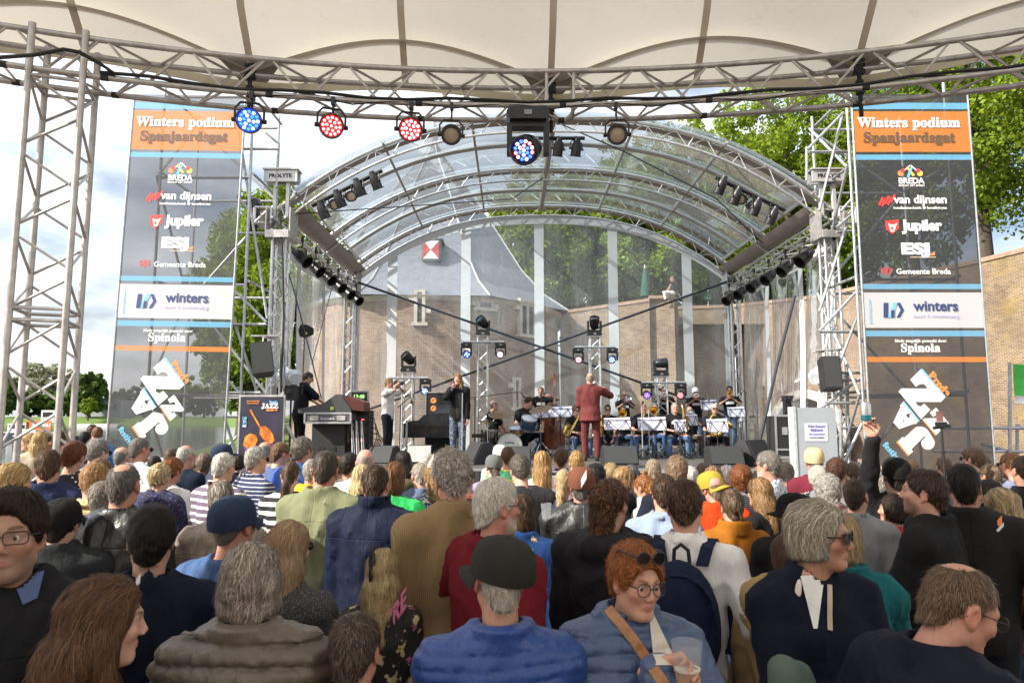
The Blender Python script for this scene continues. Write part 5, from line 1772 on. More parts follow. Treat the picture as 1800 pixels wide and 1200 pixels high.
def make_person(spec):
 """spec keys: loc, yaw, H, lod, hair, haircol, top, topmat, label ... -> the body mesh, with hair and clothing as its children."""
 g = spec.get
 lod = g('lod', 1); seed = g('seed', 1); sit = g('sit', False); fem = g('fem', False)
 k = g('H', 1.75) / 1.75 if not sit else g('H', 1.75) / 1.75
 wd = (0.90 if fem else 1.0) * g('wide', 1.0)
 dz = body_frame(sit)
 r = np.random.default_rng(seed)
 kind, tm = g('top', 'tee'), g('topmat')
 th, sl, hem, fold, collar, bulk = GARM[kind]
 hem = g('hem', hem)
 shw = .186 * wd
 belly = g('belly', 0.0)
 lean = g('lean', 0.0)                      # forward shift of the shoulders
 sh = lambda p: (p[0], p[1] + lean * max(0, (p[2] - .95) / .5), p[2] + dz)
 # arms
 arms = []
 for s_, nm in ((1, g('R', g('arms', 'down'))), (-1, g('L', g('arms', 'down')))):
  if isinstance(nm, str): (w, pole) = ARMS[nm]
  else: w, pole = nm
  if isinstance(w, Vector):                # a point of the place the wrist must reach
   q_ = (Matrix.Translation(g('loc')) @ Matrix.Rotation(-radians(g('yaw', 0)), 4, 'Z')).inverted() @ w / k
   w = (s_ * q_.x / (wd if abs(q_.x) > .15 else 1), q_.y - lean, q_.z - dz)
  S = Vector((s_ * shw, lean + 0.0, 1.405 + dz))
  Wr = Vector((s_ * w[0] * (wd if abs(w[0]) > .15 else 1), w[1] + lean, w[2] + dz));
  E, Wr = ik(S, Wr, .295, .255, (s_ * pole[0], pole[1], pole[2]))
  arms.append((S, E, Wr, s_))
 # legs
 hips = [(s_ * .092 * wd, 0, .90 + dz) for s_ in (1, -1)]
 if sit:
  sp = g('knees', .17)
  legs = [(Vector(h), Vector((s_ * sp, .42, .47)), Vector((s_ * (sp + .01), .36 + g('feet', 0), .09))) for h, s_ in zip(hips, (1, -1))]
  legs = [(Vector((h[0], h[1], .44)), b, c) for (h, b, c) in legs]
 else:
  st = g('stance', .10)
  legs = [(Vector(h), Vector((s_ * (st + .005), .015, .49)), Vector((s_ * st, -.01, .09))) for h, s_ in zip(hips, (1, -1))]
 hc = Vector((0, .025 + lean * 1.05 + g('hfwd', 0), 1.634 + dz + g('hup', 0)))
 HM = Matrix.Translation(hc) @ Matrix.Translation((0, -.03, -.10)) @ (Matrix.Rotation(-radians(g('turn', 0)), 4, 'Z') @ Matrix.Rotation(-radians(g('nod', 0)), 4, 'X') @ Matrix.Rotation(radians(g('tilt', 0)), 4, 'Y')) @ Matrix.Translation((0, .03, .10))
 hs = np.array([(.95 if fem else 1.0) * r.uniform(.96, 1.04), r.uniform(.97, 1.03), (.96 if fem else 1.0) * r.uniform(.98, 1.02)]) * .935 * g('hscale', 1.0)
 HA = np.array(HM)
 tohead = lambda V: (V * hs) @ HA[:3, :3].T + HA[:3, 3]

 def torso(p, t, arm_to, low, folds=0.0):
  q = p.copy(); q[:, 0] = np.abs(q[:, 0])
  up = lean * np.clip((q[:, 2] - dz - .95) / .5, 0, 1.2); q[:, 1] -= up; q[:, 2] -= dz
  d = sd_ell(q, (0, -.005, 1.22), (.158 * wd + bulk, .108 + bulk, .26))
  d = smin(d, sd_ell(q, (.062 * wd, -.035, 1.32), (.085, .07, .14)), .05)
  d = smin(d, sd_ell(q, (.07 * wd, .055, 1.29), (.075, .055, .085)) if fem else sd_ell(q, (.07 * wd, .045, 1.32), (.08, .05, .085)), .05)
  d = smin(d, sd_rc(q, (0, -.012, 1.425), (shw - .005, -.005, 1.402), .062, .058), .045)
  d = smin(d, sd_rc(q, (0, -.02, 1.50), (.12 * wd, -.012, 1.435), .048, .038), .035)
  d = smin(d, sd_ell(q, (0, .01 + belly * .4, 1.05), (.148 * wd + belly * .5, .105 + belly, .17)), .07)
  d = smin(d, sd_ell(q, (0, -.01, .90), ((.165 if fem else .158) * wd, .115, .15)), .07)
  d = d - t
  if low < .8: d = smin(d, sd_rc(q, (0, 0, .9), (0, 0, low + .02), .17 * wd + t, .20 * wd + t) if True else d, .05)
  q2 = p
  for S, E, Wr, s_ in arms:
   e = sd_rc(q2, S, E, .055 + t * .9, .044 + t * .9) if arm_to >= 1 else sd_rc(q2, S, S.lerp(E, max(.08, arm_to)), .056 + t, .053 + t * 1.6)
   if arm_to > 1: e = smin(e, sd_rc(q2, E, E.lerp(Wr, arm_to - 1), .044 + t * .9, .031 + t * .85), .02)
   d = smin(d, e, .03)
  if folds:
   qq = p * np.array([1, 1, .5], np.float32)
   d = d + folds * n3(qq, 22, seed + 3) + folds * .5 * n3(p, 46, seed + 4) - folds * 1.5 * (np.exp(-np.abs(n3(qq, 15, seed + 6)) * 9) - .25)
  return d

 def garment(p):
  pz = p[:, 2] - dz
  d = torso(p, th, sl, hem, fold)
  lo_ = hem + dz
  q = p.copy(); q[:, 1] -= lean
  if collar in ('high', 'stand') and g('collar_up'): pz = pz - g('collar_up') * np.clip((pz - 1.40) / .05, 0, 1)
  if kind == 'puffer':
   sc, qa = g('quilt', (.055, .026))
   ph = (pz + .010 * np.sin(q[:, 0] * 7 + seed) + .006 * n3(p, 11, seed)) / sc
   tri = np.abs((ph % 1.0) - .5) * 2                       # 1 on the seams, 0 mid-baffle
   d = d + .010 * qa / .021 - qa * np.sqrt(np.clip(1 - tri ** 2.2, 0, 1)) + .215 * qa * n3(p * np.array([1, 1, .45], np.float32), 62, seed + 2) * (.35 + tri)
   # sleeves carry their own rings through the same field
  rad = np.sqrt((q[:, 0] / .98) ** 2 + ((q[:, 1] + .012 - .10 * (pz - 1.46) * 0) / 1.05) ** 2)
  fr_ = np.clip((q[:, 1] - .02) / .05, 0, 1)              # opening towards the throat
  if collar == 'crew':
   d = smin(d, np.maximum(np.abs(rad - .076) - .008, np.abs(pz - (1.492 - .045 * fr_ - .10 * (rad - .07))) - .016), .012)
  elif collar == 'shirt':
   e = np.maximum(np.abs(rad - (.074 + .25 * np.clip(1.535 - pz, 0, .1))) - .0075, np.abs(pz - (1.512 - .05 * fr_)) - .030); e = np.maximum(e, q[:, 1] - .062)
   d = smin(d, e, .010)
  elif collar == 'stand':
   e = np.maximum(np.abs(rad - (.086 + .12 * (pz - 1.5))) - .009, np.abs(pz - (1.508 - .055 * fr_)) - .036); e = np.maximum(e, q[:, 1] - .060)
   d = smin(d, e, .014)
  elif collar == 'high':
   e = np.maximum(np.abs(rad - (.089 + .10 * (pz - 1.5))) - .013, np.abs(pz - (1.502 - .05 * fr_)) - .040); e = np.maximum(e, q[:, 1] - .072)
   d = smin(d, e, .016)
  elif collar == 'hood':
   e = sd_ell(q - np.array([0, 0, dz], np.float32), (0, -.105, 1.445), (.125 * wd, .058, .075)); e = smin(e, sd_rc(np.abs(q) * np.array([1, 0, 0], np.float32) + q * np.array([0, 1, 1], np.float32) - np.array([0, 0, dz], np.float32), (.09, -.07, 1.47), (.055, .06, 1.42), .036, .03), .03) + .006 * n3(p, 40, seed)
   d = smin(d, e, .015)
  if g('scarf'):
   e = np.maximum(np.abs(rad - .085) - .022, np.abs(pz - 1.515) - .045) + .006 * n3(p, 50, seed + 9); d = smin(d, e, .01)
  # clear the neck and the space under the hem
  nk = sd_rc(q - np.array([0, 0, dz], np.float32), (0, -.012, 1.50), (0, .0, 1.75), .066, .075)
  d = smax(d, -nk, .006)
  d = smax(d, lo_ - p[:, 2], .004)
  return d

 ext = max(.30 * wd + .06, *(abs(a[i].x) + .12 for a in arms for i in range(3)))
 ymin = min(-.30, *(a[i].y - .12 for a in arms for i in range(3))); ymax = max(.28 + belly, *(a[i].y + .12 for a in arms for i in range(3)))
 zmax = max(1.64 + dz, *(a[i].z + .13 for a in arms for i in range(3)))
 armk = _q([c for a in arms for v_ in a[:3] for c in v_])
 key = (kind, lod, wd, fem, belly, lean, sit, armk, bool(g('scarf')), seed % 3 if lod == 2 else seed, hem)
 if key not in GCACHE: GCACHE[key] = surfnets(garment, (-ext, ymin, hem + dz - .03), (ext, ymax, zmax), .0078 if (kind == 'puffer' and lod == 0) else LOD[lod][0])
 GV, GF = GCACHE[key]
 # inner body (coarse) with neck, forearms and hands
 bare = sl < 1.5
 hb = .020 if (bare and lod < 2) else .03
 def inner(p):
  d = torso(p, -.012, 1.98, .9)
  for a, b, c in legs:
   d = smin(d, smin(sd_rc(p, a, b, .075, .052), sd_rc(p, b, c, .05, .036), .02), .03)
  return d
 ik_key = ('in', hb, wd, fem, belly, lean, sit, armk, _q([c for l in legs for v_ in l for c in v_]))
 if ik_key not in GCACHE:
  GCACHE[ik_key] = surfnets(inner, (-ext, ymin - .02, .03), (ext, max(ymax, .5 if sit else 0), zmax), hb)
 BV, BF = GCACHE[ik_key]
 skin = np.array(g('skin', (.50, .285, .20)))
 Vs = [BV]; Fs = [BF]; Cs = [np.tile(skin, (len(BV), 1))]
 nb = len(BV)
 HV, HF = head_mesh(lod)
 hcol = np.array(g('haircol', (.2, .15, .1)))
 Cs.append(head_colors(HV, skin, hcol * .6 + skin * .12, g('stubble'), g('lips', skin * np.array([.95, .62, .60])), seed)); Vs.append(tohead(HV)); Fs.append(HF + nb); nb += len(HV)
 for i, (S, E, Wr, s_) in enumerate(arms):
  hd_ = g('RH' if s_ > 0 else 'LH', None)
  cu, pal, fd = (.5, (-s_, .1, 0), None) if hd_ is None else hd_
  V, F = hand_mesh(cu, .0055 if lod == 0 or g('finehands') else .008)
  d = Vector(fd) if fd is not None else (Wr - E).normalized()
  V, F = place_hand(V * (.93 if fem else 1.0), F, Wr + d * .012, d, pal, s_ > 0)
  Vs.append(V); Fs.append(F + nb); nb += len(V); Cs.append(np.tile(skin * np.array([1.02, .94, .93]), (len(V), 1)))
 body = np_mesh('person', np.concatenate(Vs), np.concatenate(Fs), SKIN, col=np.concatenate(Cs))
 body.location = g('loc'); body.rotation_euler = (0, 0, -radians(g('yaw', 0))); body.scale = (k, k, k)
 tag(body, g('label'), 'person', g('group'))
 np_mesh(g('topname', {'tee': 'shirt', 'tank': 'top', 'sweater': 'sweater', 'polo': 'shirt', 'hood': 'hooded_jacket', 'leather': 'jacket', 'puffer': 'padded_jacket', 'fleece': 'jacket'}.get(kind, kind)), GV, GF, tm, body)
 # trousers and shoes
 if g('legs', True):
  lk = ('trousers', wd, fem, sit, _q([c for l in legs for v_ in l for c in v_]))
  if lk not in GCACHE:
   def tr_(p):
    d = None
    for a, b, c in legs:
     e = smin(sd_rc(p, a, b, .098, .068), sd_rc(p, b, c, .066, .058), .02)
     d = e if d is None else smin(d, e, .02)
    q = p.copy(); q[:, 2] -= dz
    d = smin(d, sd_ell(q, (0, -.01, .90), (.172 * wd, .125, .13)), .05)
    d = d + .004 * n3(p * np.array([1, 1, .6], np.float32), 30, 5)
    return smax(d, p[:, 2] - 1.0 - dz, .005)
   V, F = surfnets(tr_, (-.34, -.2, .05), (.34, .55 if sit else .2, 1.03 + dz), .022 if g('finelegs') else .03)
   o = np_mesh('trousers', V, F, g('legmat', JEANS), body)
   o.material_slots[0].link = 'OBJECT'
   GCACHE[lk] = o.data
  else:
   o = bpy.data.objects.new('trousers', GCACHE[lk]); COL.objects.link(o); o.parent = body
   o.material_slots[0].link = 'OBJECT'
  o.material_slots[0].material = g('legmat', JEANS)
  if 'shoe' not in GCACHE:
   V, F = surfnets(lambda p: smax(smin(sd_ell(p, (0, .06, .03), (.045, .13, .055)), sd_ell(p, (0, -.03, .06), (.042, .06, .07)), .03), -p[:, 2] + .003, .004), (-.07, -.12, -.02), (.07, .22, .15), .018)
   s0 = np_mesh('shoe', V, F, BLACKM); GCACHE['shoe'] = s0.data; bpy.data.objects.remove(s0)
  for a, b, c in legs:
   o = bpy.data.objects.new('shoe', GCACHE['shoe']); COL.objects.link(o); o.parent = body; o.location = (c.x, c.y, .0)
 # hair
 st = g('hair', 'short')
 if st:
  hk = (st, lod, seed % 3 if lod == 2 else seed)
  V, F, C_ = hair_parts(st, hcol, lod, hk[2], g('streak'), g('strands'), bool(g('cap')))
  np_mesh('hair', tohead(V), F, HAIRM, body, col=C_)
 # eyes
 if g('eyes'):
  for s_ in (-1, 1):
   b = MB(); T = HM @ Matrix.Translation((s_ * .0315 * hs[0], .0732 * hs[1], .0018 * hs[2]))
   b.lathe(EYP, 14, T @ Matrix.Rotation(-pi / 2, 4, 'X') @ Matrix.Rotation(radians(g('gaze', 0)), 4, 'Y'))
   cols = []
   for (rr_, zz) in EYP:
    cols += [((.008, .008, .008) if zz > .0121 else ((.05, .04, .03) if zz > .0108 else (.50, .46, .43)))] * 14
   np_mesh('eye', np.array(b.v), np.array(b.f), EYE_M, body, col=np.array(cols))
 # headgear and glasses
 if g('cap'):
  cc, back = g('cap')[:2]
  cm = cloth('cap_cloth', cc, .8)
  T = HM @ Matrix.Diagonal((hs[0] * 1.02, hs[1] * 1.02, hs[2] * 1.02, 1)) @ Matrix.Translation((0, 0, -.010)) @ Matrix.Rotation(radians(g('capyaw', 0)), 4, 'Z') @ Matrix.Rotation(radians(9), 4, 'X')
  b = MB()
  n_ = 22
  b.lathe([(1.0, -.004), (1.015, .02), (.99, .055), (.90, .088), (.71, .112), (.40, .126), (.05, .130)], n_, T @ Matrix.Translation((0, -.012, .022)), 0, sx=.0945, sy=.1185)
  cp = b.build('cap', cm, body)
  if len(g('cap')) > 2 and g('cap')[2] == 'none': pass
  else:
   br_b = MB()
   def brim(u, v):
    a = pi * (.5 + (u - .5) * .78); rr_ = 1.0 + .62 * v * sin(pi * (.18 + .64 * u))
    return T @ Vector((cos(a) * .091 * (1 + .1 * v), -.012 + sin(a) * .112 * rr_, .024 - .022 * v - .018 * (2 * u - 1) ** 2 * (.3 + v)))
   br_b.grid(brim, 14, 5); br_b.grid(lambda u, v: brim(u, v) + Vector((0, 0, -.004)), 14, 5)
   br_b.build('brim', cm, cp)
  bt = MB(); bt.lathe([(.009, 0), (.006, .005), (.0, .006)], 8, T @ Matrix.Translation((0, -.012, .150))); bt.build('button', cm, cp)
  if back:
   sg = MB()
   sg.lathe([(1.02, .0), (1.03, .012), (1.02, .016)], 12, T @ Matrix.Translation((0, -.012, .018)), 0, radians(238), radians(302), .091, .112)
   sg.build('back_strap', cm, cp)
 for gt in [q_ for q_ in (g('glasses'), g('glasses2')) if q_]:
  dark = gt == 'sun'
  b = MB(); lb = MB(); zz, yy = g('gz', .004), .105
  if gt == 'up': zz, yy, dark = .108, .088, True
  T = HM @ Matrix.Diagonal((hs[0], hs[1], hs[2], 1))
  for s_ in (-1, 1):
   c = Vector((s_ * .033, yy, zz))
   rx, rz = (.028, .021) if not dark else (.031, .022)
   if g('round'): rx, rz = .026, .024
   ringp_ = [c + Vector((rx * cos(a) * (1 if not g('square') else 1.05), -abs(s_ * rx * cos(a) + s_ * .033 * 0) * .06 - .10 * max(0, s_ * rx * cos(a)) * .9, rz * (sin(a) if not g('square') else max(-.8, min(.8, 1.5 * sin(a)))))) for a in np.linspace(0, 2 * pi, 17)]
   b.tube([T @ p for p in ringp_], .0017 if not dark else .0025, 5, cap=False)
   lb.add([T @ p for p in ringp_[:-1]], [tuple(range(16))])
   b.tube([T @ Vector((s_ * .060, yy - .008, zz + .006)), T @ Vector((s_ * .078, yy - .05, zz + .006)), T @ Vector((s_ * .081, -.005, zz + .008)), T @ Vector((s_ * .082, -.03, zz - .015))], .0018 if not dark else .0028, 5)
  b.tube([T @ Vector((-.008, yy + .002, zz + .004)), T @ Vector((.008, yy + .002, zz + .004))], .0018, 5)
  gl = b.build('glasses' if not dark else 'sunglasses', g('framemat', BLACK), body)
  lb.build('lens', SUNLENS if dark else CLEARLENS, gl)
 body['hm'] = 0
 del body['hm']
 return body, HM, hs, arms


def lens_mat(name, col, alpha):
 m, n, b = nodes_of(name)
 b.inputs['Base Color'].default_value = (*col, 1); b.inputs['Roughness'].default_value = .08
 b.inputs['Alpha'].default_value = alpha
 return m


SUNLENS = lens_mat('sunglass_lens', (.012, .01, .012), .96)
CLEARLENS = lens_mat('clear_lens', (.3, .32, .32), .05)
JEANS = cloth('denim', (.07, .10, .17), .85, .3)
DARKTR = cloth('dark_trousers', (.015, .016, .022), .85)
BEIGETR = cloth('beige_trousers', (.36, .30, .22), .85)
# ================================================================== THE CROWD
GREY = (.27, .25, .23); LGREY = (.42, .40, .36); WHITE_H = (.62, .58, .51); DGREY = (.10, .09, .085); BROWN = (.085, .048, .026); DBROWN = (.035, .022, .015); BLK = (.014, .011, .010)
BLOND = (.46, .31, .14); DBLOND = (.26, .17, .09); SANDY = (.34, .19, .085); GINGER = (.30, .105, .03); AUBURN = (.15, .055, .022); STUB = (.30, .20, .15)
PALE = (.56, .34, .25); RUDDY = (.50, .25, .175); TANNED = (.40, .22, .14)
NAVY = (.014, .020, .045); BLUE = (.04, .09, .26)
n_person = [0]
CROWD = {}
YFIX = dict(olive=4.4, nger=4.1, corduroy=3.3, maroon=3.0, backpackman=3.2, hoodcurl=3.3, browncap=4.6, bluechambray=4.4, ochre=4.2, blackfleece=3.8, redhead=2.2, yellowcap=5.0, proflong=5.0, bristle=5.2, shadesman=6.0, golden=6.6, greycap=6.8, greytee=5.4, bigcurls=6.3, bluejacket=6.8, ponystripe=5.5, breton=7.4, auburn=5.0, longblonde=5.3, bobblue=4.0, ponyblond=5.4, topknot=5.6, shades=5.9, floral=5.2, stripewhite=5.6, bluehood=5.8, whitecurl=6.3, greywave=5.0, redcollar=4.5, headwrap=4.7, canholder=4.9, blondwaveright=3.9, darkshades=4.8, blackcap=3.9, edge=5.3, beardman=3.6, marlwoman=2.8, yellowjacket=6.2, bluegreyback=6.0, brownshades=6.2, slatetee=6.2, curlright=7.2, greyback=6.8, pinkbald=5.8, wavyolive=6.4)


def C_(key, px, top, Y, yaw, hair, hc, kind, m, label, **kw):
 n_person[0] += 1
 Y = YFIX.get(key, Y)
 p = P(px, top, Y)
 H = p.z - {'curly': .02, 'bigcurly': .045, 'perm': .02, 'topknot': .055}.get(hair, .010)
 sp = dict(loc=(p.x, p.y, 0), yaw=yaw, H=H, hair=hair, haircol=hc, top=kind, topmat=m, label=label, seed=100 + n_person[0], group='people in the audience', legs=True)
 sp['lod'] = 0 if Y < 3.05 else (1 if Y < 5.3 else 2)
 sp['legmat'] = [JEANS, DARKTR, BEIGETR][n_person[0] % 3]
 sp['arms'] = ['down', 'fold', 'pocket'][n_person[0] % 3]
 sp['skin'] = [(.50, .285, .20), PALE, RUDDY][n_person[0] % 3]
 jr = random.Random(n_person[0] * 7)
 if sp['lod'] > 0: sp.update(turn=jr.uniform(-16, 16), nod=jr.uniform(-5, 9), tilt=jr.uniform(-5, 5))
 sp.update(kw)
 sp['yaw'] = yaw + math.degrees(atan2(p.x, Y))
 if not (1.42 < H < 2.0): print('HEIGHT', key, round(H, 2))
 CROWD[key] = make_person(sp)
 return CROWD[key]


def cl(n, c, **k): return cloth(n, c, **k)


DENIM_SH = cl('denim_shirt', (.16, .24, .36))
# ---- foreground row
C_('glassesman', 24, 861, 2.0, -170, 'tousled', (.03, .02, .015), 'jacket', cl('black_softshell', (.016, .016, .018), seams=True), 'man with black rectangular glasses facing the camera, black jacket over blue shirt', glasses='clear', square=True, eyes=True, gaze=20, nod=-4, skin=(.44, .25, .17), stubble=(.25, .16, .12), R='fold', L='fold', turn=0, lod=0, RH=(.7, (0, -1, -.3), (-.6, .3, .7)))
C_('longgirl', 165, 1012, 1.78, 86, 'longwide', (.085, .042, .022), 'sweater', cl('dark_knit', (.03, .025, .025)), 'young woman in profile with long brown hair fading to blonde ends', fem=True, streak=(.15, .08, .038), skin=(.56, .33, .25), arms='hold', eyes=True, nod=4)
C_('navysweater', 268, 890, 2.55, 6, 'tousled', BLK, 'sweater', cl('navy_knit', (.010, .013, .026)), 'black-haired man in plain dark navy crew neck sweater seen from behind', skin=(.45, .26, .18), arms='down')
C_('leatherman', 217, 812, 3.7, 34, 'thin', (.13, .12, .11), 'leather', leather('black_leather', (.012, .012, .012)), 'grey-haired man in black leather jacket turned to the right', skin=RUDDY, glasses='clear')
C_('bluecap', 408, 873, 2.95, 38, 'bald', (.20, .17, .15), 'tee', printed('blue_marl', (.030, .075, .19), (.05, .11, .25), 90, .5, soft=.3), 'man in navy blue baseball cap and marled blue tee', cap=((.022, .036, .068), False), skin=(.50, .24, .16), wide=1.08, arms='down')
C_('greypuffer', 440, 955, 2.05, 16, 'shag', (.20, .165, .135), 'puffer', nylon('taupe_nylon', (.105, .082, .062)), 'woman with tousled grey-blond hair in shiny taupe quilted puffer jacket', fem=True, streak=(.45, .40, .34), skin=PALE, wide=1.02, tilt=0, RH=(.8, (0, 0, -1), (0, 1, .3)), R='hold')
C_('marlwoman', 504, 915, 2.72, 36, 'halfup', (.30, .19, .105), 'sweater', printed('charcoal_marl', (.02, .02, .022), (.17, .165, .16), 160, .5, soft=.25), 'blonde woman with half-up hair and sunglasses in charcoal marl sweater', fem=True, glasses='sun', streak=(.42, .30, .18), skin=PALE)
C_('bottomman', 622, 1078, 2.0, 18, 'short', (.055, .038, .028), 'sweater', cl('black_knit', (.012, .012, .012)), 'short dark-haired person low at the bottom edge, left of the royal blue jacket', skin=RUDDY, streak=(.16, .12, .09))
C_('girlclips', 672, 962, 3.0, 12, 'longwavy', (.36, .25, .12), 'tee', printed('black_floral', (.012, .012, .012), (.45, .10, .22), 26, .62, (.5, .42, .2)), 'girl with long wavy blonde hair and small black claw clips', fem=True, streak=(.52, .40, .23), skin=PALE, wide=.85, hscale=.94)
C_('royalblue', 880, 964, 2.12, -4, 'crop', (.42, .38, .33), 'puffer', nylon('royal_blue_nylon', (.010, .046, .21)), 'man in royal blue quilted jacket and dark waxed cap, bottom centre', cap=((.028, .027, .025), True), capyaw=38, skin=(.50, .27, .19), wide=1.02, quilt=(.042, .008), hup=.03, topname='quilted_jacket', turn=-6)
C_('maroon', 866, 838, 2.62, 52, 'short', (.60, .56, .48), 'sweater', cl('maroon_sweatshirt', (.135, .012, .018)), 'white-haired bearded man with glasses in maroon sweatshirt', glasses='clear', stubble=(.55, .50, .45), skin=(.50, .235, .165), wide=1.2, belly=.03, streak=(.74, .71, .64), arms='pocket', turn=14, yaw_=0)
C_('corduroy', 801, 788, 2.95, -22, 'wavyshort', (.34, .30, .26), 'blazer', striped('tan_corduroy', (.27, .18, .085), (.20, .13, .06), .0065, .55, axis=0), 'tall man with curly grey hair in tan corduroy blazer', glasses='clear', skin=RUDDY, streak=(.44, .40, .35), stubble=(.45, .38, .33), wide=1.08, arms='down', finehands=True)
C_('redhead', 1104, 946, 2.02, 166, 'wavyshort', (.27, .085, .022), 'puffer', nylon('steel_blue_nylon', (.042, .074, .155)), 'red-haired woman in round glasses and blue puffer jacket looking at the camera', fem=True, glasses='clear', round=True, eyes=True, gaze=-4, skin=(.55, .30, .21), streak=(.42, .16, .05), lips=(.42, .12, .10), turn=-16, tilt=-3, nod=6, quilt=(.046, .014), glasses2='up', L=(P(1208, 1168, 1.93) + Vector((-.075, .055, -.035)), (.8, -.3, -.6)), R='down', LH=(.75, (-.5, .8, .1), (-.85, .45, .35)))
C_('backpackman', 1203, 842, 2.9, 8, 'slick', (.055, .030, .016), 'shirt', cl('white_cotton', (.74, .73, .72)), 'young man with combed brown hair in white shirt wearing a navy backpack', skin=(.55, .30, .21), streak=(.12, .07, .035))
C_('hoodcurl', 1068, 838, 3.02, 12, 'updo', (.075, .036, .016), 'hood', cl('black_raincoat', (.017, .016, .019), rough=.6, sheen=.02), 'woman with curly brown pinned-up hair in black hooded raincoat', fem=True, streak=(.20, .10, .04), skin=PALE, wide=1.12)
C_('greybob', 1424, 878, 2.5, 148, 'bobshort', (.26, .225, .175), 'blazer', cl('navy_blazer_cloth', (.008, .010, .020)), 'woman with straight grey bob in dark navy blazer, white top and round pin badge', fem=True, streak=(.50, .45, .36), skin=(.46, .24, .155), turn=-44, eyes=False, glasses='sun', framemat=None or BLACK)
C_('baldright', 1640, 972, 1.85, 42, 'thin', (.15, .10, .06), 'coat', cl('navy_mac', (.010, .012, .022), rough=.7, seams=True), 'heavy man with thinning brown hair in dark navy coat looking down, bottom right', skin=(.52, .27, .19), wide=1.1, belly=.05, glasses='clear', turn=20, nod=22, hem=.6)
# ---- second rank
C_('yellowshirt', 166, 812, 4.5, 12, 'short', SANDY, 'shirt', cl('pale_yellow_cotton', (.66, .56, .27)), 'sandy-haired man in pale yellow shirt behind the truss leg')
C_('navytop', 172, 806, 5.4, 24, 'bobshort', (.20, .12, .06), 'tee', cl('navy_jersey', (.018, .022, .05)), 'woman with brown bob in navy top behind the yellow shirt', fem=True)
C_('shaved', 181, 843, 4.3, 20, 'crop', (.22, .19, .17), 'sweater', cl('grey_jersey', (.16, .16, .17)), 'shaven-headed man hidden behind the leather jacket')
C_('polkadot', 128, 774, 5.8, 30, 'wavyshort', AUBURN, 'blouse', dotted('polka_dot', (.015, .015, .02), (.65, .65, .65), 34), 'woman with auburn curls in black polka dot blouse', fem=True)
C_('denimshirt', 168, 770, 6.6, 62, 'wavyshort', GREY, 'shirt', DENIM_SH, 'grey-haired man with glasses in light denim shirt near the left banner', glasses='sun')
C_('whiteshirtleft', 243, 767, 6.8, 55, 'crop', (.22, .20, .18), 'shirt', cl('white_linen', (.72, .71, .68)), 'close-cropped grey man in white shirt and sunglasses before the left banner', glasses='sun')
C_('baldleft', 213, 784, 7.4, 30, 'bald', GREY, 'tee', cl('sand_jersey', (.42, .36, .27)), 'bald man just left of the white shirt before the left banner')
C_('bluehood', 281, 814, 5.2, 42, 'pixie', (.44, .33, .18), 'hood', printed('navy_floral', (.012, .014, .04), (.22, .04, .16), 42, .6, (.05, .08, .3)), 'short-haired blonde woman in navy hooded floral top', fem=True, glasses='sun')
C_('redcurls', 300, 801, 6.0, 45, 'curly', GINGER, 'blouse', cl('white_crepe', (.72, .71, .70)), 'woman with ginger curls in white blouse', fem=True)
C_('beardnavy', 325, 780, 7.0, 48, 'fringe', WHITE_H, 'sweater', cl('ink_navy_knit', (.012, .018, .035)), 'bald man with white side hair in dark navy sweater', skin=RUDDY, glasses='clear', stubble=WHITE_H)
C_('brownback', 300, 786, 7.9, 20, 'short', (.13, .09, .06), 'tee', cl('olive_jersey', (.12, .12, .07)), 'brown-haired man behind the ginger curls')
C_('greycurl', 358, 795, 7.5, 30, 'curly', (.22, .17, .13), 'tee', cl('navy_strap_top', (.03, .04, .09)), 'person with grey-brown curls and bag strap left of the navy cap')
C_('stripewhite', 389, 794, 5.0, 48, 'short', WHITE_H, 'polo', striped('purple_stripe', (.62, .60, .56), (.14, .11, .16), .055, .42), 'white-haired man in white and purple striped polo', glasses='sun', wide=1.1, belly=.04)
C_('navycapfar', 390, 781, 7.4, 68, 'short', GREY, 'jacket', cl('grey_navy_jacket', (.05, .06, .09)), 'man in dark blue cap before the jazz poster', cap=((.03, .04, .075), False))
C_('ponytaupe', 393, 843, 4.0, 10, 'lowpony', (.20, .17, .14), 'leather', leather('taupe_leather', (.16, .125, .095), .42), 'woman with grey low ponytail in taupe leather jacket', fem=True, streak=(.35, .31, .27))
C_('blondechild', 14, 812, 4.6, 70, 'bobshort', (.36, .24, .11), 'sweater', cl('pale_blue_knit', (.40, .50, .58)), 'blond person at the left edge behind the truss leg', fem=True)
C_('darkcap', 108, 878, 3.5, 18, 'short', BLK, 'jacket', cl('charcoal_jacket', (.025, .027, .03)), 'man in black cap crouched behind the truss leg', cap=((.012, .012, .013), False), glasses='sun')
C_('navyarms', 86, 790, 5.0, 20, 'short', BROWN, 'jacket', cl('dark_blue_jacket', (.022, .03, .07)), 'man in dark blue jacket between the truss tubes')
C_('beigejacket', 70, 757, 8.6, 4, 'long', BLOND, 'jacket', cl('beige_jacket', (.42, .36, .26)), 'long-haired blonde woman in beige jacket near the orange boat', fem=True)
C_('farcouple1', 163, 745, 12.2, 20, 'short', BROWN, 'tee', cl('grey_tee', (.42, .43, .45)), 'brown-haired man in grey tee near the water', legs=True)
C_('farcouple2', 171, 749, 11.8, -12, 'short', (.20, .10, .05), 'shirt', cl('sky_blue_shirt', (.10, .24, .50)), 'man in bright blue shirt near the water')
C_('fardark', 150, 757, 11.0, 30, 'short', BLK, 'tee', cl('dark_tee', (.02, .02, .025)), 'dark-haired man beside the water couple')
C_('fargirl', 57, 760, 9.3, -60, 'long', (.36, .22, .1), 'tee', cl('black_tee_far', (.02, .02, .022)), 'woman in black top left of the beige jacket', fem=True)
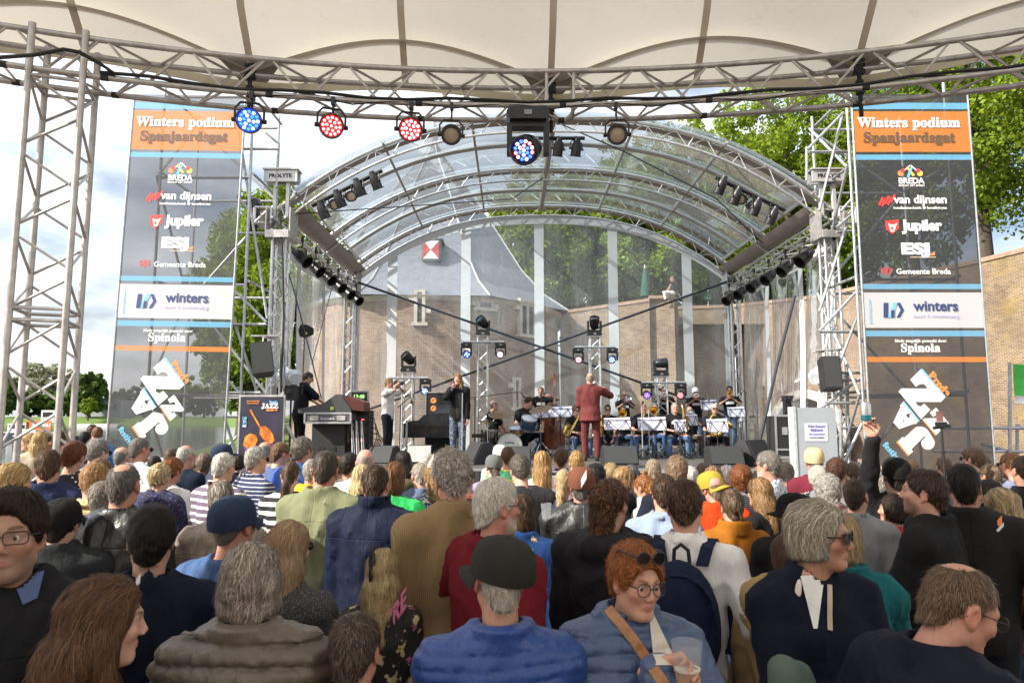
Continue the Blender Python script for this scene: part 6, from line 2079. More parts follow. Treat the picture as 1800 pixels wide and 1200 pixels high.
C_('farman', 84, 761, 9.6, 120, 'short', BROWN, 'tee', cl('green_tee', (.03, .22, .12)), 'man facing the beige jacket by the boats')
C_('farwoman', 106, 757, 9.4, 30, 'wavyshort', BROWN, 'tee', cl('teal_tee', (.05, .25, .22)), 'brown-haired woman in teal tee by the boats', fem=True)
C_('fargreen', 137, 778, 7.0, 10, 'bobshort', (.3, .2, .12), 'sweater', cl('emerald_knit', (.01, .16, .09)), 'woman in emerald sweater behind the polka dots', fem=True)
C_('baldback', 466, 774, 7.6, 20, 'bald', GREY, 'tee', cl('stone_tee', (.35, .33, .30)), 'bald man behind the striped navy polo', skin=RUDDY)
C_('stripenavy', 448, 784, 6.2, 58, 'short', LGREY, 'polo', striped('navy_breton', (.035, .045, .11), (.60, .60, .60), .034, .78), 'grey-haired man in navy polo with thin white stripes', glasses='sun', wide=1.06)
C_('bluetee', 489, 776, 7.0, 50, 'short', (.19, .11, .06), 'tee', cl('slate_blue_tee', (.09, .13, .25)), 'brown-haired man in slate blue tee with orange sunglasses', glasses='sun', framemat=mat('orange_frame', (.7, .15, .03), .4))
C_('bluejacket', 531, 767, 6.2, 34, 'curly', (.22, .195, .17), 'jacket', cl('cornflower_jacket', (.055, .12, .40)), 'man with curly grey hair in cornflower blue jacket', glasses='clear', wide=1.1)
C_('olive', 569, 790, 3.85, 27, 'crop', (.075, .058, .045), 'jacket', cl('olive_field_cloth', (.185, .20, .115), seams=True), 'cropped-haired man in olive field jacket with sunglasses', glasses='sun', skin=(.50, .24, .16), wide=1.06)
C_('ponystripe', 508, 808, 4.6, 22, 'lowpony', (.095, .055, .032), 'tee', striped('black_white_stripe', (.65, .64, .62), (.02, .02, .022), .07, .5), 'woman with long brown low ponytail in black and white striped top', fem=True, streak=(.17, .10, .06))
C_('yellowjacket', 546, 806, 5.5, 10, 'short', (.40, .36, .30), 'jacket', cl('yellow_raincoat', (.75, .50, .02), rough=.5), 'person in bright yellow jacket behind the olive jacket')
C_('nger', 661, 815, 3.45, 22, 'short', (.045, .028, .018), 'jacket', cl('midnight_jacket', (.010, .014, .032), rough=.6, seams=True), 'man in midnight blue jacket with white letters on its collar', skin=RUDDY, wide=1.12, streak=(.09, .06, .04), collar_up=.045, nod=10)
C_('pinkbald', 640, 787, 5.5, 6, 'bald', (.5, .4, .35), 'shirt', cl('bright_white_cotton', (.76, .76, .76)), 'bald man with pink scalp in white shirt', skin=(.56, .31, .24))
C_('curlstripe', 613, 793, 6.4, 40, 'curly', (.035, .026, .022), 'tee', striped('sage_stripe', (.55, .55, .48), (.22, .25, .20), .035, .55), 'dark curly-haired woman in pale sage striped tee', fem=True)
C_('reddish', 596, 801, 7.4, 20, 'wavyshort', (.22, .08, .03), 'tee', cl('rose_tee', (.40, .20, .18)), 'reddish-haired person seen past the olive jacket', fem=True)
C_('longblonde', 636, 815, 4.7, 5, 'long', (.58, .43, .22), 'tee', cl('cream_jersey', (.55, .48, .38)), 'woman with long pale blonde hair behind the midnight jacket', fem=True, streak=(.70, .56, .33))
C_('auburn', 692, 811, 4.4, 12, 'bob', (.13, .06, .028), 'sweater', cl('bright_green_knit', (.04, .46, .12)), 'woman with smooth auburn hair in bright green top', fem=True, streak=(.24, .12, .06))
C_('wavyolive', 712, 791, 6.0, 2, 'longwavy', (.022, .017, .015), 'hood', cl('drab_olive_hoodie', (.115, .105, .065)), 'woman with dark wavy hair in drab olive hooded top', fem=True)
C_('whiteback', 751, 794, 6.6, 8, 'short', (.66, .62, .54), 'jacket', cl('sand_jacket', (.52, .43, .31)), 'white-haired man in sand jacket before the pale floor monitor')
C_('floral', 764, 809, 4.7, -18, 'updo', (.36, .23, .11), 'blouse', printed('blue_white_blossom', (.025, .045, .14), (.62, .62, .64), 58, .50), 'woman with claw-clipped blonde hair in blue and white blossom blouse', fem=True, glasses='clear')
C_('bluegreyback', 741, 812, 5.4, 0, 'short', (.4, .35, .3), 'jacket', cl('blue_grey_jacket', (.12, .16, .25)), 'person in blue-grey jacket left of the blossom blouse')
C_('greycap', 868, 799, 6.2, -4, 'lowpony', (.10, .08, .06), 'tee', cl('lilac_tee', (.28, .26, .42)), 'person in faded grey-green cap with short ponytail', cap=((.12, .13, .12), True))
C_('greenyellow', 893, 784, 7.5, 4, 'short', (.12, .062, .03), 'tee', striped('green_yellow', (.65, .62, .10), (.10, .42, .20), .3, .72), 'brown-haired boy in yellow and green top')
C_('whitehat', 879, 781, 8.4, -5, 'bobshort', (.5, .4, .3), 'tee', cl('dull_white_tee', (.5, .49, .46)), 'person in white sun hat before the drum kit', fem=True, cap=((.70, .68, .62), False))
C_('greytee', 917, 797, 5.0, -5, 'wavyshort', (.13, .11, .095), 'sweater', cl('graphite_tee', (.035, .036, .042)), 'man with tousled grey-brown hair in graphite top bending his head', nod=16, wide=1.1)
C_('honey', 953, 792, 6.5, -6, 'long', (.42, .25, .10), 'tee', cl('white_rib_top', (.68, .67, .64)), 'woman with honey blonde straight hair in white top', fem=True)
C_('breton', 985, 786, 6.5, -8, 'short', (.085, .05, .028), 'polo', striped('white_navy_breton', (.60, .60, .62), (.05, .055, .14), .05, .38), 'brown-haired man in navy and white striped top')
C_('golden', 1015, 791, 6.0, 6, 'short', (.42, .25, .09), 'tee', cl('light_tee', (.6, .58, .54)), 'golden-haired man below the conductor', streak=(.55, .35, .15))
C_('ponyblond', 988, 823, 4.8, 8, 'lowpony', (.56, .42, .22), 'tee', cl('navy_soft_tee', (.03, .035, .07)), 'woman with pale blonde low ponytail left of the brown cap', fem=True)
C_('bobblue', 918, 868, 3.35, 20, 'bob', (.065, .038, .022), 'fleece', cl('deep_blue_quilt', (.014, .042, .135)), 'woman with short brown bob in deep blue jacket with patterned bag strap', fem=True)
C_('browncap', 1022, 822, 3.75, -3, 'short', DGREY, 'leather', leather('worn_black_leather', (.016, .016, .017), .45), 'man in rust-brown cap with white label and black leather jacket', cap=((.15, .058, .036), True), wide=1.1, skin=RUDDY, capyaw=0)
C_('darkcurl', 1046, 813, 5.5, 0, 'curly', BLK, 'tee', cl('black_tee_a', (.02, .02, .02)), 'person with dark tight curls behind the brown cap')
C_('blondwavy', 1073, 812, 6.6, -10, 'wavyshort', (.40, .28, .14), 'tee', cl('plum_tee', (.16, .06, .12)), 'blond wavy-haired person left of the facing couple', fem=True)
C_('shades', 1096, 819, 5.3, 72, 'bob', (.40, .25, .12), 'jacket', cl('black_thin_jacket', (.014, .014, .02)), 'blonde woman with dark sunglasses turned right towards the topknot', fem=True, glasses='sun')
C_('hoody', 1108, 815, 7.0, 5, 'short', (.2, .2, .22), 'hood', cl('pale_grey_hoodie', (.33, .34, .38)), 'person in pale grey hood behind the facing couple')
C_('topknot', 1137, 822, 5.0, -66, 'topknot', (.27, .105, .035), 'tee', cl('white_soft_tee', (.66, .65, .62)), 'ginger woman with topknot in profile', fem=True, scarf=True, streak=(.38, .17, .06))
C_('greyblond', 1150, 806, 6.6, 2, 'short', (.36, .28, .19), 'jacket', cl('charcoal_jacket_b', (.03, .033, .038)), 'man with greying blond hair behind the topknot')
C_('bristle', 1187, 801, 4.8, 4, 'tousled', (.24, .16, .105), 'tee', cl('dark_navy_tee', (.015, .018, .03)), 'man with bristly light brown hair below the saxophones')
C_('bluechambray', 1166, 835, 3.7, 14, 'tousled', (.06, .035, .022), 'shirt', cl('chambray', (.25, .31, .43)), 'brown-haired man in light chambray shirt')
C_('whitehairr', 1213, 819, 6.6, 0, 'bobshort', (.70, .68, .62), 'tee', cl('mauve_tee', (.3, .22, .28)), 'white-haired woman before the floor monitors', fem=True)
C_('longbrown', 1252, 818, 6.0, -6, 'long', (.25, .15, .085), 'tee', cl('brown_tee', (.18, .12, .08)), 'woman with long light brown hair above the yellow cap', fem=True)
C_('pinkwhite', 1276, 817, 7.0, 0, 'pixie', (.70, .62, .58), 'tee', cl('pink_tee', (.5, .3, .3)), 'person with pinkish white hair left of the big red curls', fem=True)
C_('yellowcap', 1257, 829, 4.4, -18, 'crop', (.25, .18, .13), 'jacket', cl('vermilion_jacket', (.60, .055, .012)), 'man in mustard yellow cap and vermilion jacket', cap=((.36, .27, .04), False), capyaw=-150, skin=(.54, .29, .22))
C_('bigcurls', 1303, 812, 5.0, -6, 'bigcurly', (.22, .075, .022), 'tee', striped('grey_pinstripe', (.25, .25, .27), (.09, .09, .10), .018, .5), 'woman with big curly red hair in grey striped top', fem=True, streak=(.34, .14, .045))
C_('ochre', 1288, 857, 3.6, -20, 'bun', (.085, .055, .035), 'sweater', cl('ochre_knit', (.29, .105, .012)), 'woman with brown hair in a bun, ochre sweater and dark scarf', fem=True, scarf=True, glasses='clear', streak=(.17, .12, .08))
C_('proflong', 1337, 838, 4.4, -62, 'halfup', (.20, .115, .05), 'tee', cl('black_rib_top', (.014, .014, .015)), 'woman in profile with long light brown half-up hair and black top', fem=True, glasses='sun', skin=PALE, streak=(.33, .20, .10))
C_('shadesman', 1352, 793, 5.2, -70, 'wavyshort', (.25, .225, .20), 'shirt', printed('blue_white_print', (.62, .64, .66), (.12, .17, .28), 34, .52, soft=.06), 'grey-haired man with black sunglasses in blue and white patterned shirt looking left', glasses='sun', skin=(.52, .28, .20), stubble=(.45, .40, .36))
C_('beigecap', 1432, 787, 6.4, -14, 'crop', (.3, .25, .2), 'sweater', cl('wine_sweater', (.15, .022, .038)), 'man in pale beige cap and wine-red sweater before the grey lectern board', cap=((.58, .44, .25), True))
C_('whitecurl', 1437, 816, 5.5, -8, 'perm', (.62, .58, .50), 'blouse', printed('zebra_print', (.55, .55, .53), (.03, .03, .03), 40, .5), 'white-haired woman in black and white blouse', fem=True)
C_('greywave', 1456, 830, 4.35, -14, 'perm', (.36, .35, .31), 'jacket', cl('rose_grey_jacket', (.22, .13, .13)), 'woman with grey wavy hair behind the grey bob', fem=True, streak=(.55, .54, .50))
C_('redbrowncurl', 1469, 804, 6.0, 5, 'curly', (.10, .045, .025), 'tee', cl('mid_grey_tee', (.2, .2, .22)), 'person with red-brown curls right of the lectern board')
C_('blackcap', 1396, 868, 3.4, -14, 'crop', BROWN, 'jacket', cl('black_jacket_c', (.012, .012, .014)), 'person in plain black cap behind the grey bob', cap=((.008, .008, .009), False), capyaw=100)
C_('greyback', 1383, 812, 6.2, -10, 'wavyshort', (.27, .22, .18), 'tee', cl('grey_tee_d', (.22, .23, .25)), 'grey-brown haired person behind the sunglasses man')
C_('tancoat', 1385, 925, 2.95, 20, 'short', BROWN, 'coat', cl('camel_coat', (.33, .225, .11)), 'person in camel coat hidden behind the grey bob', hup=-.03)
C_('beardman', 1627, 824, 3.55, -76, 'short', (.05, .03, .02), 'fleece', cl('black_softfleece', (.014, .014, .015)), 'bearded man in black jacket in profile facing left', stubble=(.10, .055, .035), skin=(.53, .30, .22), wide=1.05, legmat=DARKTR)
C_('blackfleece', 1693, 815, 3.45, -4, 'short', BLK, 'fleece', cl('black_quilted_fleece', (.015, .015, .016), rough=.7, seams=True), 'black-haired man in black jacket with small orange logo', wide=1.12, legmat=DARKTR)
C_('blondwaveright', 1765, 857, 3.5, -26, 'longwavy', (.40, .30, .165), 'leather', leather('rust_brown_leather', (.115, .05, .035), .5), 'woman with long wavy blonde hair in rust brown jacket at the right edge', fem=True, glasses='sun', streak=(.55, .44, .27))
C_('darkshades', 1740, 842, 4.2, -58, 'short', (.03, .026, .024), 'jacket', cl('grey_jacket_e', (.05, .05, .055)), 'dark-haired man with sunglasses behind the wavy blonde', glasses='sun')
C_('brownshades', 1744, 814, 5.5, -60, 'short', (.20, .14, .085), 'jacket', cl('dark_grey_jacket_f', (.035, .036, .04)), 'man with combed light brown hair and sunglasses near the right edge', glasses='sun')
C_('slatetee', 1778, 794, 5.6, -44, 'short', (.30, .15, .07), 'tee', cl('heather_blue_tee', (.20, .22, .33)), 'ginger-brown man with sunglasses in heather blue tee at the right edge', glasses='sun', skin=(.54, .28, .20))
C_('curlright', 1711, 785, 6.6, -58, 'curly', (.19, .12, .07), 'tee', cl('black_tee_g', (.02, .02, .022)), 'curly-haired man with sunglasses below the railing', glasses='sun')
C_('tanback', 1728, 800, 7.6, -20, 'wavyshort', (.22, .15, .1), 'tee', cl('grey_tee_h', (.3, .3, .3)), 'brown-haired person behind the curly-haired man')
C_('redcollar', 1502, 840, 4.0, 10, 'crop', (.05, .032, .022), 'polo', cl('soft_grey_polo', (.22, .225, .24)), 'man with short faded dark hair in grey polo beside the grey bob')
C_('blondfade', 1532, 811, 6.0, -10, 'wavyshort', (.44, .33, .2), 'tee', cl('pale_tee_i', (.5, .48, .45)), 'pale blond person right of the grey wavy hair')
C_('baldmid', 1549, 817, 5.2, -30, 'fringe', GREY, 'jacket', cl('charcoal_jacket_j', (.04, .042, .05)), 'balding man below the raised can', skin=PALE)
C_('headwrap', 1572, 868, 4.1, -76, 'bobshort', (.03, .02, .015), 'sweater', cl('cherry_knit', (.40, .03, .04)), 'dark-haired woman in cherry sweater facing left beside the bearded man', fem=True)
C_('canholder', 1572, 806, 4.15, -12, 'short', BLK, 'sweater', cl('black_sweat_k', (.016, .016, .018)), 'person in black top raising a drink can', cap=((.012, .012, .012), False), L=(P(1536, 762, 4.72), (1, .1, -.2)), LH=(.62, (.25, -.95, 0), (-.25, .0, 1)), finehands=True)
C_('teal', 1480, 903, 3.0, -8, 'bobshort', (.34, .25, .14), 'jacket', cl('deep_teal_jacket', (.012, .10, .11)), 'blond person in teal jacket holding up a phone', fem=True, L='phone', R='phone', LH=(.5, (.2, 1, 0), (.2, .4, .8)))
C_('edge', 1800, 800, 4.9, -30, 'short', DBROWN, 'jacket', cl('black_jacket_m', (.016, .016, .018)), 'person in black at the very right edge')
C_('fill1', 818, 818, 5.9, 10, 'wavyshort', (.12, .05, .03), 'tee', cl('brick_tee', (.3, .1, .07)), 'red-brown haired person between the corduroy blazer and grey cap')
C_('fill2', 560, 802, 7.2, 10, 'short', (.5, .46, .4), 'jacket', cl('cream_jacket_n', (.55, .52, .46)), 'white-haired person in cream jacket right of the cornflower jacket')
C_('fill3', 272, 800, 8.2, 40, 'short', DBROWN, 'jacket', cl('blue_jacket_o', (.05, .08, .16)), 'dark-haired man at the stage edge under the left banner')
C_('fill4', 340, 800, 8.6, 30, 'short', (.3, .2, .12), 'tee', cl('moss_tee', (.12, .14, .08)), 'light brown haired man behind the white side hair')
C_('fill5', 420, 798, 8.5, 20, 'bobshort', DBROWN, 'jacket', cl('navy_jacket_p', (.03, .04, .08)), 'dark bobbed woman at the poster', fem=True)
C_('fill6', 1235, 812, 7.4, 0, 'short', (.15, .10, .07), 'tee', cl('grey_tee_q', (.3, .3, .31)), 'brown-haired person deep in the crowd before the right monitor')
C_('fill7', 1500, 812, 7.2, -10, 'short', (.12, .08, .05), 'tee', cl('navy_tee_r', (.04, .05, .1)), 'brown-haired person at the foot of the right scaffold')
C_('fill8', 1600, 806, 7.4, -20, 'bobshort', (.35, .24, .13), 'tee', cl('coral_tee', (.5, .2, .14)), 'blonde person under the right banner', fem=True)
C_('fill9', 1660, 802, 7.6, -15, 'short', (.2, .13, .08), 'shirt', cl('sky_shirt', (.3, .4, .55)), 'man in sky blue shirt under the right banner')
# ================================================================== THINGS WORN, HELD AND CARRIED IN THE CROWD
def frame_of(key):
 b = CROWD[key][0] if isinstance(key, str) else key[0]
 return Matrix.Translation(b.location) @ Matrix.Rotation(b.rotation_euler.z, 4, 'Z') @ Matrix.Diagonal((*b.scale, 1))


def worn(name, mb, m, T, label, cat, ang=.7):
 """Link a shape made in a person's own frame as a separate thing."""
 pts = [T @ Vector(p) for p in mb.v]
 c = sum(pts, Vector()) / len(pts); c.z = min(p.z for p in pts)
 mb.v = [tuple(p) for p in pts]
 o = mb.build(name, m, None, c, True, ang); o.location = c
 return tag(o, label, cat), c


def sdf_thing(name, fn, lo, hi, h, m, T, label, cat):
 V, F = surfnets(fn, lo, hi, h)
 A = np.array(T); V = V @ A[:3, :3].T + A[:3, 3]
 c = V.mean(0); c[2] = V[:, 2].min()
 o = np_mesh(name, V - c, F, m); o.location = c
 return tag(o, label, cat), Vector(c)


def child_in(name, mb, m, T, root, c):
 mb.v = [tuple(T @ Vector(p) - c) for p in mb.v]
 return mb.build(name, m, root)


# navy backpack
T = frame_of('backpackman')
BP = cloth('navy_backpack_cloth', (.012, .017, .040), .75)
def bpf(p):
 d = sd_ell(p, (0, -.215, 1.17), (.165, .085, .27)); d = smax(d, -(p[:, 1] + .34), .03); d = smax(d, -.115 - p[:, 1] if False else p[:, 1] + .118, .02)
 d = smin(d, smax(sd_ell(p, (0, -.285, 1.07), (.125, .05, .135)), .95 - p[:, 2], .02), .006)
 d = smin(d, np.maximum(np.abs(np.sqrt(p[:, 0] ** 2 + ((p[:, 2] - 1.22) * .9) ** 2) - .15) - .004, np.abs(p[:, 1] + .262) - .02), .006)
 return d + .004 * n3(p, 26, 3)
bpo, c = sdf_thing('backpack', bpf, (-.2, -.38, .88), (.2, -.09, 1.47), .009, BP, T, 'navy blue backpack worn over the white shirt', 'backpack')
for s_ in (-1, 1):
 b = MB()
 pts = [(s_ * .085, -.150, 1.40), (s_ * .105, -.110, 1.475), (s_ * .115, -.02, 1.500), (s_ * .125, .075, 1.44), (s_ * .13, .12, 1.33), (s_ * .16, .08, 1.15), (s_ * .19, -.06, 1.02)]
 def sg(u, v, pts=pts):
  f = u * (len(pts) - 1); i = min(len(pts) - 2, int(f)); q = Vector(pts[i]).lerp(Vector(pts[i + 1]), f - i); return q + Vector(((v - .5) * .055, 0, .006))
 b.grid(sg, 18, 2); child_in('shoulder_strap', b, BP, T, bpo, c)
b = MB(); b.tube([(-.035, -.15, 1.40), (-.03, -.155, 1.47), (0, -.16, 1.495), (.03, -.155, 1.47), (.035, -.15, 1.40)], .009, 6); child_in('grab_loop', b, BLACKM, T, bpo, c)
# white letters on the midnight collar
def back_print(key, s, m, z, w, x=0, y=-.105, serif=False, bold=.03, name='lettering'):
 body = CROWD[key][0]
 M = Matrix.Translation((x, y, z)) @ Matrix(((1, 0, 0, 0), (0, 0, -1, 0), (0, 1, 0, 0), (0, 0, 0, 1)))
 return text_mesh(name, s, m, body, M, w, bold=bold, depth=.004)


def on_surface(key, px, py, part=None):
 """Local point where the ray through a photo pixel first meets the person (for badges and prints)."""
 body = CROWD[key][0]
 T = frame_of(key); Ti = T.inverted()
 o = Ti @ Vector((0, 0, CAMZ)); d = (Ti @ P(px, py, 5.0)) - o; d.normalize()
 best = None
 for ob in [body] + list(body.children):
  if ob.type != 'MESH': continue
  ok, loc, nrm, _ = ob.ray_cast(o, d)
  if ok and (best is None or (loc - o).length < best[0]): best = ((loc - o).length, loc, nrm)
 return best


bpy.context.view_layer.update()
def patch(key, px, py, w, h, m, name, round_=False, text=None, gar=False):
 r = on_surface(key, px, py) if not gar else (lambda q: q and (0, q[0], q[1]))(garment_hit(key, px, py))
 if r is None: return None
 _, loc, n = r
 o_ = frame_of(key).inverted() @ Vector((0, 0, CAMZ)); n = (n * .35 + (o_ - loc).normalized() * .65).normalized()
 body = CROWD[key][0]
 x = Vector((0, 0, 1)).cross(n).normalized(); y = n.cross(x)
 M = Matrix.Translation(loc + n * .006) @ Matrix((x.to_4d(), y.to_4d(), n.to_4d(), Vector((0, 0, 0, 1)))).transposed()
 M[3][0] = M[3][1] = M[3][2] = 0; M[0][3], M[1][3], M[2][3] = loc + n * .006
 if text: return text_mesh(name, text, m, body, M, w, bold=.03, depth=.003)
 b = MB()
 if round_: b.lathe([(w / 2, -.004), (w / 2, .002), (w / 2 - .003, .004), (.0001, .004)], 18, M)
 else: b.box((0, 0, 0), (w, h, .004)); b.v = [tuple(M @ Vector(p)) for p in b.v]
 return b.build(name, m, body)


# camel bag strap and beer cup of the red-haired woman
GAR = {'person', 'hair', 'cap', 'brim', 'glasses', 'sunglasses', 'lens', 'eye', 'trousers', 'shoe'}


def garment_hit(key, px, py):
 body = CROWD[key][0]; Ti = frame_of(key).inverted()
 o = Ti @ Vector((0, 0, CAMZ)); d = (Ti @ P(px, py, 5.0)) - o; d.normalize()
 for ob in body.children:
  if ob.name.split('.')[0] in GAR: continue
  ok, loc, nrm, _ = ob.ray_cast(o, d)
  if ok: return loc, nrm, d
 return None


def body_strap(key, pts_px, w, m, name='bag_strap', lift=.006):
 pts = []
 for px, py in pts_px:
  r = garment_hit(key, px, py)
  if r: pts.append(r)
 if len(pts) < 3: return
 sm = [sum((pts[j][0] for j in range(max(0, i - 1), min(len(pts), i + 2))), Vector()) / (min(len(pts), i + 2) - max(0, i - 1)) for i in range(len(pts))]
 b = MB(); vs = []; fs = []
 for i, (p, n, d) in enumerate(pts):
  n = (n * .5 - d).normalized(); p = sm[i] + n * lift * 1.6
  t = (sm[min(i + 1, len(pts) - 1)] - sm[max(i - 1, 0)]).normalized(); s_ = t.cross(n).normalized() * w / 2
  vs += [p + s_, p - s_]
  if i: k = 2 * i; fs.append((k - 2, k - 1, k + 1, k))
 b.add(vs, fs)
 return b.build(name, m, CROWD[key][0])


def cloth_inset(key, quad, m, name, lift=.005, n=10):
 """A patch of underlying garment showing in an opening, following the body."""
 b = MB(); vs = []; ok = {}
 for j in range(n + 1):
  for i in range(n + 1):
   u, v = i / n, j / n
   x = (quad[0][0] * (1 - u) + quad[1][0] * u) * (1 - v) + (quad[3][0] * (1 - u) + quad[2][0] * u) * v
   y = (quad[0][1] * (1 - u) + quad[1][1] * u) * (1 - v) + (quad[3][1] * (1 - u) + quad[2][1] * u) * v
   r = garment_hit(key, x, y)
   if r: ok[(i, j)] = len(vs); vs.append(r[0] - r[2] * lift)
 fs = [(ok[(i, j)], ok[(i + 1, j)], ok[(i + 1, j + 1)], ok[(i, j + 1)]) for j in range(n) for i in range(n) if all(q in ok for q in ((i, j), (i + 1, j), (i + 1, j + 1), (i, j + 1)))]
 if fs:
  b.add(vs, fs); return b.build(name, m, CROWD[key][0])


patch('nger', 652, 872, .075, .03, INK_W, 'lettering', text='NGER', gar=True)
patch('browncap', 1026, 842, .036, .022, WHT, 'cap_label')
patch('navysweater', 243, 1022, .014, .012, INK_W, 'logo', gar=True)
patch('greybob', 1403, 1037, .024, .03, mat('badge_white', (.72, .62, .58), .4), 'pin_badge', True, gar=True)
patch('blackfleece', 1757, 920, .018, .022, INK_O, 'logo', gar=True); patch('blackfleece', 1757, 929, .032, .007, INK_W, 'logo', gar=True)
patch('girlclips', 694, 1078, .10, .06, mat('pink_print', (.6, .16, .30), .7), 'lettering', text='CRE', gar=True)
for py in (980, 990, 1000): patch('girlclips', 652 + (py - 980) * .1, py, .035, .02, BLACK, 'hair_clip', True)
patch('floral', 757, 818, .05, .035, mat('claw_clip', (.45, .43, .40), .3), 'hair_clip')
TANL = leather('tan_leather', (.25, .11, .04), .45)
body_strap('redhead', [(1064 + 9.5 * i, 1064 + 10.5 * i + .2 * i * i) for i in range(13)], .032, TANL)
body_strap('greybob', [(1458, 975 + 8 * i) for i in range(18)], .016, cloth('beige_strap', (.42, .35, .25)))
body_strap('bobblue', [(948, 925), (944, 938), (938, 952), (931, 966), (925, 980)], .045, printed('woven_strap', (.03, .02, .02), (.42, .33, .24), 60, .5))
body_strap('ochre', [(1333, 925), (1340, 940), (1345, 955), (1348, 975), (1349, 990)], .02, cloth('rose_strap', (.25, .06, .06)))
cloth_inset('greybob', [(1416, 984), (1452, 982), (1450, 1011), (1408, 1014)], mat('chest_skin', (.44, .225, .145), .5), 'neckline', .003)
cloth_inset('greybob', [(1407, 1012), (1450, 1008), (1437, 1104), (1430, 1104)], cloth('white_top', (.66, .66, .65)), 'white_top')
cloth_inset('redhead', [(1140, 1074), (1146, 1072), (1192, 1168), (1150, 1168)], cloth('cream_top', (.58, .53, .46)), 'cream_top')
cloth_inset('glassesman', [(22, 1016), (78, 1002), (66, 1050), (40, 1062)], cloth('light_blue_shirt', (.10, .14, .28)), 'shirt_front')

def cup_at(name, label, c, r, h, liquid=None, m=None, Tt=None):
 root = thing(name, label, 'cup' if 'cup' in name else 'can', c)
 b = MB(); b.lathe([(r * .72, 0), (r * .74, .004), (r * .95, h * .9), (r, h), (r * .97, h), (r * .92, h * .88), (r * .7, .008), (.0001, .006)], 20)
 b.build('cup_wall', m, root)
 if liquid:
  b = MB(); b.lathe([(.0001, .009), (r * .68, .009), (r * .79, h * .42), (.0001, h * .42)], 20); b.build('beer', liquid, root)
  b = MB(); b.lathe([(r * .79, h * .42), (r * .80, h * .46), (.0001, h * .46)], 20); b.build('foam', mat('beer_foam', (.75, .70, .58), .8), root)
 return root


def glassy(name, col, alpha):
 m, n, b = nodes_of(name)
 b.inputs['Base Color'].default_value = (*col, 1); b.inputs['Roughness'].default_value = .06; b.inputs['Alpha'].default_value = alpha; b.inputs['Specular IOR Level'].default_value = .9
 return m


CUPM = glassy('clear_plastic_cup', (.62, .64, .66), .13)
BEER = mat('beer', (.38, .13, .02), .15)
def wrist(key, side):
 T = frame_of(key); return T @ CROWD[key][3][0 if side > 0 else 1][2]


w = P(1208, 1168, 1.93)
cup_at('beer_cup', 'clear plastic cup half full of beer held by the red-haired woman', (w.x, w.y, w.z - .065), .043, .125, BEER, CUPM)
w = P(960, 898, 4.45)
cup_at('plastic_cup', 'small clear plastic cup held up behind the blue quilted jacket', (w.x, w.y, w.z - .05), .036, .1, None, CUPM)
# raised drink can: silver with a teal lower band
w = P(1522, 724, 4.60)
can = thing('drink_can', 'silver and teal drink can raised above the crowd', 'can', (w.x, w.y, w.z - .06))
b = MB(); b.lathe([(.026, 0), (.033, .006), (.033, .04)], 20); b.build('teal_band', mat('teal_print_metal', (.02, .20, .26), .3, .4), can)
b = MB(); b.lathe([(.033, .0402), (.033, .112), (.028, .122), (.027, .124), (.025, .120), (.0001, .120)], 20); b.build('can_body', mat('brushed_can', (.52, .54, .55), .28, .8), can)
# phone
w = wrist('teal', 1) + Vector((.0, .03, .10))
ph = thing('mobile_phone', 'dark phone held up beside the grey bob', 'phone', w)
b = MB(); R = Matrix.Rotation(radians(-35), 3, 'Y') @ Matrix.Rotation(radians(-60), 3, 'X'); b.box((0, 0, 0), (.075, .009, .15), R=R); b.build('case', BLACK, ph, smooth=False)
b = MB(); b.box(R @ Vector((0, -.0055, 0)), (.069, .002, .142), R=R); b.build('screen', mat('phone_screen', (.10, .13, .14), .1), ph, smooth=False)
# grey-green coat over the arm of the grey bob woman
w = P(1392, 1232, 1.95)
def coatf(p):
 d = smin(sd_rc(p, (-.02, 0, .08), (.0, 0, -.3), .045, .09), sd_rc(p, (.03, .03, .06), (.06, .05, -.2), .04, .07), .03)
 return d + .012 * n3(p * np.array([1, 1, .3], np.float32), 24, 4)
sdf_thing('folded_coat', coatf, (-.25, -.25, -.4), (.3, .25, .25), .014, cloth('grey_green_wool', (.085, .115, .10)), Matrix.Translation(w), 'grey-green coat hanging over an arm at the bottom right', 'coat')
# phone on a telescopic pole above the right of the crowd
w0, w1 = P(1660, 815, 5.9), P(1655, 752, 5.9)
pole = thing('phone_pole', 'black telescopic pole with a phone on top, right of the crowd', 'tripod', w0)
b = MB(); b.tube([w0 - Vector((0, 0, 1.0)), w1], .011, 7); b.build('pole', BLACK, pole, w0)
b = MB(); b.tube([w0.lerp(w1, .3), w0.lerp(w1, .36)], .022, 8); b.build('collar', BLACK, pole, w0)
b = MB(); b.box(w1 + Vector((0, 0, .03)), (.09, .03, .045)); b.tube([w1 + Vector((-.07, 0, .0)), w1 + Vector((.07, 0, .02))], .014, 6); b.build('clamp_head', BLACK, pole, w0)
b = MB(); b.box(w1 + Vector((-.01, 0, .10)), (.055, .012, .09)); b.build('phone', mat('phone_back', (.25, .12, .11), .3), pole, w0)

# ================================================================== LAMPS
BODYM = mat('black_lamp_housing', (.018, .018, .020), .38, .1, .25, 25)
LED_B = emis('led_blue', (.02, .07, 1.0), 5.0); LED_R = emis('led_red', (1.0, .16, .17), 3.6); LED_W = emis('led_pale_blue', (.42, .55, 1.0), 3.6); LED_P = emis('led_violet', (.35, .12, 1.0), 4.0)
LED_WR = emis('led_pink', (1.0, .42, .45), 3.4)
GLOW = {'led_blue': emis('blue_lit_lens', (.01, .05, .8), 1.0), 'led_pale_blue': emis('pale_blue_lit_lens', (.01, .06, .9), 1.3), 'led_red': emis('red_lit_lens', (.7, .008, .012), .45)}
AMBER = emis('lamp_amber_glow', (1.0, .42, .06), 1.6)


